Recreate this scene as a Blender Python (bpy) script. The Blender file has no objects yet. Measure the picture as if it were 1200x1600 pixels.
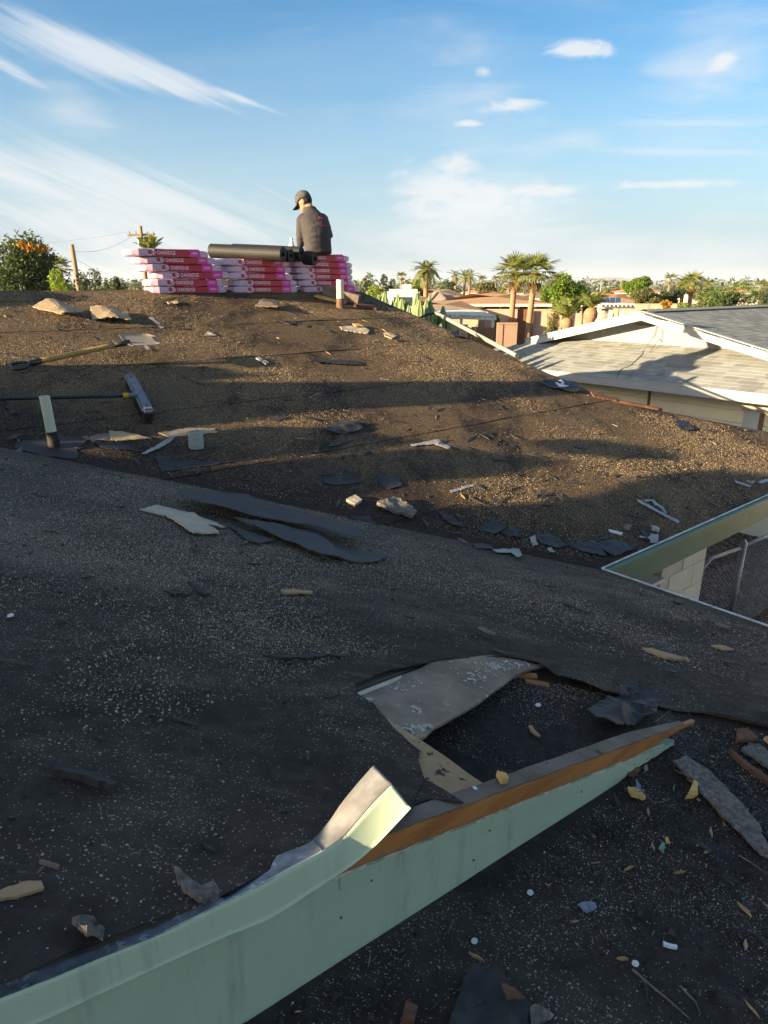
import bpy, bmesh, math, random
import numpy as np
from mathutils import Vector, Matrix, noise, geometry

random.seed(7)
R = math.radians
scn = bpy.context.scene
COL = scn.collection

# ------------------------------------------------------------------ camera
CAMZ = 3.85
FPX = 1064.0                      # focal length, in pixels of the 1200x1600 photograph
PITCH = math.atan((800 - 447) / FPX)
cam_d = bpy.data.cameras.new('camera')
cam = bpy.data.objects.new('camera', cam_d); COL.objects.link(cam)
cam_d.sensor_fit = 'VERTICAL'; cam_d.sensor_height = 36.0; cam_d.lens = 36.0 * FPX / 1600
cam_d.clip_start = 0.02; cam_d.clip_end = 30000
cam.location = (0, 0, CAMZ); cam.rotation_euler = (R(90) - PITCH, 0, 0)
scn.camera = cam
CAM = np.array([0, 0, CAMZ])

# ------------------------------------------------------------------ light
SUN_AZ, SUN_EL = 63.0, 13.2       # direction the light travels towards / sun elevation
SKY_STRENGTH, SUN_STRENGTH, EXPOSURE = 0.05, 5.0, 1.95
LD = np.array([math.sin(R(SUN_AZ)) * math.cos(R(SUN_EL)), math.cos(R(SUN_AZ)) * math.cos(R(SUN_EL)), -math.sin(R(SUN_EL))])
sun_d = bpy.data.lights.new('sun', 'SUN'); sun = bpy.data.objects.new('sun', sun_d); COL.objects.link(sun)
sun_d.energy = SUN_STRENGTH; sun_d.angle = R(0.45); sun_d.color = (1.0, 0.77, 0.48)
sun.rotation_euler = Vector(LD).to_track_quat('-Z', 'Y').to_euler(); sun.location = (-30, -15, 12)
scn.view_settings.view_transform = 'Standard'; scn.view_settings.look = 'None'
scn.view_settings.exposure = EXPOSURE; scn.view_settings.gamma = 1.0; scn.view_settings.use_curve_mapping = False
scn.render.engine = 'CYCLES'
scn.cycles.use_denoising = True
scn.cycles.max_bounces = 6; scn.cycles.transparent_max_bounces = 16

def ray(x, y):
    u = (x - 600) / FPX; v = (800 - y) / FPX
    return np.array([u, math.cos(PITCH) + v * math.sin(PITCH), -math.sin(PITCH) + v * math.cos(PITCH)])

# ------------------------------------------------------------------ node helper
class NT:
    def __init__(s, tree): s.t = tree; s.n = tree.nodes; s.l = tree.links
    def node(s, typ, **kw):
        n = s.n.new(typ)
        for k, v in kw.items():
            if k.startswith('_'): setattr(n, k[1:], v)
        for k, v in kw.items():
            if k.startswith('_'): continue
            i = n.inputs[k] if not k.startswith('i') or not k[1:].isdigit() else n.inputs[int(k[1:])]
            s.put(i, v)
        return n
    def put(s, sock, v):
        if isinstance(v, bpy.types.NodeSocket): s.l.new(v, sock)
        elif isinstance(v, (tuple, list)) and sock.type == 'RGBA' and len(v) == 3: sock.default_value = (*v, 1)
        else: sock.default_value = v
    def m(s, op, a, b=0.0, c=0.0, clamp=False):
        n = s.n.new('ShaderNodeMath'); n.operation = op; n.use_clamp = clamp
        s.put(n.inputs[0], a); s.put(n.inputs[1], b); s.put(n.inputs[2], c)
        return n.outputs[0]
    def mix(s, f, a, b, mode='MIX'):
        n = s.n.new('ShaderNodeMix'); n.data_type = 'RGBA'; n.blend_type = mode; n.clamp_factor = True
        s.put(n.inputs[0], f); s.put(n.inputs[6], a); s.put(n.inputs[7], b)
        return n.outputs[2]
    def sstep(s, v, lo, hi, a=0.0, b=1.0):
        n = s.n.new('ShaderNodeMapRange'); n.interpolation_type = 'SMOOTHSTEP'
        s.put(n.inputs[0], v); n.inputs[1].default_value = lo; n.inputs[2].default_value = hi
        n.inputs[3].default_value = a; n.inputs[4].default_value = b
        return n.outputs[0]
    def noise(s, vec, scale, detail=4, rough=.55, dist=0.0):
        n = s.n.new('ShaderNodeTexNoise'); s.put(n.inputs['Vector'], vec)
        n.inputs['Scale'].default_value = scale; n.inputs['Detail'].default_value = detail
        n.inputs['Roughness'].default_value = rough; n.inputs['Distortion'].default_value = dist
        return n.outputs['Fac']
    def vec(s, x, y, z):
        n = s.n.new('ShaderNodeCombineXYZ'); s.put(n.inputs[0], x); s.put(n.inputs[1], y); s.put(n.inputs[2], z)
        return n.outputs[0]
    def mapping(s, v, rot=(0, 0, 0), scale=(1, 1, 1)):
        n = s.n.new('ShaderNodeMapping'); s.put(n.inputs[0], v)
        n.inputs['Rotation'].default_value = rot; n.inputs['Scale'].default_value = scale
        return n.outputs[0]

# ------------------------------------------------------------------ sky
world = bpy.data.worlds.new('World'); scn.world = world; world.use_nodes = True
def build_sky():
    w = NT(world.node_tree)
    for n in list(w.n): w.n.remove(n)
    sky = w.node('ShaderNodeTexSky', _sky_type='NISHITA', _sun_disc=False, _sun_elevation=R(SUN_EL),
                 _sun_rotation=R(SUN_AZ + 180), _altitude=350.0, _air_density=1.0, _dust_density=2.0, _ozone_density=1.6)
    tc = w.node('ShaderNodeTexCoord')
    sep = w.node('ShaderNodeSeparateXYZ', i0=tc.outputs['Generated'])
    x, y, z = sep.outputs
    az = w.m('ARCTAN2', x, y); el = w.m('ARCSINE', z)
    def axes(phi, fu, fv, seed):
        c, s_ = math.cos(phi), math.sin(phi)
        return w.vec(w.m('MULTIPLY_ADD', az, c * fu, w.m('MULTIPLY', el, s_ * fu)), w.m('MULTIPLY_ADD', az, -s_ * fv, w.m('MULTIPLY', el, c * fv)), seed)
    # three cloud textures shared by all clouds: combed cirrus, level wisps, puffs
    TEX = {'comb': w.noise(axes(-.37, 2.6, 30, 1.3), 1, 6, .68, .8), 'wisp': w.noise(axes(.0, 5, 22, 4.4), 1, 5, .6, .4), 'puff': w.noise(axes(.06, 17, 40, 7.7), 1, 6, .66, .6)}
    total = {}
    def cloud(px0, py0, px1, py1, wid, amt, tex, taper=0.0):
        """a soft spindle between two directions of the sky, added to the cover of one texture"""
        A = [(math.atan2(q[0], q[1]), math.asin(q[2] / np.linalg.norm(q))) for q in (ray(px0, py0), ray(px1, py1))]
        phi = math.atan2(A[1][1] - A[0][1], A[1][0] - A[0][0])
        L = math.hypot(A[1][1] - A[0][1], A[1][0] - A[0][0]) / 2
        cx, cy = (A[0][0] + A[1][0]) / 2, (A[0][1] + A[1][1]) / 2
        c, s_ = math.cos(phi), math.sin(phi)
        u = w.m('MULTIPLY_ADD', az, c / L, w.m('MULTIPLY_ADD', el, s_ / L, -(cx * c + cy * s_) / L))
        W = wid / 1121.0
        v = w.m('MULTIPLY_ADD', az, -s_ / W, w.m('MULTIPLY_ADD', el, c / W, -(-cx * s_ + cy * c) / W))
        if taper: v = w.m('DIVIDE', v, w.m('MAXIMUM', w.m('MULTIPLY_ADD', u, -taper / 2, 1 - taper / 2), .12))
        r = w.m('MULTIPLY_ADD', u, u, w.m('MULTIPLY', v, v))
        k = w.m('MULTIPLY', w.m('EXPONENT', w.m('MULTIPLY', r, -1.3)), amt)
        total[tex] = k if tex not in total else w.m('MAXIMUM', total[tex], k)
    cloud(-80, 8, 410, 168, 40, .62, 'comb', .55)        # long cirrus, upper left
    cloud(290, 120, 450, 182, 10, .50, 'comb', .6)       # its bright tail
    cloud(-80, 50, 110, 158, 13, .45, 'comb')
    cloud(-200, 195, 520, 395, 60, .50, 'comb')          # broad bands, left
    cloud(-200, 280, 470, 420, 70, .46, 'comb')
    cloud(-250, 350, 640, 440, 60, .42, 'comb')
    cloud(30, 150, 210, 185, 45, .40, 'wisp')
    cloud(350, 288, 450, 316, 9, .40, 'wisp')
    cloud(900, 188, 1320, 190, 8, .42, 'wisp')           # thin level streaks, right
    cloud(860, 230, 1320, 240, 7, .42, 'wisp')
    cloud(760, 235, 980, 212, 24, .32, 'wisp')
    cloud(530, 350, 960, 345, 84, .60, 'wisp')
    cloud(560, 325, 930, 306, 50, .44, 'puff')
    cloud(600, 290, 760, 275, 40, .50, 'puff')           # low bank, middle
    cloud(760, 400, 1400, 372, 50, .56, 'wisp')
    cloud(600, 80, 900, 230, 100, .34, 'wisp')            # veils
    cloud(950, 90, 1250, 160, 110, .36, 'wisp')
    cloud(590, 300, 800, 292, 30, .55, 'puff')
    cloud(640, 262, 770, 256, 26, .52, 'puff')
    cloud(740, 302, 960, 292, 13, .52, 'puff')
    cloud(940, 290, 1175, 284, 8, .55, 'puff')
    cloud(850, 76, 975, 73, 13, .62, 'puff')             # small puffs
    cloud(1098, 108, 1162, 80, 12, .62, 'puff')
    cloud(735, 170, 880, 158, 12, .52, 'puff')
    cloud(705, 193, 768, 193, 6, .45, 'puff')
    cloud(735, 112, 775, 112, 9, .34, 'puff')
    # thin cirrus over the whole dome, as a flat layer seen in perspective
    zz = w.m('ADD', w.m('MAXIMUM', z, 0.0), .15)
    flat = w.vec(w.m('DIVIDE', x, zz), w.m('DIVIDE', y, zz), 3.0)
    gen = w.noise(w.mapping(flat, (0, 0, .5), (1, 3.2, 1)), .8, 5, .6, .5)
    cov = w.m('MULTIPLY', w.sstep(gen, .36, .62), w.sstep(el, .16, .60, .05, .30))   # cover thickened overhead, outside the view, to brighten and neutralise the skylight
    def part(tex, k, soft): # cover where the texture rises above what the spindle leaves out
        return w.m('MULTIPLY', w.sstep(w.m('ADD', TEX[tex], total[tex]), .66 if tex == 'puff' else .62, .62 + soft), k)
    for tex, k, soft in (('comb', .74, .44), ('wisp', .58, .55), ('puff', .82, .42)):
        p = part(tex, k, soft); cov = w.m('SUBTRACT', w.m('ADD', cov, p), w.m('MULTIPLY', cov, p))
    hs = w.node('ShaderNodeHueSaturation', Saturation=SKY_SAT, Value=SKY_VAL, Color=sky.outputs[0])
    c = w.mix(w.sstep(el, -.02, .30, .92, 0.0), hs.outputs[0], AIR)         # pale air near the horizon
    c = w.mix(cov, c, CLOUD)
    bg = w.node('ShaderNodeBackground', Color=c, Strength=SKY_STRENGTH)
    w.node('ShaderNodeOutputWorld', Surface=bg.outputs[0])
    world.cycles.sampling_method = 'MANUAL'; world.cycles.sample_map_resolution = 512
SKY_SAT, SKY_VAL, CLOUD, AIR = 1.45, 1.20, (4.5, 4.7, 4.85), (2.2, 3.2, 4.1)
build_sky()

# ------------------------------------------------------------------ materials
def lin(r, g, b):
    f = lambda v: (v / 255 / 12.92) if v / 255 <= .04045 else ((v / 255 + .055) / 1.055) ** 2.4
    return (f(r), f(g), f(b))
MATS = {}
def M(name, col, col2=None, scale=5.0, rough=.75, metal=0.0, bump=0.0, bscale=40.0, detail=5, spec=.35,
      stretch=(1, 1, 1), thin=None, thinlo=.58, thinhi=.66, thinscale=14.0, tint=False, trans=0.0, brot=(0, 0, 0)):
    """noise-mixed colour, optional wear colour 'thin' where a second noise is high, optional bump"""
    if name in MATS: return MATS[name]
    m = bpy.data.materials.new(name); m.use_nodes = True; w = NT(m.node_tree)
    b = w.n['Principled BSDF']
    tc = w.node('ShaderNodeTexCoord').outputs['Object']
    v = w.mapping(tc, brot, stretch)
    n = w.noise(v, scale, detail, .6)
    c2 = col2 if col2 else tuple(x * .7 for x in col)
    c = w.mix(w.sstep(n, .3, .7), col, c2)
    if thin:
        n2 = w.noise(v, thinscale, 6, .65, .3)
        c = w.mix(w.sstep(n2, thinlo, thinhi), c, thin)
    if tint:
        at = w.node('ShaderNodeAttribute', _attribute_name='tint')
        c = w.mix(1.0, c, at.outputs['Color'], 'MULTIPLY')
    w.put(b.inputs['Base Color'], c)
    b.inputs['Roughness'].default_value = rough; b.inputs['Metallic'].default_value = metal
    b.inputs['Specular IOR Level'].default_value = spec
    if bump:
        n3 = w.noise(v, bscale, 5, .65)
        bn = w.node('ShaderNodeBump', Height=n3, Strength=min(1.0, bump), Distance=.004 if bump < 1 else .01 * bump)
        w.put(b.inputs['Normal'], bn.outputs[0])
    if trans:
        tr = w.node('ShaderNodeBsdfTranslucent', Color=w.mix(1.0, c, (1.0, 1.0, .55), 'MULTIPLY'))
        mx = w.node('ShaderNodeMixShader', i0=trans, i1=b.outputs[0], i2=tr.outputs[0])
        w.put(w.n['Material Output'].inputs[0], mx.outputs[0])
    MATS[name] = m
    return m

def felt(name, dark, dust, grain, patch_scale, plo, phi, speck=130.0, rot=0.0, stretch=(1, 1, 1), dens=(.55, .97), rough=.82, dustamt=.8, bd=.004, grad=None, lump=.9):
    """roofing felt: dark sheet, dust film in patches, loose pale granules where patches are thick"""
    m = bpy.data.materials.new(name); m.use_nodes = True; w = NT(m.node_tree); b = w.n['Principled BSDF']
    pos = w.node('ShaderNodeNewGeometry').outputs['Position']
    pv = w.mapping(pos, (0, 0, rot), stretch)
    big = w.noise(pv, patch_scale, 7, .62, .4)
    fin = w.noise(pos, 22, 6, .65)
    mid = w.noise(pv, patch_scale * 4.5, 5, .6, .2)
    mask = w.sstep(w.m('ADD', w.m('MULTIPLY', big, .68), w.m('MULTIPLY', mid, .32)), plo, phi)
    if grad:   # dust and grit gather towards the valley; a fourth entry thins them there instead
        dv = w.node('ShaderNodeVectorMath', _operation='DOT_PRODUCT', i0=pos, i1=grad[0]).outputs['Value']
        gs = w.sstep(w.m('ADD', dv, w.m('MULTIPLY', mid, .8)), grad[1], grad[2])
        if len(grad) > 3: mask = w.m('MULTIPLY', mask, gs)
        else: mask = w.m('ADD', w.m('MULTIPLY', mask, .75), w.m('MULTIPLY', gs, .45), clamp=True)
    vo = w.node('ShaderNodeTexVoronoi', Vector=pos, Scale=speck, Randomness=1.0)
    vs = w.node('ShaderNodeSeparateColor', i0=vo.outputs['Color'])
    near = w.sstep(vo.outputs['Distance'], .34, .46, 1.0, 0.0)
    cut = w.m('SUBTRACT', dens[1], w.m('MULTIPLY', mask, dens[1] - dens[0]))
    sp = w.m('MULTIPLY', near, w.m('GREATER_THAN', vs.outputs[0], cut))
    vo2 = w.node('ShaderNodeTexVoronoi', Vector=pos, Scale=speck * .43, Randomness=1.0)
    vs2 = w.node('ShaderNodeSeparateColor', i0=vo2.outputs['Color'])
    sp2 = w.m('MULTIPLY', w.sstep(vo2.outputs['Distance'], .26, .36, 1.0, 0.0), w.m('GREATER_THAN', vs2.outputs[1], w.m('ADD', cut, .035)))
    base = w.mix(w.sstep(fin, .35, .7), dark, tuple(x * 1.7 for x in dark))
    base = w.mix(w.m('MULTIPLY', mask, dustamt), base, dust)
    scuff = w.noise(w.mapping(pos, (0, 0, R(40)), (1, 7, 1)), 3.2, 5, .6, .3)
    base = w.mix(w.m('MULTIPLY', w.sstep(scuff, .56, .74), .35), base, dust)
    g = w.mix(vs.outputs[2], grain, tuple(x * .45 for x in grain))
    c = w.mix(w.m('MAXIMUM', sp, sp2), base, g)
    w.put(b.inputs['Base Color'], c); b.inputs['Roughness'].default_value = rough
    b.inputs['Specular IOR Level'].default_value = .12
    h = w.m('ADD', w.m('MULTIPLY', w.m('MAXIMUM', sp, sp2), 1.0), w.m('MULTIPLY', fin, lump))
    h = w.m('ADD', h, w.m('MULTIPLY', w.noise(pos, 90, 4, .6), .7))
    bn = w.node('ShaderNodeBump', Height=h, Strength=.8, Distance=bd)
    w.put(b.inputs['Normal'], bn.outputs[0])
    MATS[name] = m
    return m

# ------------------------------------------------------------------ mesh helpers
ORG = {}
def origin_of(o): return ORG.get(o.name, np.zeros(3)) if o else np.zeros(3)
def tag(o, label=None, cat=None, group=None, kind=None):
    if label: o['label'] = label
    if cat: o['category'] = cat
    if group: o['group'] = group
    if kind: o['kind'] = kind
    return o
def empty(name, loc, label=None, cat=None, group=None, rz=0.0):
    o = bpy.data.objects.new(name, None); COL.objects.link(o); o.location = tuple(loc); o.rotation_euler[2] = rz
    o.empty_display_size = .2
    ORG[o.name] = np.array(loc, float)
    return tag(o, label, cat, group)
def mesh_data(name, V, Fc, mat=None, smooth=False, tint=None):
    me = bpy.data.meshes.new(name)
    V = np.asarray(V, float)
    me.from_pydata(V.tolist(), [], [tuple(int(i) for i in f) for f in Fc])
    if tint is not None:
        a = me.color_attributes.new('tint', 'FLOAT_COLOR', 'POINT')
        t = np.ones((len(V), 4)); t[:, :3] = tint
        a.data.foreach_set('color', t.ravel())
    if mat: me.materials.append(mat)
    if smooth: me.polygons.foreach_set('use_smooth', [True] * len(me.polygons))
    me.update()
    return me
def obj(name, V, Fc, mat, parent=None, local=False, smooth=False, tint=None, center=True):
    """link one mesh object; V in world space (or in the parent's space when local)"""
    V = np.asarray(V, float)
    if parent is None:
        c = V.mean(0) if center else np.zeros(3)
        if center: c[2] = V[:, 2].min()
        if local: c = np.zeros(3)
    else:
        c = np.zeros(3) if local else origin_of(parent)
    me = mesh_data(name, V - c, Fc, mat, smooth, tint)
    o = bpy.data.objects.new(name, me); COL.objects.link(o)
    if parent is None: o.location = c; ORG[o.name] = c
    else: o.parent = parent; ORG[o.name] = c
    return o
def link(name, me, parent, loc=(0, 0, 0), rot=(0, 0, 0), scale=(1, 1, 1)):
    o = bpy.data.objects.new(name, me); COL.objects.link(o); o.parent = parent
    o.location = loc; o.rotation_euler = rot; o.scale = scale
    ORG[o.name] = origin_of(parent)
    return o
def copy_tree(o, parent=None):
    c = o.copy(); COL.objects.link(c); c.parent = parent
    ORG[c.name] = origin_of(o)
    for ch in list(o.children): copy_tree(ch, c)
    return c
class MB:
    """collects pieces of one mesh"""
    def __init__(s): s.V = []; s.F = []; s.T = []
    def add(s, V, Fc, t=None):
        k = len(s.V); s.V += [tuple(v) for v in V]; s.F += [tuple(i + k for i in f) for f in Fc]
        if t is not None: s.T += [t] * len(V)
        return s
    def box(s, o, ax, ay, az, bev=0.0, t=None):
        V, Fc = boxv(o, ax, ay, az); return s.add(V, Fc, t)
    def tube(s, pts, rad, n=8, cap=True, t=None):
        V, Fc = tubev(pts, rad, n, cap); return s.add(V, Fc, t)
    def build(s, name, mat, parent=None, **k):
        if s.T and len(s.T) == len(s.V): k['tint'] = np.array(s.T)
        return obj(name, s.V, s.F, mat, parent, **k)
BOXF = [(0, 3, 2, 1), (4, 5, 6, 7), (0, 1, 5, 4), (1, 2, 6, 5), (2, 3, 7, 6), (3, 0, 4, 7)]
def boxv(o, ax, ay, az):
    o, ax, ay, az = [np.asarray(q, float) for q in (o, ax, ay, az)]
    if np.dot(np.cross(ax, ay), az) < 0: ax, ay = ay, ax
    return [o, o + ax, o + ax + ay, o + ay, o + az, o + ax + az, o + ax + ay + az, o + ay + az], BOXF
def tubev(pts, rad, n=8, cap=True):
    P = np.asarray(pts, float); V = []; Fc = []
    rad = np.broadcast_to(np.asarray(rad, float), (len(P),)) if np.ndim(rad) < 2 else np.asarray(rad)
    t0 = P[1] - P[0]; ref = np.array([0, 0, 1.]) if abs(t0[2]) < .9 * np.linalg.norm(t0) else np.array([1., 0, 0])
    for i in range(len(P)):
        t = P[min(i + 1, len(P) - 1)] - P[max(i - 1, 0)]; t = t / (np.linalg.norm(t) + 1e-12)
        a = np.cross(t, ref); a /= np.linalg.norm(a) + 1e-12; b = np.cross(t, a); ref = -b if i < 0 else ref
        r = rad[i] if np.ndim(rad) == 1 else None
        for k in range(n):
            q = 2 * math.pi * k / n
            ra, rb = (r, r) if r is not None else rad[i]
            V.append(P[i] + a * math.cos(q) * ra + b * math.sin(q) * rb)
    for i in range(len(P) - 1):
        for k in range(n):
            k2 = (k + 1) % n
            Fc.append((i * n + k, i * n + k2, (i + 1) * n + k2, (i + 1) * n + k))
    if cap:
        Fc.append(tuple(range(n - 1, -1, -1))); Fc.append(tuple(range((len(P) - 1) * n, len(P) * n)))
    return V, Fc
def inpoly(p, poly):
    x, y = p; c = False; n = len(poly); j = n - 1
    for i in range(n):
        xi, yi = poly[i]; xj, yj = poly[j]
        if (yi > y) != (yj > y) and x < (xj - xi) * (y - yi) / (yj - yi + 1e-15) + xi: c = not c
        j = i
    return c
def inpoly_np(X, Y, poly):
    c = np.zeros(X.shape, bool); n = len(poly); j = n - 1
    for i in range(n):
        xi, yi = poly[i]; xj, yj = poly[j]
        c ^= ((yi > Y) != (yj > Y)) & (X < (xj - xi) * (Y - yi) / (yj - yi + 1e-15) + xi)
        j = i
    return c
def ragged(poly, step, amp, rng):
    out = []
    n = len(poly)
    for i in range(n):
        a = np.array(poly[i]); b = np.array(poly[(i + 1) % n]); L = np.linalg.norm(b - a)
        k = max(1, int(L / step)); nrm = np.array([-(b - a)[1], (b - a)[0]]) / (L + 1e-9)
        for j in range(k):
            q = a + (b - a) * j / k
            if j: q = q + nrm * rng.uniform(-amp, amp)
            out.append(tuple(q))
    return out
def tri2d(poly, step, rng):
    """triangulate a 2-D polygon with jittered inner points"""
    P = np.array(poly); lo, hi = P.min(0), P.max(0)
    pts = [Vector(p) for p in poly]; n = len(poly)
    xs = np.arange(lo[0], hi[0] + step, step); ys = np.arange(lo[1], hi[1] + step, step)
    if len(xs) * len(ys) < 60000:
        X, Y = np.meshgrid(xs, ys); X = X + rng.uniform(-.3, .3, X.shape) * step; Y = Y + rng.uniform(-.3, .3, Y.shape) * step
        ok = inpoly_np(X, Y, poly)
        S = P; 
        for x, y in zip(X[ok], Y[ok]):
            if np.min((S[:, 0] - x) ** 2 + (S[:, 1] - y) ** 2) > (step * .4) ** 2: pts.append(Vector((x, y)))
    edges = [(i, (i + 1) % n) for i in range(n)]
    v, e, f, *_ = geometry.delaunay_2d_cdt(pts, edges, [], 0, 1e-6)
    tris = []
    for t in f:
        c = sum((v[i] for i in t), Vector((0, 0))) / len(t)
        if inpoly((c.x, c.y), poly):
            a, b, d = [v[i] for i in t[:3]]
            tris.append(tuple(t) if (b - a).cross(d - a) > 0 else tuple(reversed(t)))
    return [(p.x, p.y) for p in v], tris
def solid(top, bot, tris):
    """closed slab between two vertex lists sharing the same triangles"""
    n = len(top); Fc = [t for t in tris] + [tuple(i + n for i in reversed(t)) for t in tris]
    from collections import Counter
    ec = Counter()
    for t in tris:
        for i in range(3): ec[(t[i], t[(i + 1) % 3])] += 1
    for (a, b) in ec:
        if (b, a) not in ec: Fc.append((a, a + n, b + n, b))
    return list(top) + list(bot), Fc

# ------------------------------------------------------------------ the roof planes
AZ = R(50.0)
E2 = np.array([math.sin(AZ), math.cos(AZ)])            # away to the right: ridge and far eave run this way
G2 = np.array([-math.cos(AZ), math.sin(AZ)])           # up the far slope
SL = 0.26
class Plane:
    def __init__(s, p0, A, U, sa, su):
        s.p0 = np.array(p0, float); s.A = np.array(A); s.U = np.array(U); s.sa = sa; s.su = su
        g = s.A * sa + s.U * su
        s.n = np.array([-g[0], -g[1], 1.0]); s.nu = s.n / np.linalg.norm(s.n)
        s.k = s.n @ s.p0
    def hit(s, x, y):
        r = ray(x, y); t = (s.k - s.n @ CAM) / (s.n @ r); return CAM + r * t
    def au(s, x, y):
        d = (s.hit(x, y) - s.p0)[:2]; return (float(s.A @ d), float(s.U @ d))
    def pt(s, a, u, h=0.0):
        q = s.p0[:2] + s.A * a + s.U * u
        return np.array([q[0], q[1], s.p0[2] + s.sa * a + s.su * u]) + s.nu * h
c0 = ray(940, 890); c0 = c0 / c0[1] * 3.5
C = CAM + c0                                            # inner corner of the two eaves
PF = Plane(C, E2, G2, 0.0, SL)                          # far slope: a along the ridge, u up
PN = Plane(C, G2, -E2, 0.0, SL)                         # near slope: a along its eave, u up
TIP = PN.hit(1070, 1135); A_R, U_T = PN.au(1070, 1135)
PL = Plane((TIP[0], TIP[1], TIP[2] - .056), G2, -E2, .125, .115)   # lower roof: a, u measured from the tip
RAKE = A_R
def weather(m, dark, chip):
    """dirt streaks that run down and small chips, on top of a material's own colour"""
    w = NT(m.node_tree); b = w.n['Principled BSDF']; src = b.inputs['Base Color'].links[0].from_socket
    pos = w.node('ShaderNodeNewGeometry').outputs['Position']
    st = w.noise(w.mapping(pos, (0, 0, 0), (26, 26, 2.0)), 1.0, 5, .7)
    bl = w.noise(pos, 7, 6, .7, .5)
    c = w.mix(w.m('MULTIPLY', w.m('MULTIPLY', w.sstep(st, .50, .74), w.sstep(bl, .34, .62)), .75), src, dark)
    ch = w.noise(pos, 55, 4, .75, .4); c = w.mix(w.m('MULTIPLY', w.sstep(ch, .66, .69), w.sstep(bl, .5, .6)), c, chip)
    w.put(b.inputs['Base Color'], c)
class VPlane:
    """upright plane through the point p along the level direction D"""
    def __init__(s, p, D): s.p = np.array(p, float); s.n = np.array([-D[1], D[0], 0.0])
    def hit(s, x, y):
        r = ray(x, y); t = (s.n @ (s.p - CAM)) / (s.n @ r); return CAM + r * t
def at(px, py, Y):
    r = ray(px, py); return CAM + r * (Y / r[1])
def und(p, k=1.0): 
    return .006 * k * noise.noise(Vector((p[0] * 1.1, p[1] * 1.1, 3))) + .0025 * k * noise.noise(Vector((p[0] * 5, p[1] * 5, 9)))

ga = float(G2 @ C[:2]); gv = float((E2 + G2) @ C[:2]) * .7071
FELT_F = felt('felt_far', (.026, .0185, .0145), (.112, .076, .041), (.60, .42, .22), .75, .36, .55, 240, R(-50), (2.2, 1, 1), (.46, .975), dustamt=.70, bd=.011, lump=.15, grad=(((E2[0] + G2[0]) * .7071, (E2[1] + G2[1]) * .7071, 0.0), gv + .35, gv + 1.5, 'bare near the valley'))
FELT_N = felt('felt_near', (.0310, .0250, .0205), (.158, .122, .086), (.46, .40, .33), 1.0, .46, .70, 330, R(40), (1, 1.5, 1), (.55, .988), dustamt=.55, bd=.003, grad=((G2[0], G2[1], 0.0), ga - .55, ga + 1.1))
FELT_L = felt('felt_lower', (.0270, .0220, .0185), (.100, .078, .058), (.44, .40, .35), 1.6, .46, .70, 360, R(10), (1, 1, 1), (.72, .99), dustamt=.5, bd=.003)
FELT_B = M('felt_black', (.022, .020, .020), (.038, .034, .032), 9, .6, bump=.5, bscale=60, thin=(.10, .085, .07), thinlo=.66, thinhi=.74, thinscale=10)
FELT_S = M('felt_slate', (.032, .032, .034), (.048, .046, .047), 7, .62, bump=.5, bscale=70, thin=(.12, .10, .08), thinlo=.66, thinhi=.72, thinscale=9)
WOODRAW = M('wood_raw', (.42, .27, .14), (.30, .18, .085), 5, .8, bump=.7, bscale=30, stretch=(1, 1, 1), thin=(.10, .07, .045), thinlo=.58, thinhi=.68, thinscale=30)
WOODGREY = M('wood_grey', (.20, .155, .115), (.12, .09, .07), 8, .85, bump=.8, bscale=45, thin=(.05, .04, .035), thinlo=.60, thinhi=.70, thinscale=25)
WOODORANGE = M('wood_orange', (.46, .19, .055), (.28, .105, .03), 9, .6, bump=.6, bscale=40, stretch=(.5, .5, 3), thin=(.07, .028, .012), thinlo=.60, thinhi=.72, thinscale=16)
WOODRED = M('wood_red', (.17, .075, .038), (.09, .04, .022), 10, .8, bump=.7, bscale=50)
WOODYEL = M('wood_yellow', (.62, .40, .15), (.52, .27, .07), 12, .7, bump=.4)
GREEN = M('green_paint', (.43, .515, .365), (.385, .465, .325), 3.5, .55, bump=.6, bscale=22, thin=(.30, .38, .28), thinlo=.61, thinhi=.80, thinscale=9, spec=.4, stretch=(1, 1, 1))
GREEN2 = M('green_flashing', (.46, .55, .385), (.43, .515, .36), 3, .6, bump=.2, bscale=10, thin=(.38, .48, .36), thinlo=.66, thinhi=.74, thinscale=7, spec=.5)
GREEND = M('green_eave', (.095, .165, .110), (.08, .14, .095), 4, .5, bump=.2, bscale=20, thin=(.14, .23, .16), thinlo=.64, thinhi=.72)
GALV = M('galvanised', (.30, .31, .33), (.17, .18, .20), 45, .55, .25, bump=.4, bscale=60, thin=(.52, .51, .50), thinlo=.58, thinhi=.64, thinscale=40)
RUST = M('rusty_flange', (.30, .30, .29), (.20, .195, .185), 30, .55, .3, bump=.3, thin=(.30, .14, .05), thinlo=.62, thinhi=.70, thinscale=24)
CREAM = M('cream_paint_edge', (.62, .60, .47), (.45, .42, .32), 30, .6)
PAINTW = M('white_trim', (.74, .73, .69), (.66, .65, .61), 4, .6)
DRIP = M('drip_edge', (.66, .66, .62), (.40, .38, .34), 14, .5, thin=(.20, .16, .12), thinlo=.62, thinhi=.7)
CMU = M('block_paint', (.66, .62, .50), (.60, .56, .44), 5, .8, bump=.7, bscale=60)
MORTAR = M('mortar', (.56, .52, .41), (.50, .46, .36), 8, .9)

weather(GREEN, (.20, .235, .165), (.26, .20, .13)); weather(GREEN2, (.26, .31, .22), (.22, .21, .19))
H = empty('roofed_house', (C[0], C[1], 0), 'low house being reroofed, bare black felt slopes and sage green fascia', 'house')

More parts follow.
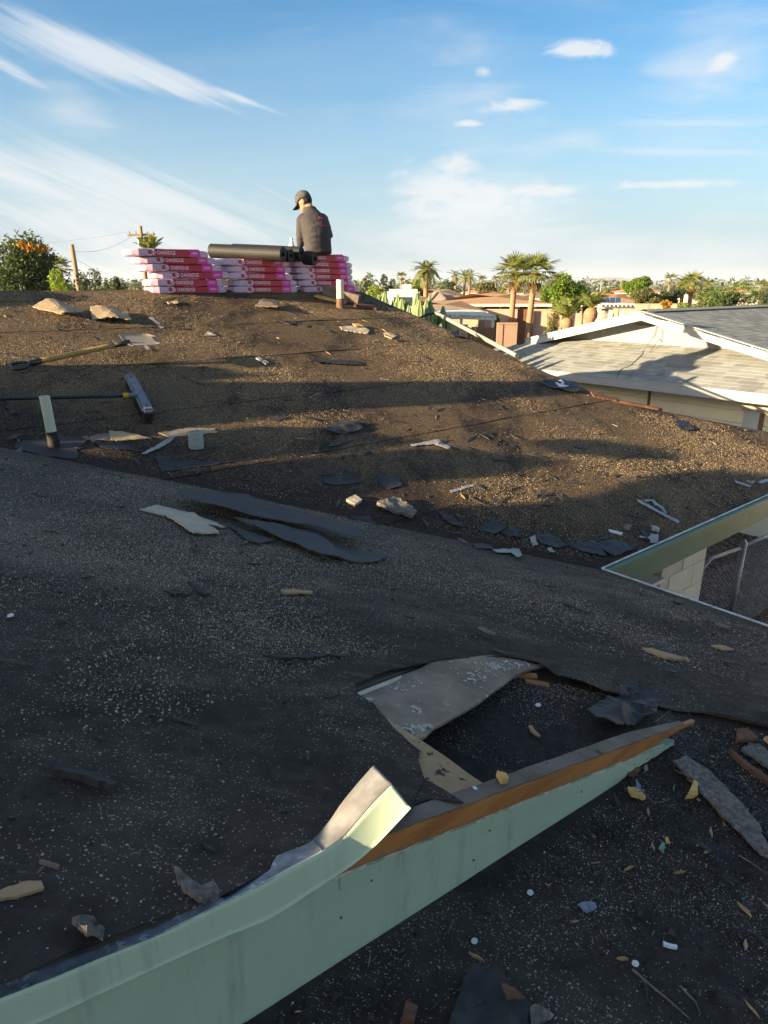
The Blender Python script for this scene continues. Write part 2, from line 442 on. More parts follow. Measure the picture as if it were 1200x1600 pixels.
# far slope, in felt courses lapped upslope
F_OUT = [(0, 0), (4.43, 0), (2.72, 1.70), (2.62, 5.6), (-7.5, 5.6), (-7.5, 4.5), (-4.5, 4.5)]
def clip_u(poly, lo, hi):
    def half(P, k, keep):
        out = []
        for i in range(len(P)):
            a, b = P[i], P[(i + 1) % len(P)]; ka, kb = keep(a), keep(b)
            if ka: out.append(a)
            if ka != kb:
                t = (k - a[1]) / (b[1] - a[1]); out.append((a[0] + (b[0] - a[0]) * t, k))
        return out
    return half(half(poly, lo, lambda p: p[1] >= lo), hi, lambda p: p[1] <= hi)
rng = np.random.default_rng(3)
def slab_on(PP, poly, step, lift, thick, rng, f=None):
    pts, tris = tri2d(poly, step, rng)
    top, bot = [], []
    for a, u in pts:
        p = PP.pt(a, u); h = lift + und(p) + (f(a, u) if f else 0)
        top.append(PP.pt(a, u, h)); bot.append(PP.pt(a, u, h - thick))
    return solid(top, bot, tris)
V, Fc = slab_on(PF, F_OUT, .6, -.030, .12, rng)
far_deck = obj('far_slope_deck', V, Fc, WOODGREY, H)
lo = -.02; k = 0
COURSES = []
while lo < 5.6:
    hi = min(lo + .88, 5.62)
    cp = clip_u([(a, max(u, -.02) if u > 0.01 else -.02) for a, u in F_OUT], max(lo, -.019), min(hi + .06, 5.6))
    if lo <= 0: cp = [(0.0, -.015), (4.43, -.015)] + [q for q in clip_u(F_OUT, .001, hi + .06)][1:] if False else clip_u(F_OUT, 0, hi + .06)
    cp = ragged(cp, .25, .007 if lo > 0 else .002, rng)
    V, Fc = slab_on(PF, cp, .09, .002, .003, rng, lambda a, u, lo=lo, hi=hi: .0035 * (1 - (u - lo) / (hi - lo)) + .010 * max(0, noise.noise(Vector((a * 1.7, u * .8, lo * 9)))) * max(0, 1 - (u - lo) / .12))
    obj('felt_course', V, Fc, FELT_F, far_deck)
    lo = hi; k += 1
# back slope of that wing, hip skirt, gable end
Pb = lambda a, u: np.append(C[:2] + E2 * a + G2 * (5.6 + u), C[2] + SL * (5.6 - u) - .004)
V = [Pb(-7.5, 0), Pb(2.62, 0), Pb(2.72, 5.2), Pb(-7.5, 5.2)]
V2 = [v - np.array([0, 0, .12]) for v in V]
obj('back_slope', V + V2, [(0, 1, 2, 3), (7, 6, 5, 4), (0, 4, 5, 1), (1, 5, 6, 2), (2, 6, 7, 3), (3, 7, 4, 0)], FELT_F, H)
sk = [PF.pt(2.70, 1.70, -.004), PF.pt(4.42, 0, -.004)]
zlo = C[2] - .02
q1 = np.append(C[:2] + E2 * 4.42 + G2 * 11.2, zlo); q2 = np.append(C[:2] + E2 * 2.70 + G2 * 9.5, sk[0][2])
obj('hip_skirt', [sk[0], sk[1], q1, q2], [(0, 1, 2, 3)], FELT_F, H)
g1 = PF.pt(2.45, 1.7, -.15); g3 = PF.pt(2.45, 5.55, -.15); g2 = np.append(C[:2] + E2 * 2.45 + G2 * 9.5, g1[2])
e3 = np.append(E2 * .1, 0)
obj('gable_end', [g1, g2, g3, g1 - e3, g2 - e3, g3 - e3], [(0, 1, 2), (5, 4, 3), (0, 3, 4, 1), (1, 4, 5, 2), (2, 5, 3, 0)], CMU, H)
# worn wooden rake and hip edge along the far right side
mb = MB()
for (a0, u0, a1, u1) in [(2.615, 5.58, 2.715, 1.70)]:
    n = 26
    for i in range(n):
        t0, t1 = i / n, (i + .97) / n
        w_ = .028 + .014 * random.random()
        p = PF.pt(a0 + (a1 - a0) * t0, u0 + (u1 - u0) * t0, -.055); q = PF.pt(a0 + (a1 - a0) * t1, u0 + (u1 - u0) * t1, -.055)
        mb.box(p, q - p, np.append(E2 * w_, 0), PF.nu * (.045 + .008 * random.random()))
mb.build('rake_edge', WOODRED, H)
mb = MB()
p, q = PF.pt(2.74, 1.70, -.03), PF.pt(3.05, 1.40, -.03)
mb.box(p, q - p, np.array([.05, .03, 0]), (0, 0, .045))
mb.build('hip_board', WOODRED, H)

# eave of the far slope: drip edge, stepped green trim, fascia
def along(PP, a0, a1, u, out, z0, z1, name, mat, par=H, step=None):
    """box running along a from a0 to a1, its face 'out' metres beyond the eave, between z0 and z1 below the roof line"""
    p = PP.pt(a0, u); q = PP.pt(a1, u)
    d = np.append(-PP.U, 0)
    o = p + d * out[0] + np.array([0, 0, z0])
    V, Fc = boxv(o, q - p, d * (out[1] - out[0]), (0, 0, z1 - z0))
    return obj(name, V, Fc, mat, par)
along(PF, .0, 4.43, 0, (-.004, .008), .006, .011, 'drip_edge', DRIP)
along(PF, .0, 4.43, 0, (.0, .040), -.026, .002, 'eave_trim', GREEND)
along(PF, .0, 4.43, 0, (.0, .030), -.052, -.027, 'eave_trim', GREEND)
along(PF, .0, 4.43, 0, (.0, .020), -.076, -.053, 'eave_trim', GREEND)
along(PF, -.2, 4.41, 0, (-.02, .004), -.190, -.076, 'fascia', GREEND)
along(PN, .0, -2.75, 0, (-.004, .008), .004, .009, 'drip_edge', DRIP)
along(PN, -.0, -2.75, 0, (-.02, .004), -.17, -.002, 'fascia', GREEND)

# block wall under the far eave, with a window recess by the inner corner
wp = VPlane(PF.pt(0, .48), E2)
ac = float(E2 @ (wp.hit(1101, 880) - C)[:2])
HW = C[2] - .12
def wallpt(a, z, dep=0.0): return np.append(C[:2] + E2 * a + G2 * (.48 + dep), z)
wx0 = float(E2 @ (wp.hit(1036, 893) - C)[:2]); 
wall = obj('block_wall', *boxv(wallpt(wx0, .0, .006), np.append(E2 * (ac - wx0 - .002), 0), np.append(G2 * .19, 0), (0, 0, HW)), MORTAR, H)
bm_ = mesh_data('block', *boxv((0, 0, 0), (.392, 0, 0), (0, .19, 0), (0, 0, .192)), CMU)
bh = mesh_data('block', *boxv((0, 0, 0), (.192, 0, 0), (0, .19, 0), (0, 0, .192)), CMU)
ang = math.atan2(E2[1], E2[0])
for r_ in range(int(HW / .2)):
    x = ac; z = HW - .2 * (r_ + 1)
    if r_ % 2: 
        p = wallpt(x - .196, z + .004); link('block', bh, wall, p - origin_of(H), (0, 0, ang)); x -= .2
    while x - .4 > wx0 - .05:
        p = wallpt(x - .396, z + .004); link('block', bm_, wall, p - origin_of(H), (0, 0, ang)); x -= .4
GLASS = M('window_glass', (.05, .06, .07), (.04, .05, .06), 3, .08, spec=.6)
obj('window_reveal', *boxv(wallpt(-.6, 0, .20), np.append(E2 * (wx0 + .6), 0), np.append(G2 * .05, 0), (0, 0, HW)), CMU, H)
zs = wp.hit(1030, 905)[2]
win = obj('window', *boxv(wallpt(wx0 - .95, zs - 1.0, .13), np.append(E2 * .93, 0), np.append(G2 * .03, 0), (0, 0, .98)), PAINTW, H)
obj('pane', *boxv(wallpt(wx0 - .90, zs - .95, .125), np.append(E2 * .40, 0), np.append(G2 * .03, 0), (0, 0, .88)), GLASS, win)
obj('pane', *boxv(wallpt(wx0 - .46, zs - .95, .125), np.append(E2 * .40, 0), np.append(G2 * .03, 0), (0, 0, .88)), GLASS, win)
obj('window_sill', *boxv(wallpt(wx0 - .95, zs - .02, -.03), np.append(E2 * .94, 0), np.append(G2 * .22, 0), (0, 0, .03)), CMU, H)
# return wall at the open corner (carport side) and walls out of sight
obj('end_wall', *boxv(wallpt(ac - .19, 0, .20), np.append(E2 * .186, 0), np.append(G2 * 10.0, 0), (0, 0, HW)), CMU, H)
nw = PN.pt(0, .5)
obj('court_wall', *boxv(np.array([nw[0], nw[1], 0]) + np.append(G2 * .5, 0), np.append(-G2 * 3.3, 0), np.append(-E2 * .19, 0), (0, 0, HW - .02)), CMU, H)
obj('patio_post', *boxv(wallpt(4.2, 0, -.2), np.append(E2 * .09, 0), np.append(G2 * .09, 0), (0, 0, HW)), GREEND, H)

# near slope, with the rotted opening beside the rake
UN = 4.5
torn = [(545, 1080), (572, 1064), (606, 1053), (640, 1044), (690, 1036), (740, 1031), (790, 1031), (838, 1040), (850, 1046), (866, 1058), (905, 1066), (948, 1078), (985, 1084), (1018, 1094)]
tornau = [PN.au(*p) for p in torn]
seam = [PN.au(1060, 1102), PN.au(1120, 1112), PN.au(1200, 1130), (-1.9, .78), (-2.75, 0.0)]
feltline = [PN.au(*p) for p in [(752, 1254), (722, 1226), (690, 1208), (672, 1190), (668, 1172), (640, 1162), (628, 1150), (600, 1128), (585, 1104), (560, 1091)]]
INN = .030
feltline = [(a, u + (.05, .055, .05, .035, .02)[i]) if i < 5 else (a, u) for i, (a, u) in enumerate(feltline)]
N_OUT = [(0, 0), (UN, UN), (RAKE - .002, UN)] + [(RAKE - .002, 3.05), (RAKE + .008, 2.86), (RAKE + .026, 2.74), (RAKE + .036, 2.66), (RAKE + .040, feltline[0][1] + .04)] + feltline + tornau + seam
N_OUT = ragged(N_OUT, .12, .004, np.random.default_rng(5))
def droop(a, u):
    # towards its lower right border the felt sags onto the roof below
    d = min(math.hypot(a - q[0], u - q[1]) for q in seamd)
    if d > .3: return 0.0
    p = PN.pt(a, u); ql = PL.pt(a - RAKE, u - U_T)
    return max(0, p[2] - ql[2] - .008) * math.exp(-(d / .13) ** 2)
seamd = [tuple(np.array(a) + (np.array(b) - np.array(a)) * t) for a, b in zip([tornau[-1]] + seam[:2], seam[:3]) for t in np.linspace(0, 1, 8)]
def nlift(a, u):
    # the felt rises a little along the torn opening
    d = min(math.hypot(a - q[0], u - q[1]) for q in tornau[::2])
    return .009 * math.exp(-(d / .10) ** 2) + (.012 if u < 2.85 else .003) * math.exp(-max(0, a - RAKE - .02) / .05) - droop(a, u)
V, Fc = slab_on(PN, N_OUT, .085, .002, .004, np.random.default_rng(6), nlift)
near_felt = obj('near_slope_felt', V, Fc, FELT_N, H)
dk = [PN.au(*p) for p in [(781, 1237), (735, 1207), (695, 1178), (652, 1150), (600, 1116), (552, 1086)]]
D_OUT = [(.0, .02), (UN, UN), (RAKE + INN, UN), (RAKE + INN, dk[0][1])] + dk[:] + [(a + .16, u) for a, u in tornau[2:11]] + [(-.5, 1.6), (-.4, 1.0), (-.4, .02)]
DECK = M('deck_board', (.46, .30, .16), (.34, .21, .105), 7, .85, bump=.7, bscale=50, thin=(.035, .03, .028), thinlo=.56, thinhi=.62, thinscale=26)
V, Fc = slab_on(PN, D_OUT, .25, -.004, .020, np.random.default_rng(8))
deck = obj('near_slope_deck', V, Fc, DECK, H)
kp = [PN.au(*p) for p in [(-80, 1012), (60, 1000), (200, 1004), (330, 1022), (420, 1031), (480, 1034), (536, 1036), (549, 1062), (556, 1092), (590, 1112), (620, 1146), (650, 1182), (662, 1222), (640, 1282), (560, 1320), (420, 1374), (340, 1408), (-80, 1572)]]
kp = ragged(kp, .05, .004, np.random.default_rng(55))
V, Fc = slab_on(PN, kp, .06, .0035, .0014, np.random.default_rng(56), lambda a, u: nlift(a, u) + .006 * max(0, noise.noise(Vector((a * 4, u * 4, 2)))))
obj('lapped_felt_sheet', V, Fc, FELT_N, H)
# back of that wing, behind the camera to the left
V = [PN.pt(UN, UN, -.002), PN.pt(RAKE, UN, -.002)] + [PN.pt(RAKE, UN) - np.append(E2 * 4, 1.1), PN.pt(UN + 2, UN) - np.append(E2 * 4, 1.1)]
obj('back_slope', V, [(0, 1, 2, 3)], FELT_N, H)
# splintered deck ends in the opening
for i, (x0, y0, x1, y1) in enumerate([(806, 1043, 838, 1046), (820, 1048, 858, 1055), (832, 1054, 860, 1060)]):
    a, b = PN.hit(x0, y0), PN.hit(x1, y1); dn = np.array([0, 0, -.012 - .012 * i])
    obj('splintered_board', *boxv(a + dn, b - a, np.append(-E2 * .012 - G2 * .015, 0), (0, 0, -.008)), WOODORANGE, H)
# white gable siding showing in the opening
s0, s1 = PN.hit(548, 1083), PN.hit(628, 1052)
sd = (s1 - s0) / 9
SIDING = M('gable_siding', (.66, .64, .56), (.52, .50, .43), 16, .75, thin=(.13, .11, .09), thinlo=.62, thinhi=.68, thinscale=30)
for i in range(9):
    o = s0 + sd * i + np.array([0, 0, -.005]) 
    obj('siding_board', *boxv(o, sd * .90, np.append(E2 * -.012, 0), (0, 0, -.10)), SIDING, H)
obj('gable_backing', *boxv(s0 + np.array([-.01, .02, -.012]), (s1 - s0) * 3.2 , np.append(E2 * -.02 + G2 * .04, 0), (0, 0, -.14)), WOODGREY, H)
# the collapsed soffit board hanging in the opening
sb = [(546, 1088), (566, 1070), (622, 1050), (690, 1034), (770, 1029), (852, 1040), (806, 1052), (742, 1090), (694, 1118), (652, 1148), (610, 1122), (575, 1100)]
SOFFIT = M('soffit_board', (.31, .235, .165), (.17, .125, .088), 7, .85, bump=.9, bscale=40, thin=(.52, .52, .52), thinlo=.635, thinhi=.67, thinscale=26)
sba = ragged([PN.au(*p) for p in sb], .04, .002, np.random.default_rng(9))
pts, tris = tri2d(sba, .03, np.random.default_rng(9))
def sblift(a, u):
    q = (u - 1.7) / .66
    return -.012 - .010 * math.sin(min(1, max(0, q)) * math.pi) + .030 * min(1, max(0, (a + .95) / .2)) * min(1, max(0, (2.22 - u) / .2)) + .006 * noise.noise(Vector((a * 30, u * 30, 1)))
top = [PN.pt(a, u, sblift(a, u)) for a, u in pts]; bot = [PN.pt(a, u, sblift(a, u) - .007) for a, u in pts]
soffit = obj('soffit_board', *solid(top, bot, tris), SOFFIT, H)
tag(soffit, 'loose dirty soffit board with flaking white paint in the roof opening')
PEEL = M('peeling_paint', (.52, .47, .40), (.38, .34, .29), 40, .7)
mb = MB(); rg = np.random.default_rng(21)
for (px, py, sx, sy, n) in [(780, 1041, 44, 7, 150), (640, 1131, 22, 5, 90), (668, 1127, 14, 4, 40), (575, 1086, 14, 8, 40), (625, 1064, 40, 6, 60), (740, 1056, 40, 14, 70), (655, 1105, 12, 12, 14)]:
    for i in range(n):
        x, y = px + rg.normal(0, sx * .5), py + rg.normal(0, sy * .5)
        a, u = PN.au(x, y)
        if not inpoly((a, u), sba): continue
        r_ = .0015 + .0055 * rg.random() ** 2.2; t = rg.uniform(0, 6.28)
        q = []
        for k in range(5):
            th = t + k * 1.2566; rr = r_ * rg.uniform(.5, 1.2)
            aa, uu = a + rr * math.cos(th), u + rr * math.sin(th); q.append(PN.pt(aa, uu, sblift(aa, uu) + .0012 + .25 * r_ * rg.random()))
        mb.add(q, [(0, 1, 2, 3, 4)] if np.cross(q[1] - q[0], q[2] - q[0])[2] > 0 else [(4, 3, 2, 1, 0)])
pp = mb.build('peeling_paint', PEEL, soffit); pp['kind'] = 'stuff'

# rake: wooden trim strip, painted fascia, lifted metal flashing
RD = np.append(-E2, 0)                                       # up along the rake (level)
OUTD = np.append(-G2, 0)                                     # outwards
def rk(u, out, dz): return PN.pt(RAKE, u) + OUTD * out + np.array([0, 0, dz])
us = [UN, 3.6, 3.3, 3.0, 2.8, 2.6, 2.4, 2.2, 2.0, 1.9, 1.8, 1.72, 1.65, 1.60, 1.57, U_T]
mb = MB(); V = []; Fc = []
for i, u in enumerate(us):
    t = min(1, max(0, (u - U_T) / .22)); w_ = .010 + (INN - .010) * t; hgt = .006 + .030 * t
    j = lambda s_: s_ * noise.noise(Vector((u * 23, s_ * 900, 2)))
    lw_ = -.030 if u > 2.85 else 0
    V += [rk(u, 0 + j(.002), lw_ + .004 + j(.002)), rk(u, -w_, lw_ + .006 + j(.003)), rk(u, -w_, .006 - hgt), rk(u, 0 + j(.002), .004 - hgt + j(.004))]
for i in range(len(us) - 1):
    for k in range(4): Fc.append((i * 4 + k, (i + 1) * 4 + k, (i + 1) * 4 + (k + 1) % 4, i * 4 + (k + 1) % 4))
Fc += [(0, 1, 2, 3), tuple(len(V) - 4 + k for k in (3, 2, 1, 0))]
trim = obj('rake_trim', V, Fc, WOODORANGE, H)
tag(trim, 'bare orange brown wooden trim strip along the rake')
# weathered grey top skin of the strip
V = []; Fc = []
ut = [q for q in np.linspace(2.80, U_T, 26)]
for u in ut:
    t = min(1, max(0, (u - U_T) / .22)); w_ = .010 + (INN - .010) * t
    j = .003 * noise.noise(Vector((u * 31, 5, 2)))
    V += [rk(u, -.002 + j, .0075 + j * .5), rk(u, -w_ - .006, .009 + j), rk(u, -w_ - .006, .003), rk(u, -.004 + j, .003)]
Fc = [(0, 1, 2, 3)]
for i in range(len(ut) - 1):
    for k in range(4): Fc.append((i * 4 + k, (i + 1) * 4 + k, (i + 1) * 4 + (k + 1) % 4, i * 4 + (k + 1) % 4))
obj('trim_top', V, Fc, WOODGREY, trim)
RP = VPlane(TIP, E2)
lowpx = [(-60, 1760), (150, 1712), (390, 1602), (520, 1526), (600, 1478), (660, 1444), (740, 1396), (800, 1352), (850, 1316), (900, 1277), (945, 1246), (985, 1212), (1010, 1192), (1036, 1180), (1044, 1166)]
low = [RP.hit(*p) for p in lowpx]
def u_of(p): return float(-E2 @ (p - C)[:2])
uu = np.linspace(UN, U_T + .03, 90); lu = np.array([u_of(p) for p in low]); lz = np.array([p[2] for p in low]); od = np.argsort(lu)
V = []; Fc = []
for u in uu:
    zt = PN.pt(RAKE, u)[2] - .040 + .006 * noise.noise(Vector((u * 14, 1, 1))) + .004 * noise.noise(Vector((u * 50, 1, 1)))
    t = min(1, max(0, (u - U_T - .03) / .12)); zt -= (1 - t) * .012
    zb = np.interp(u, lu[od], lz[od]) if u < lu.max() else PN.pt(RAKE, u)[2] - .24
    zb += .004 * noise.noise(Vector((u * 22, 7, 1))); zb = min(zb, zt - .002)
    for (o_, z) in ((-.006, zt), (-.006, zb), (-.030, zb), (-.030, zt)):
        q = rk(u, o_, 0); q[2] = z; V.append(q)
for i in range(len(uu) - 1):
    for k in range(4): Fc.append((i * 4 + k, i * 4 + (k + 1) % 4, (i + 1) * 4 + (k + 1) % 4, (i + 1) * 4 + k))
Fc += [(3, 2, 1, 0), tuple(len(V) - 4 + k for k in range(4))]
fascia = obj('rake_fascia', V, Fc, GREEN, H)
tag(fascia, 'sage green painted fascia board tapering to the right')
# torn paint layers along the top of the fascia
for name, mat, o_, d0, d1, fq in (('paint_layer', CREAM, -.002, .036, .041, 16), ('paint_layer', GREEN, -.0035, .042, .078, 5)):
    V = []; Fc = []; n = 150
    U0 = 2.92 if mat is CREAM else 2.72
    for i in range(n):
        u = U0 + (U_T + .04 - U0) * i / (n - 1)
        z0 = -d0 + .004 * noise.noise(Vector((u * 40, o_ * 99, 4)))
        z1 = -d1 - .010 * noise.noise(Vector((u * fq, o_ * 99, 8))) - .009 * noise.noise(Vector((u * fq * 4, 3, 8)))
        t = min(1, max(0, (u - U_T - .04) / .2)); z1 = z0 + (z1 - z0) * (.25 + .75 * t) 
        V += [rk(u, o_, z0), rk(u, o_ - .001, min(z1, z0 - .002)), rk(u, o_ - .006, min(z1, z0 - .002)), rk(u, o_ - .006, z0)]
    for i in range(n - 1):
        for k in range(4): Fc.append((i * 4 + k, i * 4 + (k + 1) % 4, (i + 1) * 4 + (k + 1) % 4, (i + 1) * 4 + k))
    obj(name, V, Fc, mat, fascia)
NAILM = M('nail_head', (.12, .10, .08), (.20, .12, .06), 30, .6, .4)
rgk = np.random.default_rng(61)
for i, u in enumerate([2.72, 2.66, 2.42, 2.38, 2.12, 2.08, 1.86, 1.80]):
    zt_ = PN.pt(RAKE, u)[2]; p_ = rk(u, -.005, 0); p_[2] = zt_ - (.075 if i % 2 else .115 + .02 * rgk.random())
    if u < 2.0: p_[2] = zt_ - .06
    obj('nail_head', *tubev([p_, p_ + OUTD * .0022], [.0026 - .0008 * rgk.random(), .0018], 9), NAILM, fascia)
# flashing: three rails (flange edge, fold, lower edge) read along the rake, lifting and curling at its end
RP2 = VPlane(TIP + OUTD * .010, E2)
st = [  # flange edge, fold, lower edge, outward offset at each
    ((-220, 1630), (-220, 1648), (-220, 1716), 0, 0, 0),
    ((-60, 1566), (-60, 1583), (-60, 1650), 0, 0, 0),
    ((0, 1541), (0, 1559), (0, 1624), 0, 0, 0),
    ((80, 1510), (80, 1528), (80, 1589), 0, 0, 0),
    ((157, 1482), (157, 1496), (157, 1553), 0, 0, 0),
    ((250, 1444), (252, 1458), (254, 1508), 0, 0, 0),
    ((336, 1404), (342, 1414), (352, 1464), 0, 0, 0),
    ((352, 1394), (358, 1407), (372, 1456), .002, .002, .002),
    ((400, 1358), (408, 1382), (424, 1434), -.002, .004, .004),
    ((440, 1334), (450, 1358), (478, 1400), -.004, .007, .010),
    ((484, 1316), (497, 1334), (524, 1370), -.004, .010, .016),
    ((512, 1287), (534, 1309), (556, 1348), -.004, .013, .024),
    ((532, 1258), (560, 1280), (586, 1322), -.002, .016, .033),
    ((556, 1228), (585, 1252), (615, 1292), .000, .019, .043),
    ((584, 1196), (612, 1225), (642, 1263), .004, .022, .053)]
rails = []
for fl, fo, lw, o0, o1, o2 in st:
    f3 = VPlane(TIP + OUTD * (.010 + o1), E2).hit(*fo); l3 = VPlane(TIP + OUTD * (.010 + o2), E2).hit(*lw)
    g3 = VPlane(TIP + OUTD * (.010 - .035 + o0 * .6), E2).hit(*fl)
    if len(rails) < 7: g3 = PN.pt(RAKE + .036, u_of(f3), -.004)
    rails.append((g3, f3, l3))
def dense(k, n=70):
    P = np.array([r_[k] for r_ in rails]); s_ = np.linspace(0, len(P) - 1, n); out = []
    for t in s_:
        i = min(int(t), len(P) - 2); fr = t - i; q = P[max(i - 1, 0)], P[i], P[i + 1], P[min(i + 2, len(P) - 1)]
        out.append(.5 * ((2 * q[1]) + (-q[0] + q[2]) * fr + (2 * q[0] - 5 * q[1] + 4 * q[2] - q[3]) * fr ** 2 + (-q[0] + 3 * q[1] - 3 * q[2] + q[3]) * fr ** 3))
    return np.array(out)
g3, f3, l3 = dense(0), dense(1), dense(2)
def strip(a, b, thick_dir, name, mat, par, seg=6):
    V = []; Fc = []; n = len(a)
    for i in range(n):
        for k in range(seg + 1):
            q = a[i] + (b[i] - a[i]) * k / seg; V.append(q)
    m_ = len(V); V += [v + thick_dir for v in V]
    s1 = seg + 1
    for i in range(n - 1):
        for k in range(seg):
            f_ = (i * s1 + k, i * s1 + k + 1, (i + 1) * s1 + k + 1, (i + 1) * s1 + k); Fc.append(f_); Fc.append(tuple(m_ + j for j in reversed(f_)))
    for i in range(n - 1):
        for k in (0, seg): Fc.append((i * s1 + k, (i + 1) * s1 + k, m_ + (i + 1) * s1 + k, m_ + i * s1 + k))
    for i in (0, n - 1):
        for k in range(seg): Fc.append((i * s1 + k, i * s1 + k + 1, m_ + i * s1 + k + 1, m_ + i * s1 + k))
    return obj(name, V, Fc, mat, par, smooth=True)
flash = strip(f3, l3, -OUTD * .0014, 'rake_flashing', GREEN2, H)
tag(flash, 'green metal flashing with its right end torn loose and curled up')
strip(g3, f3, np.array([0, 0, -.0014]), 'flange', GALV, flash, 4)
i0 = 50
strip(g3[i0:] + np.array([0, 0, .0012]), f3[i0:] + np.array([0, 0, .0012]), np.array([0, 0, -.0008]), 'rusted_flange_end', RUST, flash, 4)

# lower roof below the fascia
def Lp(a, u): return (a - RAKE, u - U_T)
L_OUT = [Lp(-.62, 1.72), Lp(-.62, 4.6), Lp(-6, 4.6), Lp(-6, -1.2), Lp(-3.4, -.2)] + [(q[0] - RAKE + .03, q[1] - U_T + .0) for q in [(-2.3, .48), (-1.9, .80)]] + [Lp(*[c_ for c_ in PN.au(1200, 1126)]), Lp(*PN.au(1110, 1106)), Lp(*PN.au(1030, 1090))]
V, Fc = slab_on(PL, L_OUT, .11, 0.0, .03, np.random.default_rng(12), lambda a, u: .010 * noise.noise(Vector((a * 2.2, u * 2.2, 5))))
obj('lower_roof_felt', V, Fc, FELT_L, H)

# ------------------------------------------------------------------ vent pipes and loose metal standing on the slopes (parts of the house)
PIPE = M('pipe_paint', (.60, .60, .44), (.52, .52, .38), 12, .6, thin=(.12, .10, .08), thinlo=.66, thinhi=.71, thinscale=18)
PIPED = M('pipe_tar', (.022, .018, .016), (.035, .028, .024), 20, .8, bump=.6)
PIPEB = M('pipe_rust', (.17, .10, .055), (.11, .065, .04), 20, .8, bump=.5)
def vent(px, py, ptop, wpx, lower, mat_lo, label, name='vent_pipe'):
    b = PF.hit(px, py); Y = b[1]; r_ = wpx / 2 / 1121 * Y
    zt = at(px, ptop, Y)[2]; h = zt - b[2]
    lean = np.array([(0.012 if px < 300 else 0), 0, 0])
    mb = MB(); n = 20
    prof = [(lower * h, r_), (h, r_), (h, r_ * .84), (h * .9, r_ * .84)]
    V = []; Fc = []
    for (z, rr) in prof:
        for k in range(n):
            q = 2 * math.pi * k / n; V.append(b - lean * (z / h) + np.array([rr * math.cos(q), rr * math.sin(q), z]))
    for i in range(len(prof) - 1):
        for k in range(n): Fc.append((i * n + k, i * n + (k + 1) % n, (i + 1) * n + (k + 1) % n, (i + 1) * n + k))
    Fc.append(tuple((len(prof) - 1) * n + k for k in range(n)))
    o = obj(name, V, Fc, PIPE, H, smooth=False)
    if lower > 0:
        V, Fc = tubev([b - np.array([0, 0, .05]), b + np.array([0, 0, lower * h * .5]), b - lean * lower + np.array([0, 0, lower * h + .004])], [r_ * 1.3, r_ * 1.12, r_ * 1.05], 20)
        obj('pipe_base', V, Fc, mat_lo, o)
    tag(o, label)
    return o
vent(85, 699, 619, 16.5, .30, PIPED, 'short cream vent pipe with black tarred base near the left edge')
vent(532, 481, 437, 11.5, .32, PIPEB, 'slim cream vent pipe with rusty base in front of the right stack')
can = vent(307, 700, 674, 25, 0.0, None, 'stubby grey metal flue stub on the near part of the slope', 'flue_stub')
can.data.materials[0] = M('zinc_stub', (.36, .39, .37), (.26, .28, .27), 9, .6, .3, thin=(.5, .5, .46), thinlo=.6, thinhi=.68)
tar = PF.hit(86, 700)
V, Fc = slab_on(PF, [(float(E2 @ (tar - C)[:2]) + .17 * math.cos(t) * (1 + .3 * math.sin(3 * t)), float(G2 @ (tar - C)[:2]) + .15 * math.sin(t) * (1 + .25 * math.cos(5 * t))) for t in np.linspace(0, 6.283, 26)[:-1]], .04, .010, .008, np.random.default_rng(4))
obj('pipe_boot', V, Fc, FELT_B, H)

# ------------------------------------------------------------------ torn felt, shingle scraps and chips lying on the roof
TAN = M('cardboard_shingle', (.40, .30, .18), (.30, .22, .13), 14, .85, bump=.7, bscale=70, thin=(.22, .16, .10), thinlo=.58, thinhi=.68, thinscale=8)
TANL = M('pale_shingle', (.50, .42, .31), (.40, .33, .24), 14, .85, bump=.6, bscale=80, thin=(.16, .13, .10), thinlo=.64, thinhi=.7, thinscale=10)
GRIT = M('gritty_shingle', (.235, .205, .170), (.10, .088, .075), 75, .9, bump=1.0, bscale=130, detail=3, thin=(.40, .37, .33), thinlo=.60, thinhi=.66, thinscale=90)
TAPE = M('pale_tape', (.34, .33, .31), (.25, .24, .23), 9, .45, thin=(.2, .2, .2), thinlo=.68, thinhi=.74)
SILVER = M('silver_strip', (.33, .33, .33), (.24, .24, .24), 9, .4, .35)
GCHIP = M('green_chip', (.16, .30, .24), (.12, .24, .19), 30, .6)
BLUEG = M('blue_grey_chip', (.20, .23, .31), (.15, .17, .23), 30, .6)
WHITE = M('white_chip', (.66, .68, .70), (.56, .58, .60), 30, .5)
def zf(x0, y0, s): return lambda p: (x0 + p[0] / s, y0 + p[1] / s)
Zl = zf(0, 430, 3.0); Zm = zf(380, 440, 2.857); Zp = zf(180, 700, 2.727); Zc = zf(500, 680, 2.609); Zr = zf(860, 680, 3.5294)
Zn = zf(0, 900, 2.4); Zk = zf(0, 1180, 1.7143); Zw = zf(560, 1150, 1.875); Zx = zf(1000, 1100, 5.715); Zh = zf(530, 1010, 3.4286); Zo = zf(480, 960, 1.875); Zq = zf(0, 640, 2.857)
SEED = [100]
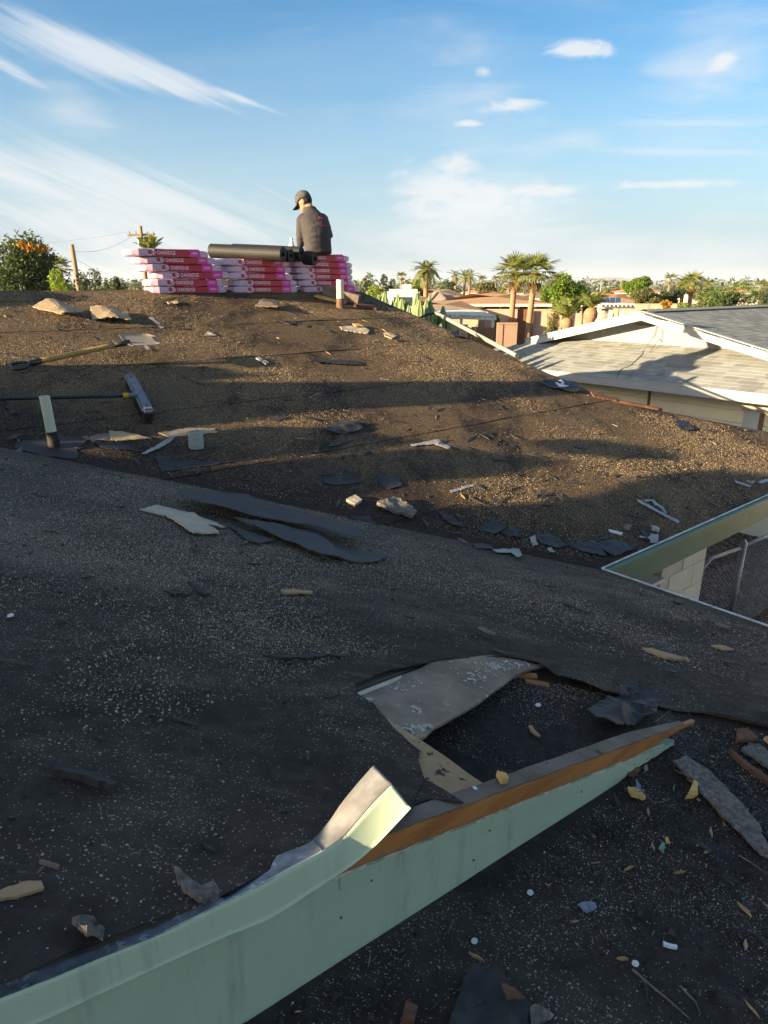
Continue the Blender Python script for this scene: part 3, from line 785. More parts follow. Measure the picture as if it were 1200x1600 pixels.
def scrap(name, label, cat, PP, Z, pts, mat, thick=.004, lift=.004, amp=.012, rag=.0, bend=None, group=None, dens=None):
    SEED[0] += 1; rg = np.random.default_rng(SEED[0])
    poly = [PP.au(*Z(p)) for p in pts]
    P = np.array(poly); size = float(np.linalg.norm(P.max(0) - P.min(0)))
    ar = sum(P[i][0] * P[(i + 1) % len(P)][1] - P[(i + 1) % len(P)][0] * P[i][1] for i in range(len(P)))
    if ar < 0: poly = poly[::-1]
    rag_ = rag if rag else min(size * .016, .012)
    poly = ragged(poly, max(size / 22, .006), rag_, rg)
    p2, tris = tri2d(poly, max(size / (dens or 11), .006), rg)
    c = np.array(poly).mean(0); s1 = SEED[0] * 1.7
    th = rg.uniform(0, 6.28); kx, ky = math.cos(th), math.sin(th)
    hs = []
    for a, u in p2:
        h = amp * (.6 * abs(noise.noise(Vector(((a - c[0]) / size * 2.2, (u - c[1]) / size * 2.2, s1)))) + .35 * abs(noise.noise(Vector(((a - c[0]) / size * 6, (u - c[1]) / size * 6, s1)))))
        t = ((a - c[0]) * kx + (u - c[1]) * ky) / size
        h += amp * 1.4 * t * t
        if bend: h += bend(a - c[0], u - c[1], size)
        hs.append(lift + thick + h + und(PP.pt(a, u)) * .6)
    top = [PP.pt(a, u, h) for (a, u), h in zip(p2, hs)]; bot = [PP.pt(a, u, max(h - thick, .0015)) for (a, u), h in zip(p2, hs)]
    o = obj(name, *solid(top, bot, tris), mat)
    return tag(o, label, cat, group)
FS, SS = 'felt_scrap', 'shingle_scrap'
# the pile in the valley
scrap(FS, 'second felt sheet of the valley pile, sliding out from under the largest', 'felt scrap', PN, Zp, [(500, 330), (600, 343), (720, 360), (860, 382), (905, 420), (962, 500), (880, 492), (800, 452), (700, 408), (640, 382), (560, 352)], FELT_S, .004, .022, .03)
scrap(FS, 'small dark felt tongue poking out below the valley pile', 'felt scrap', PN, Zp, [(480, 340), (580, 368), (672, 404), (612, 421), (560, 402)], FELT_B, .004, .006, .01)
scrap(FS, 'bottom felt sheet with brown worn edge at the right end of the valley pile', 'felt scrap', PN, Zp, [(860, 405), (1040, 440), (1160, 480), (1095, 502), (1030, 497), (955, 486)], FELT_S, .005, .006, .02)
scrap(FS, 'long slate black felt sheet lying on top of the valley pile', 'felt scrap', PN, Zp, [(250, 225), (330, 227), (560, 240), (690, 283), (800, 318), (950, 373), (1050, 408), (1047, 440), (960, 420), (850, 382), (700, 352), (520, 322), (400, 297), (310, 275)], FELT_S, .004, .042, .035, dens=16)
scrap(SS, 'pale shingle strip half under the left end of the valley pile', 'shingle scrap', PN, Zp, [(105, 270), (178, 254), (330, 290), (465, 348), (420, 347), (300, 307), (210, 297)], TANL, .006, .004, .008)
scrap(SS, 'pale broad shingle tab lying across the strip beside the valley pile', 'shingle scrap', PN, Zp, [(205, 296), (330, 292), (440, 380), (330, 378)], TANL, .007, .012, .006)
# along the valley and the near part of the far slope
scrap(FS, 'thin dark felt flap with a straight shadowed edge near the flue stub', 'felt scrap', PF, Zp, [(170, 30), (250, 58), (505, 64), (200, 110)], FELT_B, .004, .004, .014)
scrap(FS, 'dark felt flaps in a row left of the valley pile', 'felt scrap', PF, Zq, [(595, 342), (680, 350), (850, 380), (845, 402), (700, 376)], FELT_B, .005, .006, .012)
scrap(FS, 'narrow curled felt tongue at the top of the near slope, far left', 'felt scrap', PF, Zq, [(355, 296), (420, 298), (500, 325), (470, 332), (400, 315)], FELT_B, .005, .006, .02)
scrap(SS, 'small pale square chip at the head of the valley pile', 'shingle scrap', PF, Zq, [(850, 388), (930, 390), (915, 418), (850, 408)], TANL, .006, .004, .006)
scrap(FS, 'irregular brown felt scrap with a pale stone on its right end', 'felt scrap', PF, Zp, [(885, 115), (990, 125), (1055, 150), (940, 165), (890, 155)], FELT_B, .004, .004, .012)
scrap(SS, 'pale stone like chip above the black tab in the valley', 'chip', PF, Zp, [(983, 232), (1020, 214), (1050, 235), (1020, 256)], TANL, .02, .004, .006)
scrap(SS, 'black shingle tab with one bright edge in the valley', 'shingle scrap', PF, Zp, [(996, 300), (1085, 303), (1120, 350), (1045, 350)], FELT_B, .006, .006, .02)
scrap(SS, 'lumpy crumbled grey shingle heap in the valley', 'shingle scrap', PF, Zc, [(228, 296), (300, 272), (350, 295), (392, 322), (370, 347), (280, 322)], GRIT, .02, .006, .05)
scrap(FS, 'round black felt scrap above the crumbled heap', 'felt scrap', PF, Zc, [(235, 165), (320, 180), (332, 210), (282, 226), (240, 200)], FELT_B, .004, .004, .014)
scrap(FS, 'curved narrow felt scrap with pale edge in the middle of the valley', 'felt scrap', PF, Zc, [(472, 310), (550, 348), (590, 382), (540, 372), (500, 347)], FELT_B, .005, .006, .02)
scrap(FS, 'leaf shaped black felt flap left of the white tape', 'felt scrap', PF, Zc, [(640, 396), (700, 358), (762, 380), (715, 412)], FELT_S, .004, .006, .03)
scrap(FS, 'small black felt lump right of the leaf shaped flap', 'felt scrap', PF, Zc, [(735, 402), (800, 393), (818, 425), (770, 430)], FELT_B, .006, .006, .04)
scrap(FS, 'thin dark chip lying left of the white tape bow', 'felt scrap', PN, Zc, [(618, 450), (690, 440), (706, 470), (640, 466)], FELT_B, .004, .004, .012)
scrap('tape_scrap', 'white bow of torn tape near the inner corner', 'tape', PN, Zc, [(700, 478), (775, 471), (800, 463), (820, 505), (795, 507), (775, 487), (720, 487)], TAPE, .002, .008, .03)
scrap('tape_scrap', 'short upright white tape bit above the bow', 'tape', PF, Zc, [(852, 425), (872, 422), (886, 455), (865, 459)], TAPE, .002, .006, .03)
scrap('tape_scrap', 'tiny white tape bit right of the bow', 'tape', PF, Zc, [(924, 468), (940, 464), (958, 485), (942, 488)], TAPE, .002, .006, .02)
scrap(FS, 'broad lifted felt flap left of the green eave corner', 'felt scrap', PF, Zc, [(872, 420), (935, 413), (1005, 460), (960, 472), (890, 447)], FELT_S, .005, .010, .03)
scrap(FS, 'long lifted felt flap running to the green eave corner', 'felt scrap', PF, Zr, [(82, 620), (240, 600), (275, 650), (302, 682), (180, 660)], FELT_S, .005, .012, .03)
scrap(FS, 'felt flap with splintered edge beside the green eave corner', 'felt scrap', PF, Zr, [(250, 612), (340, 588), (475, 628), (352, 682), (272, 645)], FELT_S, .005, .010, .03)
scrap('wood_stick', 'thin grey lath lying in the valley below the sunlit patch', 'stick', PN, Zc, [(520, 400), (528, 398), (598, 444), (590, 447)], WOODGREY, .008, .003, .002)
scrap('metal_strip', 'bent pale metal strip lying in the sunlit band', 'metal strip', PF, Zc, [(368, 42), (465, 24), (482, 24), (532, 56), (520, 63), (462, 40), (375, 49)], TAPE, .003, .006, .02)
scrap('metal_strip', 'short pale metal strip on the sunny gravel patch', 'metal strip', PF, Zc, [(528, 231), (620, 204), (627, 212), (536, 239)], TAPE, .003, .004, .01)
scrap('metal_strip', 'long straight arm of silver strip on the felt above the green eave', 'metal strip', PF, Zr, [(470, 362), (500, 372), (706, 489), (696, 498), (480, 380)], SILVER, .003, .006, .02)
scrap('metal_strip', 'thin curled arm of silver strip beside the long straight one', 'metal strip', PF, Zr, [(510, 370), (562, 364), (636, 440), (626, 444), (552, 378), (515, 380)], SILVER, .002, .012, .03)
scrap('wood_stick', 'short white stick above the green eave corner', 'stick', PF, Zr, [(318, 527), (395, 547), (390, 557), (322, 538)], WHITE, .008, .004, .004)
scrap(SS, 'small upturned brown chip beside the white stick', 'chip', PF, Zr, [(398, 502), (440, 520), (428, 548), (405, 530)], WOODGREY, .006, .006, .04)
scrap('tape_scrap', 'upper grey tape flag stuck on the green eave edge', 'tape', PF, Zr, [(545, 515), (592, 545), (586, 562), (550, 546)], TAPE, .002, .02, .05)
scrap('tape_scrap', 'crumpled silver tape knot on the green eave edge', 'tape', PF, Zr, [(480, 573), (542, 572), (550, 556), (586, 566), (588, 607), (546, 607), (540, 586), (490, 585)], SILVER, .003, .008, .04)
scrap('metal_strip', 'silver strip lying at the right edge above the eave', 'metal strip', PF, Zr, [(1015, 254), (1106, 284), (1100, 291), (1020, 266)], SILVER, .003, .004, .01)
scrap(SS, 'tan chip between two silver strips at the right edge', 'chip', PF, Zr, [(1078, 256), (1125, 262), (1112, 279)], TAN, .006, .004, .01)
scrap('metal_strip', 'broad silver strip cut off by the right picture edge', 'metal strip', PF, Zr, [(1132, 267), (1200, 243), (1290, 225), (1290, 240), (1180, 268)], SILVER, .003, .004, .02)
# far slope, upper part
fold = lambda k, ax=0, s_=.5: (lambda a, u, size: k * (1 - abs((a, u)[ax] / size * 2)) if True else 0)
scrap(SS, 'bent tan shingle, left of the pair below the ridge', 'shingle scrap', PF, Zl, [(155, 170), (215, 150), (265, 152), (320, 170), (395, 192), (320, 215), (290, 220), (200, 190)], TAN, .008, .006, .02, bend=fold(.07))
scrap(SS, 'flat tan shingle with grey half, right of the pair below the ridge', 'shingle scrap', PF, Zl, [(425, 173), (510, 178), (595, 190), (613, 235), (435, 222)], TAN, .008, .006, .02, bend=fold(.05))
scrap(SS, 'small tan chip below the left stack of bundles', 'chip', PF, Zl, [(782, 133), (830, 127), (836, 142), (790, 145)], TAN, .010, .004, .02)
scrap(SS, 'small pale triangular chip right of the shovel blade', 'chip', PF, Zl, [(958, 288), (975, 271), (1016, 290)], TANL, .008, .004, .02)
scrap('tape_scrap', 'thin pale strip right of the flat tan shingle', 'tape', PF, Zl, [(698, 202), (712, 198), (768, 248), (756, 252)], TAPE, .002, .003, .006)
scrap('tape_scrap', 'silver strip lying right of the shovel blade tip', 'tape', PF, Zl, [(678, 335), (688, 332), (706, 355), (690, 358)], TAPE, .003, .006, .02)
scrap(SS, 'tan flat scrap between vent pipe and flue stub', 'shingle scrap', PF, Zl, [(510, 740), (580, 742), (712, 775), (525, 783)], TAN, .006, .006, .01)
scrap(SS, 'brown felt backed scrap right of the black vent pipe base', 'shingle scrap', PF, Zl, [(385, 765), (510, 748), (522, 782), (400, 777)], WOODGREY, .005, .005, .01)
scrap(FS, 'dark felt scrap with a cracked edge below the tan flat scrap', 'felt scrap', PF, Zl, [(425, 778), (460, 788), (600, 800), (640, 830), (480, 817)], FELT_B, .005, .005, .012)
scrap('tape_scrap', 'grey ribbon of tape left of the flue stub', 'tape', PF, Zl, [(664, 846), (742, 803), (812, 764), (820, 774), (762, 810), (690, 845)], TAPE, .002, .008, .03)
scrap(SS, 'sunlit tan board strip behind the flue stub', 'shingle scrap', PF, Zl, [(740, 748), (880, 722), (1005, 726), (1022, 744), (960, 752), (800, 764)], TAN, .006, .004, .01)
scrap(FS, 'rumpled dark scrap at the left edge below the broom pole', 'felt scrap', PF, Zl, [(15, 615), (45, 612), (82, 655), (60, 660)], FELT_B, .005, .004, .03)
scrap(SS, 'grey chip below the black vent pipe base', 'chip', PF, Zl, [(55, 838), (108, 822), (100, 846), (70, 848)], GRIT, .008, .004, .02)
scrap(SS, 'folded shingle with pale rim in front of the middle stack', 'shingle scrap', PF, Zm, [(52, 120), (95, 94), (158, 108), (152, 142)], WOODGREY, .006, .006, .04, bend=fold(.04))
scrap(SS, 'flat dark chip right of the folded shingle', 'chip', PF, Zm, [(160, 180), (225, 179), (242, 190), (205, 199)], FELT_B, .006, .004, .02)
scrap(SS, 'pale cream shingle offcut in the middle of the sunny slope', 'shingle scrap', PF, Zm, [(430, 207), (520, 204), (562, 222), (556, 238), (440, 223)], TANL, .008, .006, .02)
scrap('wood_chip', 'small orange wood chip on the pale cream offcut', 'chip', PF, Zm, [(486, 200), (520, 200), (535, 212), (500, 212)], WOODYEL, .008, .022, .01)
scrap('wood_chip', 'tan wood chip right of the pale cream offcut', 'chip', PF, Zm, [(627, 235), (650, 234), (687, 250), (662, 261), (632, 249)], TAN, .010, .004, .02)
scrap(SS, 'small dark chip below the tan wood chip', 'chip', PF, Zm, [(678, 264), (715, 267), (712, 276), (684, 274)], FELT_B, .008, .004, .02)
scrap('metal_strip', 'stubby grey metal bit on the sunny slope, left of the long dark strip', 'metal strip', PF, Zm, [(55, 350), (70, 347), (112, 370), (100, 380)], SILVER, .010, .006, .02)
scrap(FS, 'long thin dark strip across the sunny slope', 'felt scrap', PF, Zm, [(285, 357), (500, 361), (522, 379), (300, 367)], FELT_B, .006, .008, .02)
scrap(FS, 'rounded felt mound in the sunlit band', 'felt scrap', PF, Zm, [(368, 662), (430, 629), (500, 638), (532, 668), (452, 692), (380, 690)], FELT_B, .005, .006, .05)
scrap(SS, 'curled dark shingle beside the squeegee pole, near the rake', 'shingle scrap', PF, Zm, [(918, 240), (975, 225), (990, 255), (940, 258)], FELT_B, .008, .006, .06)
scrap('wood_chip', 'broken reddish board end on the far rake edge', 'wood chip', PF, zf(840, 400, 3.3333), [(270, 712), (300, 710), (420, 752), (410, 762), (290, 740)], WOODRED, .012, .006, .01)
scrap('metal_strip', 'white metal scrap under a felt fold at the far rake corner', 'metal strip', PF, zf(840, 400, 3.3333), [(85, 668), (118, 660), (158, 692), (110, 694)], WHITE, .004, .015, .03)
scrap(FS, 'ragged felt fold at the far rake corner', 'felt scrap', PF, zf(840, 400, 3.3333), [(10, 668), (60, 652), (180, 660), (230, 712), (190, 722), (100, 700), (50, 690)], FELT_B, .006, .008, .06)
scrap(FS, 'torn felt crumbs along the far right slope edge', 'felt scrap', PF, zf(840, 400, 3.3333), [(705, 870), (760, 866), (810, 905), (800, 918), (740, 912)], FELT_B, .006, .006, .04)
# near slope
scrap('wood_stick', 'flat tan wood splinter lying in the middle of the near slope', 'stick', PN, Zn, [(1050, 66), (1090, 63), (1168, 68), (1170, 76), (1060, 77)], WOODRAW, .006, .004, .006)
scrap(FS, 'black felt strip pointing at the tan splinter', 'felt scrap', PN, Zn, [(698, 42), (720, 48), (788, 80), (768, 87), (740, 72)], FELT_B, .006, .004, .02)
scrap(FS, 'small black felt bit left of the pointing strip', 'felt scrap', PN, Zn, [(612, 66), (650, 66), (692, 74), (690, 80), (640, 80)], FELT_B, .006, .004, .01)
scrap(FS, 'long thin black strip lying above the roof opening', 'felt scrap', PN, Zn, [(985, 310), (1050, 316), (1180, 306), (1290, 308), (1292, 314), (1180, 316), (1050, 324)], FELT_B, .005, .004, .015)
scrap(FS, 'rolled black felt strip low on the left of the near slope', 'felt scrap', PN, Zk, [(128, 50), (165, 52), (240, 72), (312, 100), (300, 112), (250, 100), (190, 80), (140, 66)], FELT_B, .012, .006, .025)
scrap(SS, 'gritty broken shingle tab resting on the flashing, nearer the curl', 'shingle scrap', PN, Zk, [(460, 345), (500, 364), (575, 394), (582, 410), (530, 430), (492, 388)], GRIT, .008, .006, .03)
scrap(SS, 'gritty broken shingle tab on the felt, farther left by the flashing', 'shingle scrap', PN, Zk, [(188, 476), (230, 469), (276, 490), (272, 516), (225, 531), (205, 507)], GRIT, .008, .004, .03)
scrap('wood_chip', 'bare tan wood patch at the lower left picture edge', 'wood chip', PN, Zk, [(-60, 380), (0, 372), (60, 352), (108, 350), (116, 372), (60, 385), (0, 396), (-60, 405)], WOODRAW, .004, .003, .004)
scrap('wood_stick', 'thin grey twig left of the gritty tabs', 'stick', PN, Zk, [(103, 294), (112, 294), (158, 309), (152, 313)], WOODGREY, .006, .003, .006)
scrap('wood_stick', 'tan splinter right of the valley drip edge on the near slope', 'stick', PN, zf(1000, 1000, 1), [(2, 18), (18, 19), (74, 34), (76, 38), (40, 33)], WOODRAW, .008, .004, .004)
scrap('wood_stick', 'short tan splinter near the right picture edge', 'stick', PN, zf(1000, 1000, 1), [(110, 12), (128, 13), (146, 19), (130, 20)], WOODRAW, .006, .004, .004)
scrap('wood_stick', 'black stick on the near slope left of the inner corner drip edge', 'stick', PN, Zr, [(68, 943), (80, 945), (208, 990), (200, 998)], FELT_B, .010, .004, .004)
scrap('wood_stick', 'dark stick close to the inner drip edge', 'stick', PN, Zr, [(672, 1014), (690, 1014), (762, 1036), (752, 1043)], WOODGREY, .010, .004, .004)
scrap('wood_stick', 'lowest dark stick close to the inner drip edge, near the right edge', 'stick', PN, Zr, [(903, 1054), (920, 1054), (992, 1078), (980, 1084)], WOODGREY, .010, .004, .004)
scrap(SS, 'small oval dark chip against the inner drip edge', 'chip', PN, Zr, [(675, 926), (710, 924), (734, 934), (716, 945), (685, 940)], FELT_B, .010, .004, .01)
scrap('wood_stick', 'pale splinter above the roof opening', 'stick', PN, zf(480, 960, 1.875), [(498, 47), (508, 46), (552, 64), (545, 70)], WOODGREY, .006, .003, .004)
# in the opening and on the lower roof
scrap('wood_chip', 'brown leaf shaped sliver inside the roof opening', 'chip', PL, Zh, [(1010, 440), (1025, 440), (1076, 500), (1062, 507), (1020, 468)], WOODRAW, .004, .004, .006)
scrap(FS, 'crumpled slate felt heap at the right end of the roof opening', 'felt scrap', PL, Zo, [(808, 312), (868, 270), (940, 250), (1010, 258), (1018, 312), (962, 332), (880, 366), (830, 347)], FELT_S, .004, .006, .07)
scrap(FS, 'folded felt corner on top of the crumpled heap', 'felt scrap', PL, Zo, [(883, 256), (946, 250), (952, 290), (898, 296)], FELT_S, .004, .05, .04)
scrap(SS, 'grey slate tab propped on the wooden trim by the heap', 'shingle scrap', PL, Zo, [(924, 330), (985, 316), (1014, 320), (996, 350)], FELT_S, .006, .07, .02)
scrap(SS, 'long gritty shingle strip lying on the lower roof', 'shingle scrap', PL, Zx, [(265, 580), (385, 530), (480, 590), (560, 650), (690, 770), (830, 900), (940, 1020), (1045, 1120), (1125, 1390), (1115, 1425), (1060, 1390), (900, 1210), (760, 1080), (680, 1000), (560, 890), (490, 820), (420, 740), (360, 680)], GRIT, .006, .006, .03, dens=20)
scrap('wood_chip', 'orange fresh wood chip against the long gritty strip', 'wood chip', PL, Zx, [(375, 918), (435, 810), (440, 735), (475, 730), (492, 870)], WOODYEL, .010, .012, .03)
scrap('wood_chip', 'brown wood plate at the upper right of the lower roof', 'wood chip', PL, Zx, [(825, 405), (845, 285), (940, 275), (1030, 365)], WOODRED, .010, .010, .02)
scrap(SS, 'grey gritty shingle piece beside the brown wood plate', 'shingle scrap', PL, Zx, [(890, 440), (960, 385), (1060, 410), (1143, 500), (1260, 560), (1260, 690), (1143, 640), (1060, 570)], GRIT, .008, .006, .02)
scrap('wood_stick', 'long reddish wood splinter at the right edge of the lower roof', 'stick', PL, Zx, [(775, 455), (800, 462), (900, 545), (1143, 720), (1230, 780), (1230, 830), (1143, 775), (1000, 650), (870, 550)], WOODRED, .012, .006, .01)
scrap('wood_stick', 'tan wood lath on the gritty piece at the right edge', 'stick', PL, Zx, [(1060, 405), (1090, 402), (1240, 470), (1240, 500), (1100, 440)], WOODRAW, .010, .03, .01)
scrap('paint_chip', 'green paint chip below the long gritty strip', 'paint chip', PL, Zx, [(150, 1322), (190, 1264), (206, 1285), (200, 1370), (175, 1362)], GCHIP, .002, .006, .02)
scrap('wood_chip', 'small yellow chip just above the green paint chip', 'chip', PL, Zx, [(213, 1225), (236, 1222), (257, 1275), (225, 1272)], WOODYEL, .004, .004, .01)
scrap('wood_chip', 'pale yellow wood chip left of the orange one', 'wood chip', PL, Zw, [(783, 165), (803, 168), (837, 195), (826, 204), (795, 191)], WOODYEL, .006, .008, .015)
scrap('paint_chip', 'blue grey curled flake leaning on the pale yellow chip', 'paint chip', PL, Zw, [(804, 153), (820, 164), (830, 186), (810, 182)], BLUEG, .003, .008, .03)
scrap('wood_chip', 'red brown flake below the fascia tip', 'wood chip', PL, Zw, [(778, 122), (800, 104), (822, 110), (800, 132)], WOODRED, .006, .006, .01)
scrap('paint_chip', 'grey blue flake in the middle of the lower roof', 'paint chip', PL, Zw, [(638, 508), (690, 504), (692, 520), (665, 534)], BLUEG, .003, .006, .02)
scrap('wood_stick', 'white flat stick on the right of the lower roof', 'stick', PL, Zw, [(888, 613), (928, 624), (930, 632), (890, 626)], WHITE, .005, .004, .006)
scrap(FS, 'black felt scrap at the bottom picture edge', 'felt scrap', PL, Zw, [(262, 850), (320, 690), (390, 708), (492, 800), (490, 870), (262, 900)], FELT_B, .005, .006, .03)
scrap('wood_chip', 'brown wood flake on the black scrap at the bottom edge', 'wood chip', PL, Zw, [(403, 775), (440, 783), (472, 815), (420, 818)], WOODRED, .004, .03, .01)
scrap(SS, 'grey shingle corner cut off by the bottom edge', 'shingle scrap', PL, Zw, [(496, 812), (520, 808), (566, 838), (500, 870)], GRIT, .006, .006, .02)
scrap('wood_chip', 'brown wood stub at the bottom edge near the fascia', 'wood chip', PL, Zw, [(132, 803), (168, 815), (158, 862), (118, 862)], WOODRED, .010, .006, .01)
scrap('wood_chip', 'yellowish chip lying on the trim beside the deck edge', 'chip', PN, Zh, [(832, 722), (880, 738), (895, 762), (860, 768)], WOODYEL, .012, .010, .004)
scrap('paint_chip', 'flake of green and white paint hanging at the fascia tip', 'paint chip', PL, Zx, [(20, 440), (140, 400), (260, 412), (255, 440), (100, 475), (30, 530)], GCHIP, .003, .03, .02)
# roofing nail caps
CAP = []
for (PP, px, py, lab) in [(PN, 16, 966, 'white round nail cap at the left edge of the near slope'), (PL, 840, 1105, 'pale blue nail cap inside the roof opening'), (PL, 740, 1475, 'white nail cap on the lower roof below the fascia'), (PL, 991, 1510, 'pale green nail cap on the lower roof at the right'), (PN, 740, 1238, 'blue white nail cap on the bare deck edge'), (PL, 827, 1399, 'tiny white nail cap under the fascia edge')]:
    c_ = PP.hit(px, py); r_ = 4.5 / 1121 * np.linalg.norm(c_ - CAM)
    V = []; n = 14
    for z, rr in ((.006, r_), (.0085, r_ * .94), (.009, r_ * .35), (.012, r_ * .3)):
        for k in range(n): V.append(c_ + PP.nu * z + np.array([rr * math.cos(k / n * 6.2832), rr * math.sin(k / n * 6.2832), 0]))
    Fc = [(i * n + k, i * n + (k + 1) % n, (i + 1) * n + (k + 1) % n, (i + 1) * n + k) for i in range(3) for k in range(n)] + [tuple(3 * n + k for k in range(n)), tuple(reversed(range(n)))]
    tag(obj('nail_cap', V, Fc, WHITE), lab, 'nail cap', 'roofing nail caps')
# twigs
def twig(label, PP, pts, r_, mat=WOODGREY):
    P = [PP.hit(*p) + PP.nu * (r_ + .003) for p in pts]
    V, Fc = tubev(P, np.linspace(r_, r_ * .5, len(P)), 6); tag(obj('twig', V, Fc, mat), label, 'twig')
twig('long dark twig at the lower right of the lower roof', PL, [Zw((800, 690)), Zw((850, 735)), Zw((900, 775)), Zw((970, 838))], .0025)
twig('crooked pale twig right of the long dark twig', PL, [Zw((940, 738)), Zw((965, 765)), Zw((985, 785)), Zw((1000, 822))], .002)
twig('thin curved root beside the pale yellow chip', PL, [Zx((0, 780)), Zx((60, 840)), Zx((120, 895)), Zx((200, 885)), Zx((265, 855))], .0015)
twig('pale straw sticking up behind the fascia tip', PL, [Zx((130, 170)), Zx((200, 120)), Zx((290, 50))], .0012, WOODRAW)
twig('thin twig with a tan bud at the right edge of the lower roof', PL, [Zx((870, 1365)), Zx((950, 1410)), Zx((1040, 1470)), Zx((1140, 1540))], .0018)

# planks beside the slim vent pipe
def plank(label, a, b, width, thick, mat, lift, name='wood_plank'):
    p, q = PF.hit(*a) + PF.nu * lift, PF.hit(*b) + PF.nu * lift
    d = (q - p) / np.linalg.norm(q - p); s_ = np.cross(PF.nu, d); s_ /= np.linalg.norm(s_)
    mb = MB(); n = 7
    V = []
    for i in range(n + 1):
        t = i / n; c_ = p + (q - p) * t; jj = .006 * noise.noise(Vector((t * 5, lift * 50, thick * 90)))
        V += [c_ - s_ * (width / 2 + jj), c_ + s_ * (width / 2 - jj), c_ + s_ * (width / 2 - jj) + PF.nu * thick, c_ - s_ * (width / 2 + jj) + PF.nu * thick]
    Fc = [(i * 4 + k, i * 4 + (k + 1) % 4, (i + 1) * 4 + (k + 1) % 4, (i + 1) * 4 + k) for i in range(n) for k in range(4)] + [(3, 2, 1, 0), tuple(n * 4 + k for k in range(4))]
    tag(obj(name, V, Fc, mat), label, 'plank', 'broken planks by the slim vent pipe')
plank('bright orange thin plank left of the slim vent pipe', (493, 464), (540, 475), .10, .02, WOODYEL, .004)
plank('brown thick plank standing on edge beside the slim vent pipe', (505, 463), (560, 478), .07, .10, WOODGREY, .026)
plank('reddish flat plank right of the slim vent pipe', (553, 478), (588, 484), .12, .03, WOODRED, .004)

# ------------------------------------------------------------------ tools
BLACKP = M('black_plastic', (.016, .016, .018), (.03, .03, .032), 6, .4, spec=.5)
HANDLE = M('shovel_handle', (.42, .27, .09), (.32, .19, .06), 6, .5, stretch=(1, 1, 1), thin=(.10, .06, .03), thinlo=.66, thinhi=.74, thinscale=20)
STEEL = M('dull_steel', (.36, .29, .21), (.26, .21, .16), 9, .6, .2, thin=(.30, .17, .08), thinlo=.58, thinhi=.68)
GREYP = M('grey_plastic', (.17, .19, .22), (.12, .13, .15), 12, .55, thin=(.30, .31, .33), thinlo=.62, thinhi=.7)
YEL = M('yellow_collar', (.62, .38, .03), (.52, .30, .02), 6, .45)
def shovel():
    g0 = PF.hit(25, 571); b0 = PF.hit(190, 541)
    root = empty('shovel', g0, 'roofing shovel with wooden shaft and black grip lying on the slope', 'shovel')
    up = PF.nu
    p = PF.hit(61, 573) + up * .04; q = PF.hit(182, 564) + up * .13
    d = (q - p) / np.linalg.norm(q - p)
    obj('shaft', *tubev([p + (q - p) * t for t in np.linspace(0, 1, 8)], [.020, .021, .021, .0205, .020, .019, .019, .018], 14), HANDLE, root, smooth=True)
    obj('socket', *tubev([q - d * .01, q + d * .06, q + d * .11], [.023, .022, .019], 14), BLACKP, root, smooth=True)
    s_ = np.cross(up, d); s_ /= np.linalg.norm(s_)
    obj('ferrule', *tubev([p - d * .07, p - d * .05, p + d * .015], [.016, .022, .023], 14), BLACKP, root, smooth=True)
    gp = p - d * .06
    loop = [gp + s_ * x + d * y for x, y in [(0, .0), (.045, -.03), (.06, -.08), (.055, -.12), (0, -.128), (-.055, -.12), (-.06, -.08), (-.045, -.03), (0, 0)]]
    obj('grip', *tubev(loop, .012, 10), BLACKP, root, smooth=True)
    # pointed, slightly dished blade, resting on its tip
    e_ = q + d * .08; n = 9; V = []; Fc = []
    L_, W_ = .27, .14
    for i in range(n):
        t = i / (n - 1); c_ = e_ + d * L_ * t + up * (.03 * t - .075 * t); w_ = W_ * (1 - max(0, (t - .72) / .28) ** 2 * .55)
        for k in range(-4, 5):
            x = k / 4; V.append(c_ + s_ * w_ * x + up * (.022 * x * x))
    m_ = len(V); V += [v - up * .003 for v in V]
    for i in range(n - 1):
        for k in range(8):
            f_ = (i * 9 + k, i * 9 + k + 1, (i + 1) * 9 + k + 1, (i + 1) * 9 + k); Fc += [f_, tuple(m_ + j for j in reversed(f_))]
    for i in range(n - 1):
        for k in (0, 8): Fc.append((i * 9 + k, (i + 1) * 9 + k, m_ + (i + 1) * 9 + k, m_ + i * 9 + k))
    for i in (0, n - 1):
        for k in range(8): Fc.append((i * 9 + k, i * 9 + k + 1, m_ + i * 9 + k + 1, m_ + i * 9 + k))
    obj('blade', V, Fc, STEEL, root, smooth=True)
shovel()
def rbox(o, ax, ay, az, bev):
    """box with bevelled edges"""
    bm = bmesh.new(); V, Fc = boxv(o, ax, ay, az); vs = [bm.verts.new(v) for v in V]
    for f in Fc: bm.faces.new([vs[i] for i in f])
    bmesh.ops.bevel(bm, geom=list(bm.edges), offset=bev, segments=2, affect='EDGES')
    bm.verts.index_update()
    V = [tuple(v.co) for v in bm.verts]; Fc = [tuple(v.index for v in f.verts) for f in bm.faces]; bm.free()
    return V, Fc
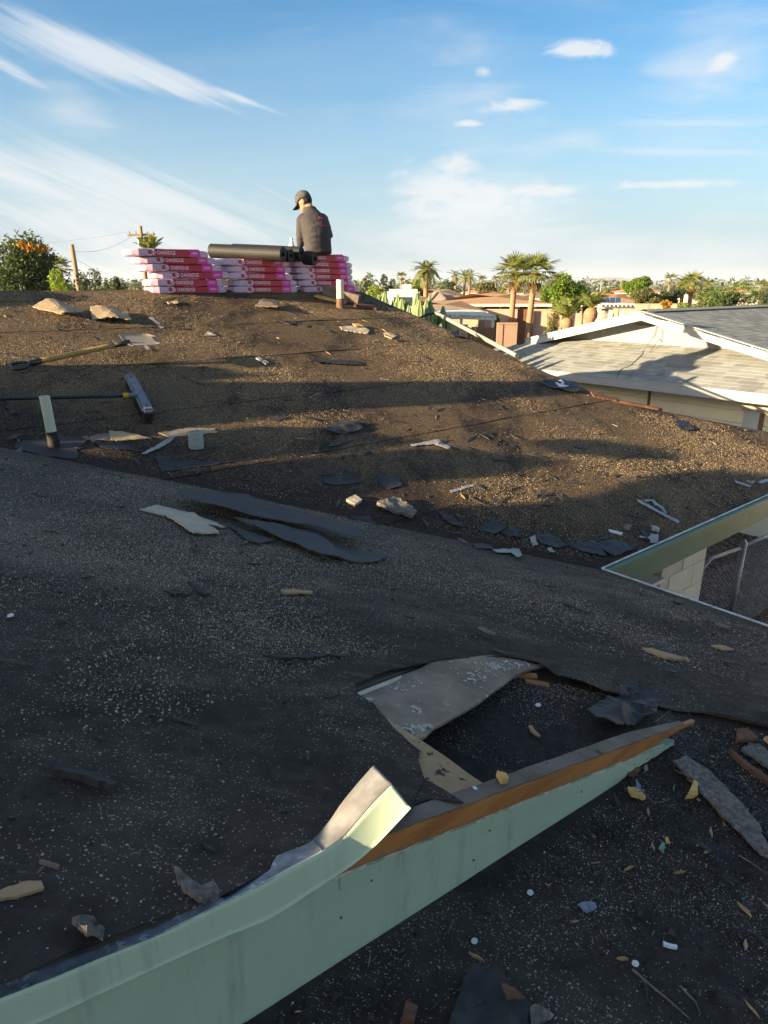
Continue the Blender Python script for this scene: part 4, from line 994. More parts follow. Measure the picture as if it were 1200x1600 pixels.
def broom():
    h0, h1 = PF.hit(202, 606), PF.hit(232, 664)
    root = empty('push_broom', PF.hit(200, 622), 'push broom with grey head and black pole reaching off the left edge', 'broom')
    up = PF.nu; d = (h1 - h0); L_ = np.linalg.norm(d); d /= L_; s_ = np.cross(up, d)
    o = h0 + up * .075 - s_ * .035
    obj('head', *rbox(o, d * L_, s_ * .075, up * .035, .014), GREYP, root)
    for t in (.1, .9):
        obj('head_slot', *rbox(o + d * (L_ * t - .02) + s_ * .027 + up * .0345, d * .04, s_ * .02, up * .003, .001), BLACKP, root)
    mb = MB(); rg = np.random.default_rng(2)
    for i in range(26):
        for j in range(4):
            c_ = o + d * (L_ * (i + .5) / 26) + s_ * (.012 + .017 * j)
            mb.tube([c_, c_ - up * .07 + d * rg.normal(0, .004) + s_ * rg.normal(0, .006)], [.005, .006], 5)
    br = mb.build('bristles', BLACKP, root); br['kind'] = 'stuff'
    m_ = (h0 + h1) / 2 + up * .11
    p0 = PF.hit(-140, 641) + up * .06; p1 = PF.hit(194, 640) + up * .10
    obj('pole', *tubev([p0 + (p1 - p0) * t for t in np.linspace(0, 1, 6)], .013, 12), BLACKP, root, smooth=True)
    pd = (p1 - p0) / np.linalg.norm(p1 - p0)
    obj('collar', *tubev([p1 - pd * .005, p1 + pd * .03], .019, 14), YEL, root, smooth=True)
    obj('bracket', *tubev([p1 + pd * .03, p1 + pd * .08, m_ - up * .02], [.017, .018, .026], 12), GREYP, root, smooth=True)
broom()
def squeegee():
    a = at(681, 489, 9.3); b = PF.hit(806, 560) + PF.nu * .03
    root = empty('squeegee', b, 'long pale squeegee pole leaning across the far rake edge', 'squeegee')
    a = a + np.array([0, 0, 0])
    obj('pole', *tubev([a + (b - a) * t for t in np.linspace(0, 1, 6)], .024, 12), M('pole_aluminium', (.50, .46, .34), (.40, .37, .28), 5, .4, .3), root, smooth=True)
    d = (b - a) / np.linalg.norm(b - a)
    obj('head', *rbox(b - d * .02 + np.array([-.02, -.06, -.02]), d * .10, np.array([.06, .14, 0]), (0, 0, .04), .008), BLACKP, root)
    obj('end_bracket', *tubev([a - d * .02, a + np.array([-.12, .02, -.02]), a + np.array([-.27, .04, -.10])], .016, 8), BLACKP, root, smooth=True)
squeegee()

# ------------------------------------------------------------------ shingle bundles on the ridge
WRAP = M('pink_wrapper', (.58, .40, .50), (.53, .34, .44), 6, .38, bump=.8, bscale=18, thin=(.80, .66, .74), thinlo=.56, thinhi=.64, thinscale=9, spec=.5)
REDW = M('red_wrapper', (.52, .008, .036), (.42, .006, .028), 6, .35, bump=.7, bscale=18, spec=.5)
MAGW = M('magenta_wrapper', (.70, .04, .30), (.58, .03, .24), 8, .35, bump=.6, bscale=18, spec=.5)
PRINT = M('white_print', (.86, .82, .84), (.82, .78, .80), 20, .5)
BL, BD, BHT = .865, .31, .072
def sag(x, y, z, k): return z + .004 * math.sin(x * 7 + k * 2.1) * (z / BHT) - .003 * ((x / BL - .5) * 2) ** 4
def bundle_mesh(k):
    rg = random.Random(k)
    xs = np.linspace(0, BL, 15); prof = []
    r_ = .014
    for (cy, cz, a0) in ((BD - r_, BHT - r_, 0), (r_, BHT - r_, 90), (r_, r_, 180), (BD - r_, r_, 270)):
        for j in range(3):
            t = R(a0 + j * 45); prof.append((cy + r_ * math.cos(t), cz + r_ * math.sin(t)))
    # add mid points on long sides for slack wrapper
    V = []; Fc = []; n = len(prof)
    for i, x in enumerate(xs):
        for (y, z) in prof:
            e_ = noise.noise(Vector((x * 9, y * 12 + k * 3, z * 20))) * .004
            sq = 1 - .25 * max(0, abs(x / BL - .5) * 2 - .96) / .04
            V.append((x, (y - BD / 2) * (sq) + BD / 2 + e_, sag(x, y, (z - BHT / 2) * sq + BHT / 2, k) + e_ * .6))
    for i in range(len(xs) - 1):
        for j in range(n): Fc.append((i * n + j, i * n + (j + 1) % n, (i + 1) * n + (j + 1) % n, (i + 1) * n + j))
    Fc.append(tuple(range(n))); Fc.append(tuple(reversed(range((len(xs) - 1) * n, len(xs) * n))))
    Fc = [tuple(reversed(f)) for f in Fc]
    return mesh_data('wrapper', V, Fc, WRAP, smooth=False)
def sleeve(x0, x1, out, mat, name):
    """printed band wrapped round front, top and back of a bundle"""
    V = []; Fc = []; pr = [(-out, .004), (-out, BHT * .5), (-out, BHT - .010), (.010, BHT + out + .002), (BD - .010, BHT + out + .002), (BD + out, BHT - .010), (BD + out, .004)]
    n = len(pr); xs = np.linspace(x0, x1, 7)
    for x in xs:
        for y, z in pr: V.append((x, y + (-.0015 if y < 0 else 0), sag(x, y, z, 1)))
    for i in range(len(xs) - 1):
        for j in range(n - 1): Fc.append((i * n + j, (i + 1) * n + j, (i + 1) * n + j + 1, i * n + j + 1))
    return mesh_data(name, V, Fc, mat)
wr = [bundle_mesh(k) for k in range(4)]
m_red = sleeve(.225, .62, .0045, REDW, 'red_band'); m_mag = sleeve(.624, .745, .0045, MAGW, 'magenta_band')
def text_mesh(txt, size):
    cu = bpy.data.curves.new('t', 'FONT'); cu.body = txt; cu.size = size; cu.extrude = .0004; cu.resolution_u = 2
    o = bpy.data.objects.new('t', cu); COL.objects.link(o)
    me = bpy.data.meshes.new_from_object(o.evaluated_get(bpy.context.evaluated_depsgraph_get()))
    bpy.data.objects.remove(o); bpy.data.curves.remove(cu)
    return me
tm = text_mesh('OAKRIDGE', .050); tm.name = 'lettering'; tm.materials.append(PRINT)
xs_ = [v.co.x for v in tm.vertices]; w_ = max(xs_) - min(xs_)
for v in tm.vertices: v.co.x = (v.co.x - min(xs_)) * .205 / w_; v.co.y *= 1.05
logo = mesh_data('logo_square', *rbox((.165, -.0065, .018), (.036, 0, 0), (0, .004, 0), (0, 0, .042), .001), REDW)
curl = mesh_data('logo_curl', *tubev([(.213, -.0066, .020), (.232, -.0066, .022), (.240, -.0066, .036), (.226, -.0066, .046), (.216, -.0066, .056), (.224, -.0066, .062)], .0055, 6), PRINT)
mpan = mesh_data('print_panel', *boxv((.642, -.0068, .030), (.075, 0, 0), (0, .002, 0), (0, 0, .020)), M('pale_panel', (.72, .30, .52), (.66, .24, .46), 10, .5))
def bundle(label, loc, rz, k, tilt=0.0, roll=0.0):
    root = empty('shingle_bundle', loc, label, 'shingle bundle', 'pink and red shingle bundles stacked on the ridge', rz)
    root.rotation_euler = (roll, tilt, rz)
    link('wrapper', wr[k % 4], root); link('red_band', m_red, root); link('magenta_band', m_mag, root)
    link('logo_square', logo, root); link('logo_curl', curl, root); link('print_panel', mpan, root)
    link('lettering', tm, root, (.258, -.0068, .019), (R(90), 0, 0))
    return root
RIDGE_Z = PF.pt(0, 5.6)[2]
rzb = math.atan2(E2[1], E2[0])
ORD = ['bottom', 'second', 'third', 'fourth', 'fifth', 'sixth', 'seventh']
def stack(which, pxl, rows, shifts, u0=5.44):
    """rows of bundles; shifts move each along the ridge (x) and across it (y)"""
    a0 = None
    for px_ in np.linspace(-2, 4, 1201):
        p = PF.pt(px_, u0); d_ = p - CAM; # pixel column of a point on the slope
        fw = d_[1] * math.cos(PITCH) - d_[2] * math.sin(PITCH); x_ = 600 + FPX * d_[0] / fw
        if x_ >= pxl: a0 = px_; break
    out = []
    z = RIDGE_Z - .030
    for i in range(rows):
        sx, sy, tz = shifts[i]
        q = np.append(C[:2] + E2 * (a0 + sx) + G2 * (u0 + sy), z)
        nm = ('%s shingle bundle of the %s stack' % ('top' if i == rows - 1 else ORD[i], which)) + ('' if i in (0, rows - 1) else ', counted from the roof')
        out.append(bundle(nm, q, rzb + tz, i + rows, R(random.uniform(-.5, .5)), 0))
        z += BHT + .002
    return a0, z, u0
s1 = stack('left', 241, 6, [(0, 0, 0), (-.012, -.005, .01), (.06, .02, -.03), (-.05, 0, .02), (-.095, .01, .02), (-.19, -.02, .03)])
s2 = stack('middle', 368, 5, [(0, 0, .0), (.01, .01, .01), (-.08, .0, -.02), (-.05, .02, .02), (-.10, 0, .01)])
s3 = stack('right', 476, 6, [(.02, 0, 0), (-.04, .03, .02), (-.06, .02, .03), (-.07, .02, .02), (-.08, .03, .0), (-.12, .02, .02)])

# four rolls of black underlayment on the middle stack
ROLL = M('black_roll', (.012, .0125, .013), (.018, .0185, .019), 5, .6, bump=.3, bscale=30, spec=.3)
ROLLE = M('roll_end', (.012, .012, .013), (.03, .03, .032), 40, .7)
rax = np.array([math.sin(R(112)), math.cos(R(112)), -.055]); rax /= np.linalg.norm(rax)
rpx = np.array([math.sin(R(34)), math.cos(R(34)), 0])
rc = at(441, 402, 8.35); rr = .080
rc[2] = s2[1] + rr - .03
labs = ['thickest black roll of underlayment, nearest on the middle stack', 'second black roll from the front on the middle stack', 'third black roll from the front on the middle stack', 'rearmost black roll, beside the seated worker']
for i in range(4):
    r_ = rr * (1, .9, .95, .97)[i]
    e1 = rc + rpx * (.02 + .175 * i) * 1.0 + np.array([.0, 0, (0, -.01, .02, -.03)[i]]) + rax * (0, -.03, -.02, .03)[i]
    e0 = e1 - rax * (.98, .93, .95, .70)[i]
    root = empty('underlayment_roll', (e0 + e1) / 2 - np.array([0, 0, r_]), labs[i], 'roll', 'black underlayment rolls')
    V = []; Fc = []; n = 26
    a_ = np.cross(rax, (0, 0, 1)); a_ /= np.linalg.norm(a_); b_ = np.cross(rax, a_)
    prof = [(e0, r_ * .28), (e0, r_), (e0 + (e1 - e0) * .5, r_ * 1.01), (e1, r_), (e1 - rax * .001, r_ * .30), (e1 - rax * .10, r_ * .30)]
    for c_, q_ in prof:
        for k in range(n):
            t = 6.2832 * k / n; sp = 1 + .02 * (k / n)
            V.append(c_ + (a_ * math.cos(t) + b_ * math.sin(t)) * q_ * sp)
    for j in range(len(prof) - 1):
        for k in range(n): Fc.append((j * n + k, j * n + (k + 1) % n, (j + 1) * n + (k + 1) % n, (j + 1) * n + k))
    obj('sheet', V, Fc, ROLL, root)
    V, Fc = tubev([e1 - rax * .02, e1 + rax * .003], [r_ * .36, r_ * .36], 18, False); obj('core_tube', V, Fc, ROLLE, root)
# water bottle standing behind the rolls
CLEAR = bpy.data.materials.new('clear_plastic'); CLEAR.use_nodes = True
b_ = CLEAR.node_tree.nodes['Principled BSDF']; b_.inputs['Base Color'].default_value = (.80, .84, .86, 1); b_.inputs['Roughness'].default_value = .15; b_.inputs['Transmission Weight'].default_value = .55; b_.inputs['IOR'].default_value = 1.33
bp = at(456, 391, 9.0); bt = at(456, 372, 9.0); hh = bt[2] - bp[2] + .10; bp[2] -= .10
root = empty('water_bottle', bp, 'clear plastic water bottle standing between rolls and worker', 'bottle')
prof = [(0, .038), (.01, .042), (.3, .041), (.34, .036), (.38, .041), (.62, .041), (.76, .030), (.86, .016), (.92, .015)]
obj('bottle_body', *tubev([bp + np.array([0, 0, z * hh]) for z, _ in prof], [r_ for _, r_ in prof], 16), CLEAR, root, smooth=True)
obj('cap', *tubev([bp + np.array([0, 0, .91 * hh]), bp + np.array([0, 0, 1.0 * hh])], .018, 14), WHITE, root)
obj('paper_label', *tubev([bp + np.array([0, 0, .40 * hh]), bp + np.array([0, 0, .60 * hh])], .0425, 16, False), WHITE, root, smooth=True)

# ------------------------------------------------------------------ the worker sitting on the right stack
def remesh(pieces, vox, smooth=4):
    mb = MB()
    for V, Fc in pieces: mb.add(V, Fc)
    me = mesh_data('tmp', mb.V, mb.F); o = bpy.data.objects.new('tmp', me); COL.objects.link(o)
    r_ = o.modifiers.new('r', 'REMESH'); r_.mode = 'VOXEL'; r_.voxel_size = vox
    s_ = o.modifiers.new('s', 'SMOOTH'); s_.iterations = smooth; s_.factor = .5
    dg = bpy.context.evaluated_depsgraph_get(); dg.update()
    out = bpy.data.meshes.new_from_object(o.evaluated_get(dg)); bpy.data.objects.remove(o)
    V = np.array([v.co[:] for v in out.vertices]); Fc = [tuple(p.vertices) for p in out.polygons]
    bpy.data.meshes.remove(out)
    return V, Fc
def ellip(c, r_, n=14, m_=9):
    V = []; Fc = []
    for i in range(1, m_):
        t = math.pi * i / m_
        for k in range(n):
            q = 2 * math.pi * k / n; V.append((c[0] + r_[0] * math.sin(t) * math.cos(q), c[1] + r_[1] * math.sin(t) * math.sin(q), c[2] + r_[2] * math.cos(t)))
    for i in range(m_ - 2):
        for k in range(n): Fc.append((i * n + k, (i + 1) * n + k, (i + 1) * n + (k + 1) % n, i * n + (k + 1) % n))
    V += [(c[0], c[1], c[2] + r_[2]), (c[0], c[1], c[2] - r_[2])]; a = len(V) - 2
    for k in range(n): Fc += [(a, k, (k + 1) % n), (a + 1, (m_ - 2) * n + (k + 1) % n, (m_ - 2) * n + k)]
    return V, Fc
def loft(rings, n=18):
    """rings: (centre, rx, ry) stacked along z"""
    V = []; Fc = []
    for c_, rx, ry in rings:
        for k in range(n):
            q = 6.28319 * k / n; V.append((c_[0] + rx * math.cos(q), c_[1] + ry * math.sin(q), c_[2]))
    for i in range(len(rings) - 1):
        for k in range(n): Fc.append((i * n + k, i * n + (k + 1) % n, (i + 1) * n + (k + 1) % n, (i + 1) * n + k))
    Fc += [tuple(reversed(range(n))), tuple((len(rings) - 1) * n + k for k in range(n))]
    return V, Fc
def person():
    SHIRT = M('charcoal_shirt', (.060, .052, .052), (.045, .040, .042), 4, .85, bump=1.2, bscale=14)
    JEANS = M('blue_jeans', (.085, .155, .26), (.05, .10, .19), 10, .85, bump=.5, bscale=60)
    SKIN = M('skin', (.46, .235, .15), (.40, .19, .115), 8, .55)
    CAPM = M('camo_cap', (.045, .047, .045), (.10, .10, .092), 16, .85, detail=2)
    HAIR = M('dark_hair', (.018, .014, .012), (.03, .024, .02), 40, .7)
    BOOT = M('work_boot', (.16, .09, .045), (.10, .055, .03), 8, .7)
    seat = at(497, 405, 8.95); seat[2] = s3[1] - .004
    root = empty('person', seat, 'worker in charcoal shirt, jeans and cap sitting on the right stack, seen from behind', 'person')
    root.rotation_euler = (R(-8), R(-3), R(30)); root.scale = (.93, .93, .93)      # faces away, a little to the left
    hs = 1.0
    # head looks left and down
    hc = np.array([-.045, .105, .672]); hr = Matrix.Rotation(R(44), 3, 'Z') @ Matrix.Rotation(R(-26), 3, 'X')
    def hd(p): q = hr @ (Vector(p) * 1.08); return (hc[0] + q.x, hc[1] + q.y, hc[2] + q.z)
    def hell(c_, r_): V, Fc = ellip(c_, r_); return [hd(v) for v in V], Fc
    def arm(sh, el_, wr_, r0, r1, r2):
        P = [np.array(p, float) for p in (sh, el_, wr_)]; mid1 = (P[0] + P[1]) / 2; mid2 = P[1] * .6 + P[2] * .4
        return tubev([P[0], mid1, P[1], mid2, P[2]], [r0, r0 * .95, r1, r1 * .95, r2], 12)
    lsh, lel, lwr = (-.150, .035, .462), (-.198, .045, .235), (-.185, .150, .045)
    rsh, rel, rwr = (.150, .02, .462), (.205, .01, .235), (.09, .19, .14)
    def hand(w_, d, curl_):
        """palm and five bent fingers"""
        w_ = np.array(w_, float); d = np.array(d, float); d /= np.linalg.norm(d)
        s_ = np.cross(d, (0, 0, 1.)); s_ /= np.linalg.norm(s_); u_ = np.cross(s_, d)
        out = [tubev([w_ - d * .03, w_, w_ + d * .05, w_ + d * .09], [(.024, .028), (.026, .020), (.040, .015), (.036, .012)], 10)]
        for k, (off, ln) in enumerate(((-.030, .066), (-.010, .076), (.011, .072), (.030, .056))):
            b0 = w_ + d * .082 + s_ * off; pts = [b0]; dd = d.copy()
            for j, f_ in enumerate((.45, .32, .25)):
                dd = dd - u_ * curl_; dd /= np.linalg.norm(dd); pts.append(pts[-1] + dd * ln * f_)
            out.append(tubev(pts, [.0095, .009, .0085, .007], 8))
        t0 = w_ + d * .03 - s_ * .03
        out.append(tubev([t0, t0 + d * .025 - s_ * .02 - u_ * .01, t0 + d * .055 - s_ * .026 - u_ * .02], [.011, .010, .008], 8))
        return out
    # bare body: head, neck, trunk core, arms to the hands - one surface
    body = [hell((0, 0, .012), (.074, .092, .105)), hell((0, .035, -.045), (.056, .062, .062)), hell((0, .088, -.012), (.013, .020, .022)),
            hell((0, .062, -.085), (.030, .025, .020)), hell((.074, -.004, -.005), (.012, .022, .032)), hell((-.074, -.004, -.005), (.012, .022, .032)),
            hell((.03, .078, .018), (.014, .012, .009)), hell((-.03, .078, .018), (.014, .012, .009)), hell((0, .082, -.052), (.024, .012, .006)),
            tubev([(0, .01, .46), (-.005, .045, .56), (-.02, .08, .64)], [.065, .057, .055], 14),
            loft([((0, 0, .05), .12, .09), ((0, -.02, .25), .13, .09), ((0, .0, .46), .13, .08), ((0, .01, .50), .08, .06)]),
            arm(lsh, lel, lwr, .030, .028, .025), arm(rsh, rel, rwr, .030, .028, .025), tubev([(-.15, .02, .45), (0, .01, .45), (.15, .02, .45)], .030, 10)]
    body += hand(lwr, (.05, .7, -.55), .35) + hand(rwr, (-.5, .75, -.25), .4)
    V, Fc = remesh(body, .0075, 3)
    b = obj('body', V, Fc, SKIN, root, local=True, smooth=True)
    # shirt: trunk and long sleeves
    rings = [((0, -.01, -.005), .184, .134), ((0, -.015, .03), .190, .142), ((0, -.035, .12), .184, .138), ((0, -.055, .22), .188, .140), ((0, -.055, .32), .198, .140), ((0, -.035, .41), .196, .132), ((-.003, -.005, .47), .170, .116), ((-.006, .02, .52), .122, .098), ((-.012, .035, .565), .092, .086), ((-.016, .045, .60), .084, .08)]
    sh = [loft(rings, 22), arm(lsh, lel, (-.187, .137, .063), .066, .055, .042), arm(rsh, rel, (.105, .175, .145), .066, .055, .042), ellip((-.135, .025, .462), (.070, .066, .058)), ellip((.135, .02, .462), (.070, .066, .058)),
          tubev([(0, .03, .535), (-.006, .042, .562)], [.074, .070], 14)]
    V, Fc = remesh(sh, .011, 3)
    V = np.array([v + np.array([0, 0, 0]) + .007 * np.array([0, noise.noise(Vector((v[0] * 9, v[1] * 5, v[2] * 22))), 0]) for v in V])
    obj('shirt', V, Fc, SHIRT, root, local=True, smooth=True)
    # red print on the back: a script mark and a line of small marks
    REDP = M('shirt_print', (.42, .025, .05), (.34, .02, .04), 20, .8)
    # print height follows the back surface
    def back_y(x, z):
        best = None
        for v in V:
            if abs(v[0] - x) < .014 and abs(v[2] - z) < .014 and (best is None or v[1] < best): best = v[1]
        return (best if best is not None else -.14) - .004
    cur = [(-.03, .405), (-.02, .44), (-.012, .405), (-.002, .43), (.008, .405), (.016, .415), (.022, .402), (.032, .412), (.04, .40), (.05, .41), (.062, .398), (.075, .402), (.090, .396)]
    obj('back_print', *tubev([(x + .025, back_y(x + .025, z), z) for x, z in cur], .0035, 6), REDP, root, local=True)
    mb = MB()
    for i in range(15):
        x = -.02 + i * .0085; z = .312 - .0004 * i
        mb.box((x + .02, back_y(x + .02, z), z), (.0055, 0, 0), (0, .004, 0), (0, 0, .011 if i % 3 else .014))
    mb.build('back_print_line', REDP, root, local=True)
    # jeans
    def leg(s_): return [tubev([(s_ * .09, -.02, .05), (s_ * .115, .20, .075), (s_ * .13, .43, .07)], [.098, .086, .070], 14), tubev([(s_ * .13, .42, .075), (s_ * .13, .46, -.12), (s_ * .13, .44, -.36)], [.068, .062, .050], 14)]
    V, Fc = remesh([loft([((0, -.01, -.03), .165, .115), ((0, -.01, .02), .182, .128), ((0, -.01, .075), .178, .126)], 20), ellip((0, -.02, .035), (.178, .13, .075))] + leg(1) + leg(-1), .012, 3)
    V = np.array([[v[0], v[1], max(v[2], .0) if v[1] < .17 else v[2]] for v in V])
    obj('jeans', V, Fc, JEANS, root, local=True, smooth=True)
    for s_ in (1, -1):
        V, Fc = remesh([tubev([(s_ * .13, .44, -.34), (s_ * .13, .44, -.44)], [.052, .052], 12), ellip((s_ * .13, .50, -.44), (.048, .12, .045))], .012, 2)
        obj('boot', V, Fc, BOOT, root, local=True, smooth=True)
    # hair under the cap, cap crown, brim
    V, Fc = ellip((0, -.018, .020), (.080, .086, .100)); V = [hd((v[0], v[1], max(v[2], -.055))) for v in V]
    obj('hair', [v for v in V], Fc, HAIR, root, local=True, smooth=True)
    V, Fc = ellip((0, -.004, .045), (.090, .104, .096), 20, 12); V = [hd((v[0], v[1], max(v[2], .035 + .02 * (v[1] < -.02) * -1))) for v in V]
    capo = obj('cap', V, Fc, CAPM, root, local=True, smooth=True)
    V = []; Fc = []
    for j, rr_ in enumerate((0, .5, 1)):
        for k in range(11):
            t = R(-62 + 12.4 * k); bx_ = .080 * math.sin(t); by = .088 * math.cos(t)
            V.append(hd((bx_ * (1 + .12 * rr_), by + .085 * rr_ * math.cos(t * .9), .040 - .018 * rr_ - .02 * rr_ * abs(math.sin(t)))))
    V += [(v[0], v[1], v[2] - .004) for v in V]; m_ = 33
    for j in range(2):
        for k in range(10):
            f_ = (j * 11 + k, j * 11 + k + 1, (j + 1) * 11 + k + 1, (j + 1) * 11 + k); Fc += [f_, tuple(m_ + q for q in reversed(f_))]
    for k in range(10): Fc.append((22 + k, 22 + k + 1, m_ + 22 + k + 1, m_ + 22 + k))
    obj('brim', V, Fc, CAPM, capo, local=True)
person()

# ------------------------------------------------------------------ ground
GROUND = bpy.data.materials.new('desert_ground'); GROUND.use_nodes = True
def ground_mat():
    w = NT(GROUND.node_tree); b = w.n['Principled BSDF']; pos = w.node('ShaderNodeNewGeometry').outputs['Position']
    n1 = w.noise(pos, .05, 5, .6); n2 = w.noise(pos, .6, 6, .65)
    c = w.mix(w.sstep(n1, .42, .6), (.22, .165, .115), (.13, .13, .065)); c = w.mix(w.sstep(n2, .4, .7), c, (.16, .125, .09))
    w.put(b.inputs['Base Color'], c); b.inputs['Roughness'].default_value = .95
ground_mat()
rr_ = [0, 8, 20, 50, 120, 300, 900, 3000, 12000]; V = [(0, 0, -.012)]; Fc = []; n = 48
for r_ in rr_[1:]:
    for k in range(n): V.append((r_ * math.cos(6.28319 * k / n), r_ * math.sin(6.28319 * k / n), -.012))
for k in range(n): Fc.append((0, 1 + k, 1 + (k + 1) % n))
for i in range(len(rr_) - 2):
    for k in range(n): Fc.append((1 + i * n + k, 1 + (i + 1) * n + k, 1 + (i + 1) * n + (k + 1) % n, 1 + i * n + (k + 1) % n))
tag(obj('ground', V, Fc, GROUND, center=False), kind='structure', label='open dry ground of the neighbourhood')
# gravel yard in the court, with loose stones
GRAV = bpy.data.materials.new('gravel'); GRAV.use_nodes = True
def grav_mat():
    w = NT(GRAV.node_tree); b = w.n['Principled BSDF']; pos = w.node('ShaderNodeNewGeometry').outputs['Position']
    vo = w.node('ShaderNodeTexVoronoi', Vector=pos, Scale=22.0); sp = w.node('ShaderNodeSeparateColor', i0=vo.outputs['Color'])
    c = w.mix(sp.outputs[0], (.070, .055, .055), (.21, .165, .145)); c = w.mix(w.sstep(w.noise(pos, .8, 4), .5, .7), c, (.10, .07, .065))
    c = w.mix(w.sstep(vo.outputs['Distance'], .35, .7), c, (.025, .02, .02))
    w.put(b.inputs['Base Color'], c); b.inputs['Roughness'].default_value = .9
    bn = w.node('ShaderNodeBump', Height=vo.outputs['Distance'], Strength=1.0, Distance=.03); bn.invert = True; w.put(b.inputs['Normal'], bn.outputs[0])
grav_mat()
tag(obj('gravel_yard', [(1.5, -3, -.004), (14, -3, -.004), (16, 16, -.004), (5.0, 16, -.004), (0.5, 5, -.004)], [(0, 1, 2, 3, 4)], GRAV, center=False), 'dark gravel yard between the two houses', kind='structure')
rg = np.random.default_rng(31)
def pebbles(name, cx, cy, n, s0, s1, mat, fn, label):
    base = np.array([(1, 0, 0), (-.5, .85, 0), (-.5, -.85, 0), (0, 0, .9), (0, 0, -.4)]); F0 = [(0, 1, 3), (1, 2, 3), (2, 0, 3), (1, 0, 4), (2, 1, 4), (0, 2, 4)]
    V = np.zeros((n * 5, 3)); Fc = []
    for i in range(n):
        p, nu = fn(i); s_ = rg.uniform(s0, s1); t = rg.uniform(0, 6.28)
        B = base * s_ * rg.uniform(.6, 1.3, 3); c_, q = math.cos(t), math.sin(t)
        V[i * 5:i * 5 + 5] = np.c_[B[:, 0] * c_ - B[:, 1] * q, B[:, 0] * q + B[:, 1] * c_, B[:, 2]] + p + nu * s_ * .3
        Fc += [tuple(j + i * 5 for j in f) for f in F0]
    o = obj(name, V, Fc, mat, center=False); return tag(o, label, name.replace('_', ' ').rstrip('s') if False else 'gravel', kind='stuff')
STONE = M('yard_stone', (.20, .16, .145), (.09, .07, .065), 30, .9)
pebbles('yard_stones', 0, 0, 9000, .012, .035, STONE, lambda i: (np.array([rg.uniform(2.2, 7.5), rg.uniform(4.4, 13), 0]), np.array([0, 0, 1])), 'loose stones of the gravel yard')

# chain link fence by the court: post, top rail, mesh of crossing wires
FENCE = M('fence_galv', (.36, .37, .38), (.26, .27, .28), 12, .5, .5)
fp = at(1163, 850, 7.1); fb = np.array([fp[0] - .02, fp[1], 0.0])
fr = at(1245, 815, 8.0); fl = at(1098, 888, 6.75); fl2 = at(1112, 872, 6.85)
fence = empty('chain_link_fence', fb, 'galvanised chain link gate and post standing on the gravel', 'fence')
obj('post', *tubev([fb, fp + np.array([0, 0, .02])], .032, 14), FENCE, fence, smooth=True)
obj('post_cap', *tubev([fp + np.array([0, 0, .01]), fp + np.array([0, 0, .05])], [.037, .015], 12), FENCE, fence)
obj('top_rail', *tubev([fp - np.array([0, 0, .03]), fr], .022, 12), FENCE, fence, smooth=True)
obj('gate_rail', *tubev([fp - np.array([0.03, 0, .05]), fl2, fl, fl + np.array([-.01, -.02, -.25]), np.array([fl[0], fl[1], .1])], .020, 12), FENCE, fence, smooth=True)
def wires(A, B, ztop_a, ztop_b, name):
    mb = MB(); L_ = np.linalg.norm((B - A)[:2]); h = min(ztop_a, ztop_b); step = .075
    d = (B - A); d[2] = 0; d = d / L_; k = -h
    while k < L_:
        for s_ in (1, -1):
            a0, a1 = (max(k, 0), min(k + h, L_)); 
            if a1 > a0:
                z0, z1 = (a0 - k, a1 - k) if s_ == 1 else (h - (a0 - k), h - (a1 - k))
                p = np.array([A[0], A[1], 0]) + d * a0 + np.array([0, 0, z0]); q = np.array([A[0], A[1], 0]) + d * a1 + np.array([0, 0, z1]); mb.tube([p, q], .0022, 4, False)
        k += step
    o = mb.build(name, FENCE, fence); o['kind'] = 'stuff'
wires(fb.copy(), fr.copy(), fp[2] - .05, fr[2] - .02, 'wire_mesh')
wires(np.array([fl[0], fl[1], 0]), fb.copy(), fl[2] - .05, fp[2] - .05, 'wire_mesh')
# crumpled rubbish heap on the gravel
rgh = np.random.default_rng(8); cpt = at(1184, 968, 6.4); cpt[2] = .0
RUB = M('rubbish_film', (.030, .028, .03), (.10, .10, .11), 9, .35, spec=.6, thin=(.45, .20, .05), thinlo=.62, thinhi=.68, thinscale=7)
V, Fc = ellip((0, 0, 0), (.30, .26, .30), 22, 14)
V = [np.array(v) * (1 + .38 * noise.noise(Vector(v) * 7) + .2 * noise.noise(Vector(v) * 17)) + np.array([cpt[0], cpt[1], .2]) for v in V]
V = [np.array([v[0], v[1], max(v[2], 0.0)]) for v in V]
tag(obj('rubbish_bag', V, Fc, RUB), 'crumpled black rubbish bag with orange patches on the gravel', 'rubbish bag')

# ------------------------------------------------------------------ neighbouring house (gable over a hipped skirt roof)
ZE = CAMZ - 1.5
rE = ray(1003, 594); E0 = CAM + rE * ((ZE - CAMZ) / rE[2])
NA, NBd = E2, -G2                                    # a: away from us; b: to the right along its eave
def nb(a, b, z): q = E0[:2] + NA * a + NBd * b; return np.array([q[0], q[1], z])
SKN = np.array([-NA[0] * .27, -NA[1] * .27, 1.0])
def nbhit(x, y): # on the skirt plane
    r_ = ray(x, y); t = (SKN @ (E0 - CAM)) / (SKN @ r_); return CAM + r_ * t
def nbab(p): d = (p - E0)[:2]; return float(NA @ d), float(NBd @ d)
A1 = nbab(nbhit(1003, 537))[0]
gp = VPlane(nb(A1 - .42, 0, 0), NBd)
pk = gp.hit(1004, 486); pl = gp.hit(838, 522); pr = gp.hit(1200, 551)
bk = nbab(pk)[1]; sl = .5 * ((pk[2] - pl[2]) / abs(nbab(pl)[1] - bk) + (pk[2] - pr[2]) / abs(nbab(pr)[1] - bk))
ROOFW = 4.6
NH = empty('neighbour_house', nb(2, 0, 0), 'neighbour house with pale shingle roof, white gable and cream siding', 'house')
